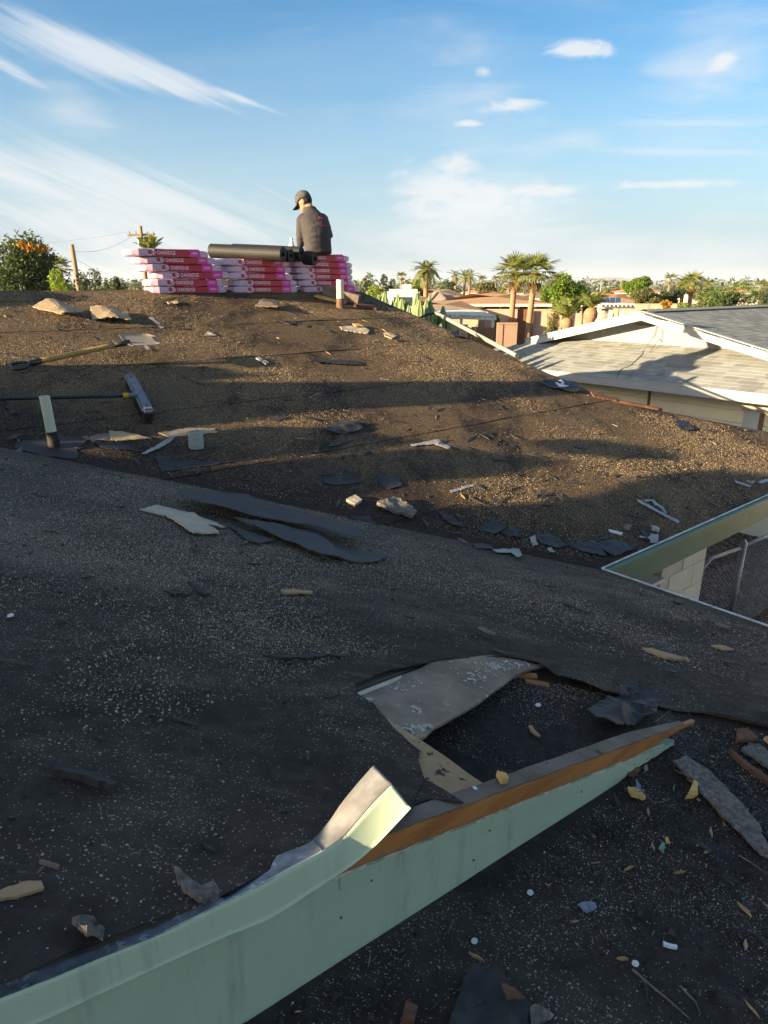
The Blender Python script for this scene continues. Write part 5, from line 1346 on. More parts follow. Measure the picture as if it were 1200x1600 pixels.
SHG = M('pale_shingles', (.285, .295, .275), (.245, .255, .235), 3, .95, spec=.05, bump=.6, bscale=60, tint=True)
NWALL = M('cream_siding', (.90, .80, .58), (.86, .76, .54), 3, .8)
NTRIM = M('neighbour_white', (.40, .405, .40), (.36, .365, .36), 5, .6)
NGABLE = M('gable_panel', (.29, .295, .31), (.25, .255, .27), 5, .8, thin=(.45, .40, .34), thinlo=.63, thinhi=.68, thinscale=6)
def shingles(p00, dx, dy, nu, nx, ny, keep, rg, tw=.30, course=.14, rise=.006):
    """lapped tabs; dx, dy unit vectors along and up the slope"""
    mb = MB()
    for j in range(ny):
        x = -rg.uniform(0, tw)
        while x < nx * tw:
            w_ = tw * rg.choice([.45, .7, 1.0]); y = j * course
            if keep(x + w_ / 2, y + course / 2):
                o = p00 + dx * x + dy * y + nu * rise
                g = rg.choice([.76, .87, .95, 1.0, 1.10]); g = (g, g * .995, g * .985)
                a_, b_, c_, d_ = o, o + dx * (w_ - .003), o + dx * (w_ - .003) + dy * (course * 1.5) - nu * rise, o + dy * (course * 1.5) - nu * rise
                k = .0012 if rg.random() < .45 else .0
                V = [a_ + nu * k, b_ + nu * k, c_, d_, a_ - nu * .003, b_ - nu * .003]
                mb.add(V, [(0, 1, 2, 3), (4, 5, 1, 0)], g)
            x += w_
    return mb
rgn = np.random.default_rng(40)
zsk = lambda a: ZE + .27 * a
b_l, b_r = -ROOFW, 9.0
nuS = SKN / np.linalg.norm(SKN); dyS = np.append(NA, .27); dyS /= np.linalg.norm(dyS); dxS = np.append(NBd, 0)
depth = A1 + .3
base = [nb(0, b_l, ZE), nb(0, b_r, ZE), nb(depth, b_r, zsk(depth)), nb(depth, b_l + depth, zsk(depth))]
base2 = [p - np.array([0, 0, .10]) for p in base]
sko = obj('skirt_roof', base + base2, [(0, 1, 2, 3), (7, 6, 5, 4), (0, 4, 5, 1), (1, 5, 6, 2), (2, 6, 7, 3), (3, 7, 4, 0)], M('roof_base', (.40, .38, .32), rough=.9), NH)
mbs = shingles(nb(-.02, b_l, ZE - .005), dxS, dyS, nuS, int(9 / .3) + 6, int(depth * 1.036 / .14) + 1, lambda x, y: x - y * .965 > -.1 and x < 11.5 and y < depth * 1.036, rgn)
so = mbs.build('shingle_courses', SHG, sko); so['kind'] = 'stuff'
# hip end, left
hb = [nb(0, b_l, ZE), nb(depth, b_l + depth, zsk(depth)), nb(9, b_l + depth, zsk(depth)), nb(9 + depth, b_l, ZE)]
obj('hip_end', hb, [(0, 3, 2, 1)], SHG, NH, tint=np.ones((4, 3)) * .9)
# fascia and soffit
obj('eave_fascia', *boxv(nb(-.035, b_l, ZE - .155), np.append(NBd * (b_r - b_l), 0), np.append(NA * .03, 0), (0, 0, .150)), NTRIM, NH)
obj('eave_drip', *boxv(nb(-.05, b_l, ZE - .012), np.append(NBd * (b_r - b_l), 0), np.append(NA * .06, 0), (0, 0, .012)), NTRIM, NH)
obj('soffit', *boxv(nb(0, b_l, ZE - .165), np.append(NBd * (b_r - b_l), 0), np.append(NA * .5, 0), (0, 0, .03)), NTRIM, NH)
wl = obj('wall', *boxv(nb(.515, b_l + .5, 0), np.append(NBd * (b_r - b_l - .5), 0), np.append(NA * .2, 0), (0, 0, ZE - .17)), NWALL, NH)
sb_m = mesh_data('siding_board', *boxv((0, 0, 0), (b_r - b_l - .5, 0, 0), (0, .016, 0), (0, 0, .190)), NWALL)
angb = math.atan2(NBd[1], NBd[0])
for i in range(9):
    z = ZE - .37 - .2 * i
    link('siding_board', sb_m, wl, nb(.492, b_l + .5, z + .004) - origin_of(NH), (0, 0, angb))
for px in (1012,):
    w_ = VPlane(nb(.48, 0, 0), NBd).hit(px, 620); bb_ = nbab(w_)[1]
    obj('corner_strip', *boxv(nb(.484, bb_, 0), np.append(NBd * .05, 0), np.append(NA * .03, 0), (0, 0, ZE - .17)), WOODGREY, NH)
d0 = nbab(VPlane(nb(.48, 0, 0), NBd).hit(1160, 660))[1]; d1 = nbab(VPlane(nb(.48, 0, 0), NBd).hit(1186, 660))[1]
dz = VPlane(nb(.48, 0, 0), NBd).hit(1170, 643)[2]
dr = obj('window', *boxv(nb(.470, d0, dz - 1.2), np.append(NBd * (d1 - d0), 0), np.append(NA * .04, 0), (0, 0, 1.2)), M('shutter_pale', (.52, .55, .58), (.48, .50, .53), 4, .6), NH)
obj('window_frame', *boxv(nb(.462, d1, dz - 1.2), np.append(NBd * .06, 0), np.append(NA * .05, 0), (0, 0, 1.21)), M('brown_frame', (.22, .14, .08), rough=.7), dr)
obj('window_frame', *boxv(nb(.464, d0 - .03, dz), np.append(NBd * (d1 - d0 + .12), 0), np.append(NA * .045, 0), (0, 0, .05)), NTRIM, dr)
# gable wall and rakes
hw = (pk[2] - zsk(A1)) / sl + .2
gq = [nb(A1, bk - hw, pk[2] - .09 - sl * hw), nb(A1, bk + hw, pk[2] - .09 - sl * hw), nb(A1, bk, pk[2] - .09)]
gq2 = [p + np.append(NA * .08, 0) for p in gq]
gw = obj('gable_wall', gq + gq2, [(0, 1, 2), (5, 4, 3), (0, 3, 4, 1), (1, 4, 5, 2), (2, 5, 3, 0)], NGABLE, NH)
obj('gable_batten', *boxv(nb(A1 - .012, bk - .35, pk[2] - .27), np.append(NBd * 1.15, -.02), np.append(NA * .012, 0), (0, 0, .018)), WOODGREY, gw)
rl = (pk[2] - .165 - zsk(A1 - .44)) / sl + .25
for s_ in (-1, 1):
    LEN = rl if s_ < 0 else 5.4
    dd = np.append(NBd * s_ * LEN, -sl * LEN)
    o0 = nb(A1 - .44, bk, pk[2] - .165)
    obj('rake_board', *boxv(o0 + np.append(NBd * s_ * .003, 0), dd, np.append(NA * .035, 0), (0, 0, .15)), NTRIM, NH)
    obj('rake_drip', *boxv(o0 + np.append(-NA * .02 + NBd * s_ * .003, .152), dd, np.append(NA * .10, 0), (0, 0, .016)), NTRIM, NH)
    # main slope behind
    RL = 14.0
    v = [nb(A1 - .40, bk, pk[2] - .01), nb(A1 - .40 + RL, bk, pk[2] - .01)]
    v = v + [v[1] + dd, v[0] + dd]; v2 = [q - np.array([0, 0, .08]) for q in v]
    fcs = [(0, 1, 2, 3), (7, 6, 5, 4), (0, 4, 5, 1), (1, 5, 6, 2), (2, 6, 7, 3), (3, 7, 4, 0)]
    mo = obj('main_roof', v + v2, fcs if s_ < 0 else [tuple(reversed(f)) for f in fcs], MATS['roof_base'], NH)
    if s_ > 0:
        dn = dd / np.linalg.norm(dd); nn = np.cross(dn, np.append(NA, 0)); nn = nn if nn[2] > 0 else -nn
        L3 = np.linalg.norm(dd); ny = int(L3 / .14)
        p00 = v[3]; mm = shingles(p00, np.append(NA, 0), -dn, nn, int(RL / .3), ny, lambda x, y: x < RL, rgn, rise=.0025)
        q = mm.build('shingle_courses', SHG, mo); q['kind'] = 'stuff'
        # ridge caps
        cap_m = mesh_data('ridge_cap', [(0, -.11, -.11 * sl), (0, 0, .012), (0, .11, -.11 * sl), (.30, -.11, -.11 * sl - .01), (.30, 0, .002), (.30, .11, -.11 * sl - .01)], [(0, 3, 4, 1), (1, 4, 5, 2)], M('ridge_cap', (.40, .38, .32), (.32, .30, .25), 8, .9))
        for i in range(int(RL / .24)):
            link('ridge_cap', cap_m, mo, nb(A1 - .40 + RL - .24 * i - .3, bk, pk[2] + .022) - origin_of(NH), (0, 0, math.atan2(NA[1], NA[0])))
# slack cables from the gable over the skirt
CABLE = M('cable', (.12, .11, .10), rough=.7)
for (pts, r_) in (([(1027, 508), (1022, 525), (1010, 540), (1003, 555), (985, 572), (970, 578), (966, 585), (964, 592)], .006), ([(1035, 512), (1034, 535), (1030, 530), (1015, 552)], .005)):
    P = []
    for i, p in enumerate(pts):
        w3 = nbhit(*p)
        if i < 3: w3 = VPlane(nb(A1 - .03, 0, 0), NBd).hit(*p)
        P.append(w3 + np.array([0, 0, .012]))
    obj('cable', *tubev(P, r_, 6), CABLE, NH)

# ------------------------------------------------------------------ trees and plants
def rand_dirs(rg, n): v = rg.normal(size=(n, 3)); return v / np.linalg.norm(v, axis=1)[:, None]
def leaf_cloud(rg, centers, radii, per, size, flat=.0, shell=.55, aspect=.45):
    """small leaf quads spread through lobes; returns verts, faces, tint"""
    Vs, Ts = [], []
    for c_, r_, n in zip(centers, radii, per):
        d = rand_dirs(rg, n); rad = (shell + (1 - shell) * rg.random(n)) * (.82 + .3 * rg.random(n))
        P = np.array(c_) + d * (np.array(r_) * rad[:, None])
        t = rand_dirs(rg, n); t[:, 2] *= 1 - flat; a = np.cross(t, rand_dirs(rg, n)); a /= np.linalg.norm(a, axis=1)[:, None] + 1e-9
        s_ = size * (.6 + .8 * rg.random(n))[:, None]; t = t / np.linalg.norm(t, axis=1)[:, None] * s_; a = a * s_ * aspect
        Q = np.stack([P - t, P + a, P + t, P - a], 1)
        Vs.append(Q.reshape(-1, 3)); g = (.65 + .5 * rg.random(n)) * (.85 + .3 * rg.random())
        col = np.stack([g * (1 + .12 * rg.normal(size=n)), g, g * (1 + .1 * rg.normal(size=n))], 1)
        Ts.append(np.repeat(np.clip(col, .3, 1.5), 4, 0))
    V = np.concatenate(Vs); T = np.concatenate(Ts); Fc = np.arange(len(V)).reshape(-1, 4)
    return V, Fc, T
def leafmat(name, c1, c2): return M(name, c1, c2, .8, .6, tint=True, trans=.35, spec=.3)
LG = {'bright': leafmat('leaf_bright', (.17, .26, .028), (.12, .20, .022)), 'olive': leafmat('leaf_olive', (.18, .18, .058), (.13, .14, .045)),
      'dark': leafmat('leaf_dark', (.055, .09, .032), (.038, .068, .026)), 'mesquite': leafmat('leaf_mesquite', (.095, .13, .052), (.068, .10, .042)),
      'orange': leafmat('flower_orange', (.50, .26, .03), (.42, .22, .03)), 'grey': leafmat('leaf_grey', (.17, .20, .125), (.13, .16, .10)),
      'palo': leafmat('leaf_palo', (.16, .225, .062), (.115, .17, .05)), 'lime': leafmat('leaf_lime', (.25, .33, .035), (.18, .26, .028))}
BARK = M('bark', (.13, .095, .065), (.08, .06, .045), 9, .9, bump=1.0, bscale=20)
def tree(label, px, ptop, Y, wpx, kind, lobes=14, leaves=2600, size=None, base_frac=.35, seed=1, cat='tree', name='tree', group=None, zmin=None, depth=.8, flower=None):
    rg = np.random.default_rng(seed)
    tp = at(px, ptop, Y); W = wpx / 1121 * Y / 2; x0, y0, ht = tp[0], Y, tp[2]
    zb = ht * base_frac if zmin is None else zmin
    root = empty(name, (x0, y0, 0), label, cat, group)
    cz, rz = (ht + zb) / 2, (ht - zb) / 2
    cs, rs, pn = [], [], []
    for i in range(lobes):
        d = rand_dirs(rg, 1)[0]; k = rg.uniform(.35, .78)
        r_ = rg.uniform(.26, .44)
        c_ = np.array([x0 + d[0] * W * k, y0 + d[1] * W * depth * k, cz + d[2] * rz * k])
        cs.append(c_); rs.append((W * r_, W * r_, rz * r_)); pn.append(int(leaves / lobes * (.6 + .8 * rg.random())))
    sz = size or max(W * .055, 1.3 / 1121 * Y)
    V, Fc, T = leaf_cloud(rg, cs, rs, pn, sz)
    obj('crown', V, Fc, LG[kind], root, tint=T)
    if flower:
        fx = at(flower[0], flower[1], Y - W * .5); fr_ = flower[2] / 1121 * Y; V, Fc, T = leaf_cloud(rg, [fx, fx + np.array([W * .16, .1, -rz * .03]), fx + np.array([-W * .12, 0, rz * .04])], [(fr_ * 2.0, fr_, fr_ * 1.0)] * 3, [90, 70, 50], sz, shell=.05)
        obj('blossom', V, Fc, LG['orange'], root, tint=T)
    mb = MB(); tr = max(.06, W * .06)
    mb.tube([(x0, y0, -.05), (x0 + .05 * W, y0, zb * .6), (x0, y0, zb + .2 * rz), (x0, y0, cz)], [tr * 1.4, tr, tr * .8, tr * .4], 8)
    for i in range(min(6, lobes)):
        c_ = cs[i]; mb.tube([(x0, y0, zb * .8 + .1), ((x0 * .4 + c_[0] * .6), (y0 * .4 + c_[1] * .6), zb * .4 + c_[2] * .6), tuple(c_)], [tr * .6, tr * .4, tr * .15], 6)
    mb.build('trunk', BARK, root)
    return root
PALMB = M('palm_trunk', (.34, .205, .125), (.27, .155, .09), 3, .9, bump=1.0, bscale=8, stretch=(1, 1, 6))
PALMBALL = M('palm_boots', (.33, .19, .09), (.22, .13, .065), 5, .9, bump=1.0, bscale=10)
FROND = leafmat('palm_leaf', (.24, .27, .075), (.185, .215, .058)); DEAD = leafmat('palm_leaf_dry', (.26, .18, .08), (.2, .13, .055))
def fan_mesh(rg, L_, n=16):
    """fan leaf: stalk then folded blades spreading from its end, drooping at the tips"""
    mb = MB(); st_ = L_ * .45
    mb.tube([(0, 0, 0), (st_ * .5, 0, st_ * .04), (st_, 0, 0)], [L_ * .014, L_ * .011, L_ * .009], 5, t=(.9, 1, .8))
    for k in range(n):
        t = R(-100 + 200 * k / (n - 1)); ln = L_ * .60 * (1 - .25 * abs(t) / 1.75) * rg.uniform(.85, 1.1)
        dx, dy = math.cos(t), math.sin(t); w_ = L_ * .030; dr_ = rg.uniform(.15, .4)
        P = [(st_ + dx * ln * f_, dy * ln * f_, -ln * dr_ * f_ ** 2.2) for f_ in (0, .45, .8, 1)]; W_ = [w_ * .3, w_, w_ * .6, w_ * .05]
        V = []
        for p, q in zip(P, W_): V += [(p[0] - dy * q, p[1] + dx * q, p[2] + q * .5), p, (p[0] + dy * q, p[1] - dx * q, p[2] + q * .5)]
        g = rg.uniform(.75, 1.2); mb.add(V, [(i * 3 + j, i * 3 + j + 1, (i + 1) * 3 + j + 1, (i + 1) * 3 + j) for i in range(3) for j in range(2)], (g, g, g))
    return mb
def feather_mesh(rg, L_, n=26, droop=.5, lw=.02):
    mb = MB(); ax = []
    for i in range(n + 1):
        f_ = i / n; ax.append(np.array([L_ * (f_ - .12 * f_ ** 2), 0, L_ * (.18 * f_ - droop * f_ ** 2)]))
    mb.tube(ax[::3] + [ax[-1]], np.linspace(L_ * .014, L_ * .003, len(ax[::3]) + 1), 5, t=(1, 1, .8))
    for i in range(3, n + 1):
        f_ = i / n; ln = L_ * .26 * math.sin(math.pi * min(1, .15 + .85 * f_)) ** .6 + L_ * .03; d = ax[i] - ax[i - 1]; d /= np.linalg.norm(d)
        for s_ in (1, -1):
            q = ax[i] + d * ln * .55 + np.array([0, s_ * ln * .8, ln * rg.uniform(-.25, .12)]); w_ = L_ * lw
            m_ = (ax[i] + q) / 2 + np.array([0, 0, ln * .06]); g = rg.uniform(.7, 1.2)
            mb.add([ax[i], m_ + d * w_, q, m_ - d * w_], [(0, 1, 2, 3)], (g, g, g))
    return mb
def palm(label, px, pcrown, Y, L_, kind='fan', nf=26, trunk_r=.2, lean=0.0, seed=3, droop=.5, skirt=0, pbulb=None, ball=None, group=None, cat='palm', lw=.02, up=False):
    rg = np.random.default_rng(seed); c_ = at(px, pcrown, Y)
    root = empty('palm_tree', (c_[0], Y, 0), label, cat, group)
    h = c_[2]
    pr_ = [(0, 1.25), (.1, 1.1), (.5, 1.0), (.86, .92), (.93, 1.35), (.97, 1.45), (1.0, .8)] if not ball else [(0, .8), (.2, .9)] + [(max(.25, 1 - ball / h), .9), (max(.3, 1 - ball * .8 / h), 1.3), (1 - ball * .35 / h, 1.35), (1, .5)]
    V, Fc = tubev([(c_[0] + lean * (1 - z) , Y, h * z - .02) for z, _ in pr_], [trunk_r * r_ for _, r_ in pr_], 14)
    obj('trunk', V, Fc, PALMB, root, smooth=True)
    if ball:
        V, Fc = ellip((c_[0], Y, h - ball * .5), (trunk_r * 1.35, trunk_r * 1.35, ball * .55), 18, 12)
        V = [np.array(v) + np.array([0, 0, 0]) + .10 * trunk_r * noise.noise(Vector(v) * 9 / max(trunk_r, .1)) for v in V]; obj('leaf_bases', V, Fc, PALMBALL, root)
    fm = []
    for k in range(3):
        mb = fan_mesh(rg, L_) if kind == 'fan' else feather_mesh(rg, L_, droop=droop * rg.uniform(.7, 1.3), lw=lw)
        me = mesh_data('frond', mb.V, mb.F, FROND, tint=np.array(mb.T)); fm.append(me)
    for k in range(nf):
        f_ = (k + .5) / nf; az_ = k * 2.39996 + rg.uniform(-.2, .2)
        el_ = R(78) - f_ * R(110 if not up else 55) + rg.uniform(-.12, .12)
        sc = rg.uniform(.85, 1.1) * (.8 + .2 * math.sin(f_ * math.pi))
        o = link('frond', fm[k % 3], root, (0, 0, h - .02 * L_), (0, -el_, az_), (sc, sc, sc))
    if skirt:
        mb = fan_mesh(rg, L_ * .8); me = mesh_data('dry_frond', mb.V, mb.F, DEAD, tint=np.array(mb.T))
        for k in range(skirt): link('dry_frond', me, root, (0, 0, h - .12 * L_), (0, R(62 + 20 * rg.random()), k * 2.4))
    return root

# left side, beyond the ridge
tree('big dark mesquite tree with an orange flowering patch at the left edge', 0, 350, 30, 190, 'mesquite', 34, 15000, .085, .22, 11, flower=(46, 386, 7))
tree('lime green bush beside the dark mesquite', 80, 415, 26, 62, 'lime', 12, 2600, .07, .3, 12, 'bush', 'bush')
tree('pale leafy bush in the lower left corner of the skyline', -4, 428, 22, 40, 'olive', 8, 900, .06, .3, 13, 'bush', 'bush')
palm('small dark palm between mesquite and bare pole', 91, 418, 48, 1.15, 'fan', 22, .16, seed=5)
tree('round grey green tree right of the bare pole', 139, 412, 40, 46, 'grey', 12, 2400, .09, .3, 14)
tree('small dark green tree next to the round grey green one', 160, 422, 44, 26, 'mesquite', 8, 1200, .09, .3, 15)
tree('low dark hedge like bush left of the bundles', 178, 424, 38, 40, 'dark', 8, 1200, .08, .4, 16, 'bush', 'bush')
tree('low pale green bush left of the bundles', 196, 427, 34, 56, 'olive', 10, 2200, .07, .3, 17, 'bush', 'bush')
POLEW = M('pole_wood', (.36, .24, .13), (.26, .17, .09), 6, .9, bump=.8, bscale=20, stretch=(1, 1, .2))
def upole(label, px, ptop, Y, r_, arm, lean=0.0):
    t = at(px, ptop, Y); root = empty('utility_pole', (t[0], Y, 0), label, 'utility pole')
    obj('pole', *tubev([(t[0] + lean, Y, -.05), (t[0], Y, t[2])], [r_ * 1.2, r_ * .8], 12), POLEW, root, smooth=True)
    if arm:
        obj('crossarm', *boxv((t[0] - .75, Y - .08, t[2] - .55), (1.5, .18, .06), (0, .09, 0), (0, 0, .11)), POLEW, root)
        for x in (-.65, -.3, .35, .66): obj('insulator', *tubev([(t[0] + x, Y - .02 + .09 * (x + .75), t[2] - .45), (t[0] + x, Y - .02 + .09 * (x + .75), t[2] - .28)], [.045, .03], 8), GREYP, root)
        obj('transformer_fuse', *tubev([(t[0] - .12, Y - .12, t[2] - 1.1), (t[0] - .12, Y - .12, t[2] - .7)], [.09, .09], 10), FENCE, root)
    return t
pA = upole('bare leaning utility pole without crossarm on the left skyline', 112, 382, 34, .12, False, .15)
pB = upole('utility pole with crossarm rising behind the left stack', 219, 353, 42, .13, True)
def wire(name, label, A, B, sagk, par=None):
    P = [A + (B - A) * t - np.array([0, 0, sagk * 4 * t * (1 - t)]) for t in np.linspace(0, 1, 14)]
    return tag(obj(name, *tubev(P, .006, 5), CABLE), label, 'wire')
wire('power_line', 'upper power line between the two utility poles', pA - np.array([0, 0, .3]), pB - np.array([0.5, 0, .5]), .3)
wire('power_line', 'lower guy line from the bare pole down to the right', pA - np.array([0, 0, .55]), at(170, 428, 42), .1)
wire('power_line', 'power line leaving the crossarm pole to the left', pB - np.array([.65, 0, .3]), at(-120, 372, 60), .6)
palm('green spiky palm sprouting behind the left stack', 234, 392, 30, .85, 'feather', 15, .10, seed=6, droop=.2, up=True, lw=.04)
# columnar cactus clumps behind the far rake
CACT = M('cactus_skin', (.17, .23, .085), (.13, .18, .07), 4, .55, bump=.3, spec=.4)
def cactus(label, px, ptop, Y, n, spread, seed):
    rg = np.random.default_rng(seed); t = at(px, ptop, Y); root = empty('column_cactus', (t[0], Y, 0), label, 'cactus', 'column cacti beyond the rake')
    for k in range(n):
        x = t[0] + (k / max(1, n - 1) - .5) * spread + rg.normal(0, .04); y = Y + rg.normal(0, .22); h = t[2] - abs(k / max(1, n - 1) - .5) * .5 - rg.uniform(0, .28); r_ = rg.uniform(.055, .075)
        out = (x - t[0]) * .25
        P = [(t[0] + (x - t[0]) * .35, y, .0), (x - out, y, h * .45), (x, y, h * .62), (x + out * .1, y, h * .8), (x + out * .15, y, h * .95), (x + out * .15, y, h)]
        V = []; Fc = []; m_ = 18; rad = [r_ * .9, r_, r_, r_, r_ * .85, r_ * .2]
        for i, p in enumerate(P):
            for j in range(m_): q = 6.28319 * j / m_; rr2 = rad[i] * (1 if j % 3 else 1.28); V.append((p[0] + rr2 * math.cos(q), p[1] + rr2 * math.sin(q), p[2]))
        for i in range(5):
            for j in range(m_): Fc.append((i * m_ + j, i * m_ + (j + 1) % m_, (i + 1) * m_ + (j + 1) % m_, (i + 1) * m_ + j))
        Fc.append(tuple(5 * m_ + j for j in range(m_)))
        obj('stem', V, Fc, CACT, root)
cactus('leftmost clump of column cactus behind the ridge end', 577, 448, 15.5, 10, .8, 1)
cactus('second clump of column cactus from the left', 598, 446, 15.5, 12, .8, 2)
cactus('middle clump of column cactus in front of the white camper', 622, 453, 14.5, 11, .7, 3)
cactus('large fanning clump of column cactus left of the squeegee pole', 657, 452, 13.5, 17, 1.0, 4)
cactus('low blue green cactus arms above the blue car', 694, 486, 12.5, 6, .5, 5)

# houses in the middle distance
def hip_house(label, px0, px1, Y, peave, pridge, dep, wallm, roofm, trimm, inset=.35, wins=(), gable=None, name='bungalow'):
    A_ = at(px0, peave, Y); B_ = at(px1, peave, Y); x0, x1, ze = A_[0], B_[0], A_[2]; zr = at(px0, pridge, Y + dep / 2)[2]
    root = empty(name, ((x0 + x1) / 2, Y + dep / 2, 0), label, 'house')
    o_ = .5
    obj('wall', *boxv((x0 + o_, Y + o_, 0), (x1 - x0 - 2 * o_, 0, 0), (0, dep - 2 * o_, 0), (0, 0, ze - .05)), wallm, root)
    i_ = min(dep / 2, (x1 - x0) / 2) * (inset / .35) if inset else 0
    V = [(x0, Y, ze), (x1, Y, ze), (x1, Y + dep, ze), (x0, Y + dep, ze), (x0 + i_, Y + dep / 2, zr), (x1 - i_, Y + dep / 2, zr)]
    obj('roof', V, [(0, 1, 5, 4), (1, 2, 5), (2, 3, 4, 5), (3, 0, 4), (3, 2, 1, 0)], roofm, root)
    obj('fascia', *boxv((x0 - .02, Y - .04, ze - .2), (x1 - x0 + .04, 0, 0), (0, .04, 0), (0, 0, .19)), trimm, root)
    obj('side_fascia', *boxv((x0 - .05, Y, ze - .2), (0, dep, 0), (.04, 0, 0), (0, 0, .19)), trimm, root)
    for (w0, w1, pz0, pz1) in wins:
        a, b_ = at(w0, pz0, Y + o_), at(w1, pz1, Y + o_)
        f_ = obj('window', *boxv((a[0], Y + o_ - .05, b_[2]), (b_[0] - a[0], 0, 0), (0, .08, 0), (0, 0, a[2] - b_[2])), M('dark_frame', (.06, .05, .045), rough=.5), root)
        w2 = (b_[0] - a[0]); 
        for j in range(2): obj('pane', *boxv((a[0] + w2 * (.05 + .48 * j), Y + o_ - .07, b_[2] + .06), (w2 * .42, 0, 0), (0, .03, 0), (0, 0, a[2] - b_[2] - .12)), GLASS, f_)
    return root
PEACH = M('peach_stucco', (.62, .42, .28), (.56, .37, .25), 2, .9); ORR = M('orange_roof', (.44, .26, .14), (.38, .22, .12), 6, .9, bump=.8, bscale=6, stretch=(1, 1, 3)); TANR = M('tan_roof', (.40, .27, .17), (.34, .23, .15), 5, .9, bump=.8, bscale=6)
GREYR = M('grey_brown_roof', (.30, .23, .17), (.25, .19, .14), 5, .9, bump=.8, bscale=6); BRNR = M('red_brown_roof', (.36, .20, .12), (.31, .17, .10), 5, .9); WTR = M('far_white_trim', (.74, .70, .58), rough=.7)
PINKW = M('pink_block', (.60, .41, .30), (.55, .37, .27), 3, .9, bump=.5, bscale=8)
hip_house('peach bungalow with orange hip roof behind the two tall palms', 702, 862, 52, 474.5, 459, 9, PEACH, ORR, WTR, .5, [(757, 779, 476, 483), (784, 800, 477, 484), (812, 825, 477, 486), (838, 855, 476, 486)])
hip_house('low red brown roof behind the orange roofed bungalow', 728, 830, 66, 466, 455.5, 8, PEACH, BRNR, BRNR, .4)
g1h = hip_house('grey brown house with a front gable in the middle distance', 640, 738, 68, 466, 452, 9, PEACH, GREYR, GREYR, .5)
ga, gb_, gc = at(672, 470, 66), at(697, 470, 66), at(684, 456, 66); gy = np.array([0, 5, 0])
obj('front_gable', [ga, gb_, gc, ga + gy, gb_ + gy, gc + gy], [(0, 1, 2), (0, 2, 5, 3), (2, 1, 4, 5)], M('mauve_gable', (.40, .32, .30), rough=.9), g1h)
for p_, q_ in ((ga, gc), (gc, gb_)):
    obj('gable_trim', *boxv(p_ + np.array([0, -.1, .02]), q_ - p_, (0, .5, 0), (0, 0, .18)), GREYR, g1h)
hip_house('tan hip roofed house behind the white patio cover', 640, 762, 44, 487, 470, 12, PEACH, TANR, WTR, .55)
hip_house('tan roofed house left of it, partly behind the cactus', 616, 690, 54, 478, 463, 8, PEACH, TANR, TANR, .5)
hip_house('grey roofed house right of the two tall palms', 812, 905, 70, 466, 456, 8, PEACH, GREYR, WTR, .3)
hip_house('orange tile roofed house left of the round bright tree', 936, 1010, 80, 473, 459, 9, PEACH, ORR, ORR, .5)
sh_ = hip_house('house with dark solar panelled roof behind the small palms', 920, 972, 52, 476, 463, 7, M('grey_stucco', (.42, .38, .34), rough=.9), GREYR, WTR, .5)
for i in range(5):
    a = at(928 + 8.5 * i, 474, 52 + .9); b_ = at(928 + 8.5 * i, 466, 52 + 2.6)
    obj('solar_panel', [a, a + np.array([.37, 0, 0]), b_ + np.array([.37, 0, .0]), b_] , [(0, 1, 2, 3)], M('solar', (.02, .025, .04), (.03, .035, .05), 3, .15), sh_).location.z += .06
# white patio cover with posts and a blue car under it
PC = empty('patio_cover', at(720, 500, 40), 'white ribbed patio cover on posts beside the tan house', 'patio cover')
a, b_ = at(664, 492, 38), at(776, 495, 38)
mb = MB(); n = 22
for i in range(n):
    p = a + (b_ - a) * i / n; mb.box(p, (b_ - a) / n * .88, np.array([-.3, 4.5, .16]), (0, 0, .05))
mb.build('ribbed_roof', WTR, PC)
obj('beam', *boxv(a + np.array([0, .05, -.18]), b_ - a, (0, .1, 0), (0, 0, .17)), WTR, PC)
for px in (668, 721, 771): q = at(px, 495, 38.1); obj('post', *boxv((q[0] - .07, q[1], 0), (.15, 0, 0), (0, .15, 0), (0, 0, q[2])), WTR, PC)
cp = at(690, 512, 40); CARB = M('blue_car_paint', (.08, .12, .42), (.07, .10, .36), 2, .25, spec=.6)
car = empty('parked_car', (cp[0], 40, 0), 'blue car parked under the white patio cover', 'car')
def carsec(x, pts): return [(cp[0] + x, 40 + y, z) for y, z in pts]
secs = []
sil = [(-2.1, .55, .75), (-2.0, .45, .95), (-1.1, .4, 1.02), (-.6, .4, 1.45), (.7, .4, 1.48), (1.35, .4, 1.08), (2.0, .45, .98), (2.15, .55, .7)]
V = []; Fc = []
for x, zl, zh in sil:
    ins = .12 if zh > 1.2 else .0
    V += [(cp[0] + x, 39.2, zl), (cp[0] + x, 39.15, min(zh, 1.0)), (cp[0] + x, 39.2 + ins, zh), (cp[0] + x, 40.8 - ins, zh), (cp[0] + x, 40.85, min(zh, 1.0)), (cp[0] + x, 40.8, zl)]
for i in range(len(sil) - 1):
    for k in range(6): Fc.append((i * 6 + k, i * 6 + (k + 1) % 6, (i + 1) * 6 + (k + 1) % 6, (i + 1) * 6 + k))
Fc += [(5, 4, 3, 2, 1, 0), tuple(len(V) - 6 + k for k in range(6))]
obj('body', V, [tuple(reversed(f)) for f in Fc], CARB, car)
for (x0_, x1_) in ((-.75, -.02), (.05, .95)): obj('side_window', *boxv((cp[0] + x0_, 39.2, 1.06), (x1_ - x0_, 0, 0), (0, .05, 0), (0, 0, .30)), GLASS, car)
for x in (-1.35, 1.35):
    for y in (39.25, 40.75): obj('wheel', *tubev([(cp[0] + x, y - .1, .32), (cp[0] + x, y + .1, .32)], .32, 18), BLACKP, car)
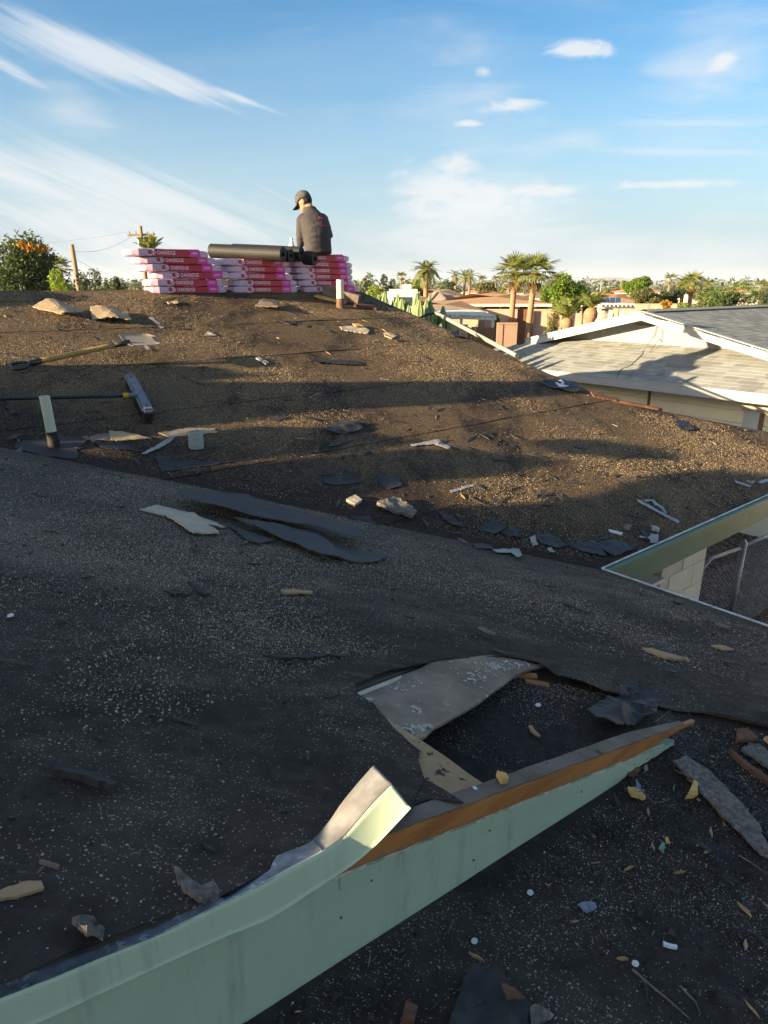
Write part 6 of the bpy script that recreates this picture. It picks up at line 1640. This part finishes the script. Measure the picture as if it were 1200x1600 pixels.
# fences and walls of the back yards
WF = empty('board_fence', at(755, 530, 36.5), 'brown upright board fence below the patio cover', 'fence')
fa, fb2 = at(731, 511, 36.5), at(777, 508, 36.5); nbd = 16; bw = (fb2[0] - fa[0]) / nbd
brd = mesh_data('board', *boxv((0, 0, 0), (bw * .93, 0, 0), (0, .025, 0), (0, 0, fa[2])), M('fence_board', (.17, .105, .07), (.12, .075, .05), 4, .9, stretch=(8, 8, 1)))
for i in range(nbd): link('board', brd, WF, (fa[0] + bw * i - WF.location.x, (i % 2) * .02, -WF.location.z + random.uniform(-.04, .04)))
obj('rail', *boxv((fa[0], 36.54, fa[2] * .75), (fb2[0] - fa[0], 0, 0), (0, .05, 0), (0, 0, .09)), MATS['fence_board'], WF)
def bwall(label, px0, px1, ptop, Y, m_, dz=0.0, name='block_fence_wall', Y2=None):
    a, b_ = at(px0, ptop, Y), at(px1, ptop + dz, Y2 or Y); h = a[2]; L_ = np.linalg.norm((b_ - a)[:2]); d = np.array([(b_ - a)[0], (b_ - a)[1], 0]) / L_
    root = empty(name, ((a[0] + b_[0]) / 2, (a[1] + b_[1]) / 2, 0), label, 'wall'); s_ = np.array([-d[1], d[0], 0])
    obj('wall_body', *boxv((a[0], a[1], 0), d * L_, s_ * .15, (0, 0, h - .08)), m_, root)
    obj('coping', *boxv(np.array([a[0], a[1], h - .078]) - s_ * .03, d * L_, s_ * .21, (0, 0, .078)), m_, root)
    k = 0.0
    while k < L_: obj('pilaster', *boxv(np.array([a[0], a[1], 0]) + d * k - s_ * .04, d * .3, s_ * .035, (0, 0, h - .09)), m_, root); k += max(2.6, L_ / 8)
TAUPE = M('taupe_block', (.33, .22, .155), (.29, .195, .14), 3, .9, bump=.5, bscale=6)
bwall('taupe block wall right of the board fence', 777, 809, 504, 36, TAUPE)
bwall('dark taupe block wall left of the board fence', 688, 731, 507, 36, TAUPE, 4)
bwall('peach yard wall in front of the orange roofed bungalow', 758, 940, 483, 48, PINKW)
bwall('long pale pink wall left of the grey shingled ridge', 962, 1075, 474.5, 62, M('pale_pink_wall', (.60, .42, .31), (.55, .385, .28), 2, .9))
obj2 = empty('wooden_gate', at(822, 490, 47.7), 'red brown wooden gate between the two tall palms', 'gate')
for i in range(8):
    q = at(809 + 3.2 * i, 483, 47.7); obj('board', *boxv((q[0], 47.7, 0), (.128, 0, 0), (0, .04, 0), (0, 0, q[2])), M('gate_board', (.24, .10, .055), (.20, .08, .045), 4, .85), obj2)
# cream rafter frame (pergola) right of the small palms
pg_ = empty('pergola', at(962, 490, 40), 'cream open pergola with rafters right of the small palms', 'pergola')
for i in range(9):
    q = at(936 + 6.4 * i, 479, 40); obj('rafter', *boxv((q[0], 39.6, q[2]), (.06, 0, 0), (.5, 3, 0), (0, 0, .14)), WTR, pg_)
a, b_ = at(934, 482, 40), at(992, 482, 40); obj('beam', *boxv(a, b_ - a, (0, .12, 0), (0, 0, .12)), WTR, pg_)
for px in (937, 955, 973, 989): q = at(px, 484, 40.02); obj('post', *boxv((q[0] - .09, 40.02, 0), (.2, 0, 0), (0, .1, 0), (0, 0, q[2])), WTR, pg_)
# white camper
cv = at(630, 470, 34); CAMP = empty('camper', (cv[0], 34, 0), 'white camper van parked behind the cactus', 'camper')
zt = at(630, 452, 34)[2]
obj('body', *rbox((cv[0] - .75, 34, .5), (1.55, 0, 0), (0, 4.5, 0), (0, 0, zt - .5), .12), WTR, CAMP)
obj('roof_unit', *rbox((cv[0] - .05, 34.6, zt), (.5, 0, 0), (0, .8, 0), (0, 0, .22), .05), WTR, CAMP)
obj('window', *boxv((cv[0] - .45, 33.97, zt - .75), (.85, 0, 0), (0, .05, 0), (0, 0, .4)), GLASS, CAMP)
for x in (-.6, .62): obj('wheel', *tubev([(cv[0] + x, 34.4, .33), (cv[0] + x + .16, 34.4, .33)], .33, 14), BLACKP, CAMP)
# tall palms
palm('left one of the two tall fan palms with bulging neck', 805, 424, 47.5, 1.6, 'fan', 30, .185, lean=-.1, seed=21, skirt=4)
palm('right one of the two tall fan palms with bulging neck', 836, 424, 46.5, 1.7, 'fan', 30, .19, lean=-.25, seed=22, skirt=4)
palm('single fan palm with orange trunk standing behind the cactus', 666, 423, 58, 1.45, 'feather', 34, .20, seed=23, droop=.75, lw=.03)
palm('squat palm with pineapple trunk at the neighbour roof, nearer the pergola', 924, 481, 31, .98, 'feather', 24, .22, seed=24, droop=.35, ball=.5, up=True, lw=.03)
palm('squat spiky palm with pineapple trunk, left of the other squat palm', 886, 497, 27, .95, 'feather', 18, .17, seed=25, droop=.12, ball=.35, up=True, lw=.03)
palm('feathery palm rising behind the bright green tree', 872, 440, 62, 1.5, 'feather', 26, .2, seed=26, droop=.6, lw=.03)
palm('dark palm with dry skirt among the right hand trees', 1082, 441, 75, 1.5, 'fan', 24, .22, seed=27, skirt=10)
palm('second palm among the right hand trees, left of the dry skirted one', 1068, 444, 80, 1.5, 'feather', 24, .2, seed=28, droop=.6, lw=.03)
tree('yellowish cholla like shrub left of the squat palms', 866, 478, 28, 34, 'olive', 14, 1800, .035, .3, 31, 'shrub', 'shrub', zmin=1.6)
tree('bright green ficus tree behind the squat palms', 888, 427, 44, 64, 'bright', 20, 5200, .085, .3, 32, zmin=2.2)
tree('dark green tree right of the bright ficus', 914, 447, 45.5, 36, 'dark', 12, 2600, .08, .3, 33, zmin=2.0)
tree('round bright green tree on the right skyline', 1005, 429, 78, 62, 'bright', 18, 4600, .13, .3, 34, zmin=2.3)
tree('olive brown tree in front of the round bright one', 1015, 446, 72, 62, 'olive', 16, 3800, .12, .3, 35, zmin=1.4)
tree('dark tree between the olive tree and the palms', 1052, 447, 74, 46, 'dark', 12, 2600, .12, .3, 36, zmin=1.8)
tree('orange yellow flowering bush above the pink wall', 1041, 464, 60, 24, 'orange', 9, 1000, .09, .3, 37, 'bush', 'bush', zmin=1.9)
tree('golden brown tree behind the dry skirted palm', 1098, 447, 78, 40, 'olive', 10, 2200, .12, .3, 38, zmin=1.6)
tree('broad feathery palo verde tree over the grey roof', 1135, 445, 52, 118, 'palo', 26, 8000, .09, .3, 39, zmin=1.2, depth=.5)
tree('low lime green bush left of the feathery palo verde', 1068, 470, 56, 26, 'lime', 8, 1000, .07, .3, 40, 'bush', 'bush', zmin=1.9)
tree('mid green tree at the right picture edge', 1196, 448, 70, 50, 'mesquite', 12, 2600, .12, .3, 41, zmin=1.4)
tree('low green shrubs at the foot of the yard wall by the tall palms', 775, 487, 40, 15, 'bright', 6, 500, .05, .3, 42, 'bush', 'bush', zmin=1.6)
tree('lime hedge left of the white camper', 590, 447, 40, 60, 'lime', 12, 2400, .07, .3, 43, 'hedge', 'hedge', zmin=1.8)
tree('bright hedge right of the white camper', 650, 444, 62, 36, 'bright', 10, 1800, .1, .3, 44, 'hedge', 'hedge', zmin=2)
tree('pale grey tree just right of the worker on the skyline', 578, 426, 60, 46, 'grey', 12, 2600, .11, .3, 45)
tree('dark grey green tree right of the pale grey one', 603, 430, 66, 36, 'mesquite', 10, 2000, .11, .3, 46)
tree('brownish tree behind the single fan palm', 650, 430, 90, 36, 'olive', 10, 2000, .15, .3, 47)
tree('olive tree in the middle of the far skyline', 698, 436, 110, 40, 'mesquite', 10, 2000, .17, .3, 48)
tree('tree with yellowish crown left of the tall palms', 762, 436, 90, 40, 'olive', 10, 2000, .15, .3, 49)
tree('small rounded tree directly left of the tall palms', 782, 444, 70, 24, 'lime', 8, 1200, .11, .3, 50)
tree('yellow green tree right of the tall palms', 858, 437, 66, 36, 'bright', 10, 2000, .11, .3, 51)
tree('low tree beyond the solar panelled roof', 948, 451, 100, 36, 'olive', 8, 1500, .15, .3, 52)
for i, (px, pc_, Y, L_) in enumerate([(627, 433, 150, 1.6), (712, 433, 120, 2.0), (726, 433, 112, 1.9), (734, 432, 118, 2.2), (754, 438, 190, 2.0), (775, 438, 220, 2.4), (787, 437, 240, 2.4), (1047, 437, 150, 2.0), (1108, 446, 160, 2.2), (1150, 449, 170, 2.4), (1165, 450, 175, 2.2), (1188, 447, 150, 2.4)]):
    palm('far palm number %s on the skyline, counted from the left' % ['one', 'two', 'three', 'four', 'five', 'six', 'seven', 'eight', 'nine', 'ten', 'eleven', 'twelve'][i], px, pc_, Y, L_, 'feather' if i in (1, 2, 3) else 'fan', 14, .2, seed=60 + i, group='far palms on the skyline')
# far wood: one mass
rg = np.random.default_rng(77); cs, rs, pn = [], [], []
for i in range(300):
    Y = rg.uniform(150, 420); px = rg.uniform(-500, 1750); x = (px - 600) / 1121 * Y; h = rg.uniform(3.2, 6.2) * (1 + (Y - 150) / 700)
    w_ = rg.uniform(2.5, 6); cs.append((x, Y, h * .5)); rs.append((w_, w_ * .6, h * .55)); pn.append(170)
V, Fc, T = leaf_cloud(rg, cs, rs, pn, .55)
far = obj('far_trees', V, Fc, LG['grey'], tint=T, center=False); tag(far, 'distant belt of grey green trees along the horizon', 'trees', kind='stuff')
# far roofs between the trees
rg = np.random.default_rng(78)
for i in range(9):
    px = [600, 690, 745, 800, 900, 985, 1030, 1090, 1175][i]; Y = [130, 140, 170, 150, 130, 140, 120, 150, 120][i]
    hip_house(['far pale house low on the skyline right of the worker', 'far pale house below the far middle palms', 'far white house between far palms', 'far tan house behind the tall palms', 'far house behind the bright ficus', 'far house behind the orange tile roof', 'far house between the right hand trees', 'far house behind the golden brown tree', 'far white house at the right edge'][i], px - 18, px + 18, Y, 458 + rg.uniform(-2, 1), 450, 9, M('far_wall', (.6, .52, .44), rough=.9), [TANR, GREYR, ORR][i % 3], WTR, .5)
# street lights far right
for i, (px, pt_, Y) in enumerate([(940, 437, 120)]):
    t = at(px, pt_, Y); r0 = empty('street_light', (t[0], Y, 0), 'tall street light standing out against the hills', 'street light')
    obj('pole', *tubev([(t[0], Y, 0), (t[0], Y, t[2] * .97), (t[0] - .15, Y, t[2])], [.12, .08, .06], 8), FENCE, r0); obj('arm', *tubev([(t[0], Y, t[2]), (t[0] - 1.2, Y, t[2] + .1)], .05, 6), FENCE, r0)
    obj('lamp_head', *rbox((t[0] - 1.9, Y - .15, t[2] + .02), (.8, 0, 0), (0, .3, 0), (0, 0, .16), .04), FENCE, r0)
# sports floodlight racks
for i, (px, pt_, w_) in enumerate([(946, 440, 6), (957, 441, 4), (967, 443, 4), (975, 440, 7)]):
    t = at(px, pt_, 300); r0 = empty('floodlight_mast', (t[0], 300, 0), ['first', 'second', 'third', 'fourth'][i] + ' far floodlight mast from the street light', 'floodlight', 'far floodlight masts')
    obj('mast', *tubev([(t[0], 300, 0), (t[0], 300, t[2])], .12, 6), FENCE, r0); ww = w_ / 1121 * 300 / 2
    obj('lamp_rack', *boxv((t[0] - ww, 299.8, t[2] - .3), (2 * ww, 0, 0), (0, .3, 0), (0, 0, .7)), BLACKP, r0)
# hills
HILL = M('hill_rock', (.16, .13, .11), (.12, .10, .085), .002, 1.0)
prof = [(-900, 447), (-300, 446), (200, 445), (560, 444), (800, 443), (860, 441), (905, 437), (930, 434), (948, 432), (968, 433), (990, 436), (1015, 438), (1040, 438.5), (1060, 438), (1080, 437.5), (1092, 436), (1104, 437), (1125, 439.5), (1150, 441), (1166, 440), (1178, 439), (1190, 441), (1230, 442), (1400, 440), (1700, 445), (2300, 446)]
V = []; Fc = []; DH = 7000.0
xs = np.linspace(-900, 2300, 260)
for x in xs:
    y = np.interp(x, [p[0] for p in prof], [p[1] for p in prof]) + .5 * noise.noise(Vector((x * .06, 0, 0))) + .35 * noise.noise(Vector((x * .2, 3, 0)))
    t = at(x, min(y, 446.6), DH); V += [(t[0] * .93, DH * .93, -5), (t[0] * .975, DH * .975, t[2] * (.45 + .15 * noise.noise(Vector((x * .15, 9, 0))))), tuple(t), (t[0] * 1.1, DH * 1.1, -5)]
for i in range(len(xs) - 1):
    for k in range(3): Fc.append((i * 4 + k, (i + 1) * 4 + k, (i + 1) * 4 + k + 1, i * 4 + k + 1))
tag(obj('hills', V, Fc, HILL, center=False, smooth=True), 'low bluish mountain ridge on the horizon', kind='structure')

# ------------------------------------------------------------------ the shade tree left of the house, whose crown streaks the far slope with shade
def shade_tree():
    polys = [[(-60, 575), (60, 572), (150, 577), (255, 572), (330, 576), (400, 588), (330, 594), (300, 600), (520, 599), (700, 598), (840, 597), (1005, 606), (930, 612), (700, 632), (520, 640), (330, 662), (240, 680), (150, 688), (-60, 690)],
             [(225, 697), (330, 678), (420, 668), (520, 672), (640, 690), (560, 706), (420, 714), (330, 726), (230, 745)],
             [(230, 770), (330, 738), (450, 722), (560, 712), (660, 703), (760, 708), (862, 722), (780, 745), (640, 750), (560, 775), (480, 800), (230, 800)],
             [(470, 812), (600, 800), (700, 796), (800, 792), (900, 785), (960, 768), (1040, 742), (1120, 736), (1230, 748), (1230, 880), (900, 890), (600, 850)],
             [(835, 690), (930, 688), (1010, 699), (1075, 718), (980, 716), (880, 706)],
             [(-60, 452), (60, 455), (125, 466), (60, 474), (-60, 482)]]
    rg = np.random.default_rng(91); Lh = LD[:2] / np.linalg.norm(LD[:2]); tanE = math.tan(R(SUN_EL)); Wd = np.array([Lh[1], -Lh[0]])
    ref = PF.pt(.2, 2.8)[:2]; s_ref = float(Lh @ ref) - 6.0
    pts = []
    for poly in polys:
        P = np.array(poly); lo, hi = P.min(0), P.max(0); ar = .5 * abs(np.dot(P[:, 0], np.roll(P[:, 1], 1)) - np.dot(P[:, 1], np.roll(P[:, 0], 1)))
        n = int(ar / 1.8) + 400; k = 0
        while k < n:
            q = rg.uniform(lo, hi)
            if not inpoly(q, poly): continue
            p = PF.hit(*q); s_ = s_ref + rg.uniform(-.5, .5); dist = float(Lh @ p[:2]) - s_
            pts.append([p[0] - Lh[0] * dist, p[1] - Lh[1] * dist, p[2] + tanE * dist]); k += 1
    P = np.array(pts); n = len(P)
    t = rand_dirs(rg, n) * (.020 + .016 * rg.random(n))[:, None]; a = np.cross(t, rand_dirs(rg, n)); a = a / (np.linalg.norm(a, axis=1)[:, None] + 1e-9) * .022
    V = np.stack([P - t, P + a, P + t, P - a], 1).reshape(-1, 3); Fc = np.arange(len(V)).reshape(-1, 4)
    c_ = P.mean(0); tb = np.array([-7.9, -2.1]); root = empty('shade_tree', (tb[0], tb[1], 0), 'leafy tree left of the house, its limbs overhanging the roof outside the view', 'tree')
    obj('crown', V, Fc, LG['mesquite'], root, tint=np.ones((len(V), 3)))
    mb = MB(); mb.tube([(tb[0], tb[1], -.05), (tb[0] + .1, tb[1] + .1, 1.6), (tb[0], tb[1] + .3, 3.2)], [.20, .16, .13], 10)
    for i in range(10):
        q = P[rg.integers(n)]; f_ = np.array([tb[0], tb[1] + .3, 3.2]); m_ = f_ * .4 + q * .6 - np.array([0, 0, .35])
        mb.tube([f_, m_, q - np.array([0, 0, .1]), q], [.05, .03, .014, .006], 6)
    mb.build('trunk', BARK, root)
shade_tree()

# ------------------------------------------------------------------ loose granules and crumbs on the felt (uncountable)
def granules(name, PP, poly, n, s0, s1, mat, seed, patch, label, thr, lift=.004, off=(0, 0)):
    rg = np.random.default_rng(seed); P = np.array(poly); lo, hi = P.min(0), P.max(0); pts = []
    while len(pts) < n:
        a = rg.uniform(lo[0], hi[0], 4000); u = rg.uniform(lo[1], hi[1], 4000); ok = inpoly_np(a, u, poly)
        for x, y in zip(a[ok], u[ok]):
            k = noise.noise(Vector((x * patch, y * patch, seed))) + .5 * noise.noise(Vector((x * patch * 3, y * patch * 3, seed + 5)))
            if k + rg.normal(0, .22) > thr: pts.append((x, y))
            if len(pts) >= n: break
    A = np.array(pts); n = len(A); g = PP.p0[:2] + A[:, :1] * PP.A + A[:, 1:] * PP.U
    Z = PP.p0[2] + PP.sa * A[:, 0] + PP.su * A[:, 1]; B = np.c_[g, Z] + PP.nu * lift
    for i in range(n): B[i] += PP.nu * und(B[i])
    s_ = rg.lognormal(0, .38, n) * (s0 + s1) / 2; s_ = np.clip(s_, s0 * .6, s1 * 2.2)
    base = np.array([(1, 0, 0), (-.5, .85, 0), (-.5, -.85, 0), (0, 0, 1.1)]); th = rg.uniform(0, 6.28, n); cs_, sn = np.cos(th), np.sin(th)
    jit = rg.uniform(.55, 1.35, (n, 4, 3)); Q = base[None] * jit * s_[:, None, None]
    V = np.stack([Q[..., 0] * cs_[:, None] - Q[..., 1] * sn[:, None], Q[..., 0] * sn[:, None] + Q[..., 1] * cs_[:, None], Q[..., 2]], -1) + B[:, None]
    V = V.reshape(-1, 3); idx = np.arange(n)[:, None] * 4
    Fc = np.concatenate([idx + np.array(f) for f in ((0, 1, 3), (1, 2, 3), (2, 0, 3))])
    tint = np.repeat(rg.uniform(.35, 1.1, (n, 1)) * np.array([[1, 1, 1]]), 4, 0)
    return tag(obj(name, V, Fc, mat, tint=tint, center=False), label, 'granules', kind='stuff')
def slivers(name, PP, poly, n, l0, l1, mat, seed, label, cat):
    rg = np.random.default_rng(seed); P = np.array(poly); lo, hi = P.min(0), P.max(0); mb = MB(); k = 0
    while k < n:
        a, u = rg.uniform(lo, hi)
        if not inpoly((a, u), poly): continue
        L_ = l0 + (l1 - l0) * rg.random() ** 2.5; w_ = L_ * rg.uniform(.06, .35); t = rg.uniform(0, 6.283); c_, q = math.cos(t), math.sin(t); z = .004 + .6 * w_ * rg.random() + und(PP.pt(a, u)); e_ = rg.uniform(-.25, .25, 4) * w_
        pt = lambda x, y, h: PP.pt(a + x * c_ - y * q, u + x * q + y * c_, z + h)
        th_ = rg.uniform(.0015, .005); tl = rg.uniform(-.15, .3) * L_ * .3
        pr = [(-L_ / 2, e_[0], 0), (-L_ * .1, -w_ / 2 + e_[1] * .3, tl * .4), (L_ / 2, e_[2], tl), (L_ * .15, w_ / 2 + e_[3] * .3, tl * .5)]
        mb.add([pt(x, y, h) for x, y, h in pr] + [pt(x, y, h + th_) for x, y, h in pr], BOXF, None); k += 1
    return tag(mb.build(name, mat, center=False), label, cat, kind='stuff')
GRN = M('granule_pale', (.50, .43, .33), (.40, .33, .25), 30, .85, tint=True); GRT = M('granule_tan', (.60, .45, .27), (.48, .36, .21), 30, .85, tint=True); CRB = M('felt_crumb', (.03, .028, .027), (.05, .045, .04), 30, .8, tint=True)
n_poly = [PN.au(*p) for p in [(-40, 715), (120, 712), (300, 752), (560, 800), (800, 862), (936, 896), (1240, 1005), (1240, 1120), (1110, 1098), (1020, 1078), (860, 1040), (700, 1024), (560, 1060), (545, 1090), (640, 1175), (660, 1230), (640, 1300), (340, 1390), (-60, 1540), (-60, 1100)]]
granules('near_granules', PN, n_poly, 16000, .0007, .0015, GRN, 5, 1.6, 'pale loose granules sprinkled over the near slope', .10, .0062)
granules('near_grit', PN, [PN.au(*p) for p in [(-40, 715), (300, 752), (936, 896), (1240, 1005), (1240, 1080), (860, 1010), (545, 1030), (300, 1120), (-60, 1180)]], 52000, .0010, .0022, GRN, 6, 1.1, 'pale grit on the upper near slope', .08, .0055)
granules('near_crumbs', PN, n_poly, 1600, .0015, .0045, CRB, 7, 2.0, 'black felt crumbs on the near slope', .0)
l_poly = [PL.au(*p) for p in [(1060, 1130), (1260, 1150), (1260, 1700), (300, 1700), (420, 1590), (760, 1390), (1000, 1210)]]
granules('lower_granules', PL, l_poly, 9000, .0006, .0014, GRN, 8, 3.0, 'pale granules sprinkled over the lower roof', .05, .003)
granules('opening_granules', PL, [PL.au(*p) for p in [(660, 1150), (800, 1060), (870, 1070), (1010, 1100), (1030, 1150), (800, 1215)]], 2200, .0007, .0015, GRN, 9, 4.0, 'pale granules inside the roof opening', .0, .003)
granules('lower_crumbs', PL, l_poly, 1200, .002, .006, CRB, 10, 3.0, 'dark crumbs on the lower roof', .0, .003)
f_poly = [(.05, .03), (4.3, .03), (2.65, 1.68), (2.55, 5.5), (-2.6, 5.5), (-3.2, 3.3)]
granules('far_granules', PF, f_poly, 95000, .0012, .0025, GRT, 11, .9, 'tan granules lying over the far slope', .16, .008)
granules('far_crumbs', PF, f_poly, 2200, .003, .009, CRB, 12, 1.2, 'dark felt crumbs on the far slope', .0, .008)

ff = [(.05, .05), (4.2, .05), (2.6, 1.7), (2.5, 5.4), (-2.6, 5.4), (-3.2, 3.3)]; fv = [(.1, .05), (2.6, .05), (1.6, 1.2), (-2.2, 3.2), (-2.4, 2.5)]
slivers('felt_litter', PF, ff, 420, .02, .13, FELT_B, 201, 'torn black felt shreds littering the far slope', 'felt shreds')
slivers('felt_litter', PF, fv, 260, .02, .16, FELT_S, 202, 'torn felt shreds gathered along the valley', 'felt shreds')
slivers('wood_litter', PF, ff, 130, .015, .09, WOODRAW, 203, 'tan splinters littering the far slope', 'splinters')
slivers('felt_litter', PN, n_poly, 260, .01, .07, FELT_B, 204, 'torn black felt shreds littering the near slope', 'felt shreds')
slivers('wood_litter', PN, n_poly, 70, .008, .05, WOODGREY, 205, 'grey splinters littering the near slope', 'splinters')
slivers('felt_litter', PL, l_poly, 120, .008, .05, FELT_B, 206, 'black felt shreds littering the lower roof', 'felt shreds')
slivers('wood_litter', PL, l_poly, 60, .005, .035, WOODRAW, 207, 'tan splinters littering the lower roof', 'splinters')
# ------------------------------------------------------------------ thin haze over the plain
HZ = bpy.data.materials.new('haze'); HZ.use_nodes = True
w = NT(HZ.node_tree); w.n.remove(w.n['Principled BSDF'])
pv = w.node('ShaderNodeVolumePrincipled', Color=(.86, .92, 1.0), Density=.00010); w.put(w.n['Material Output'].inputs['Volume'], pv.outputs[0])
tag(obj('haze', *boxv((-9000, -3000, -6.0), (18000, 0, 0), (0, 12500, 0), (0, 0, 126)), HZ, center=False), 'thin pale haze over the plain', kind='stuff')
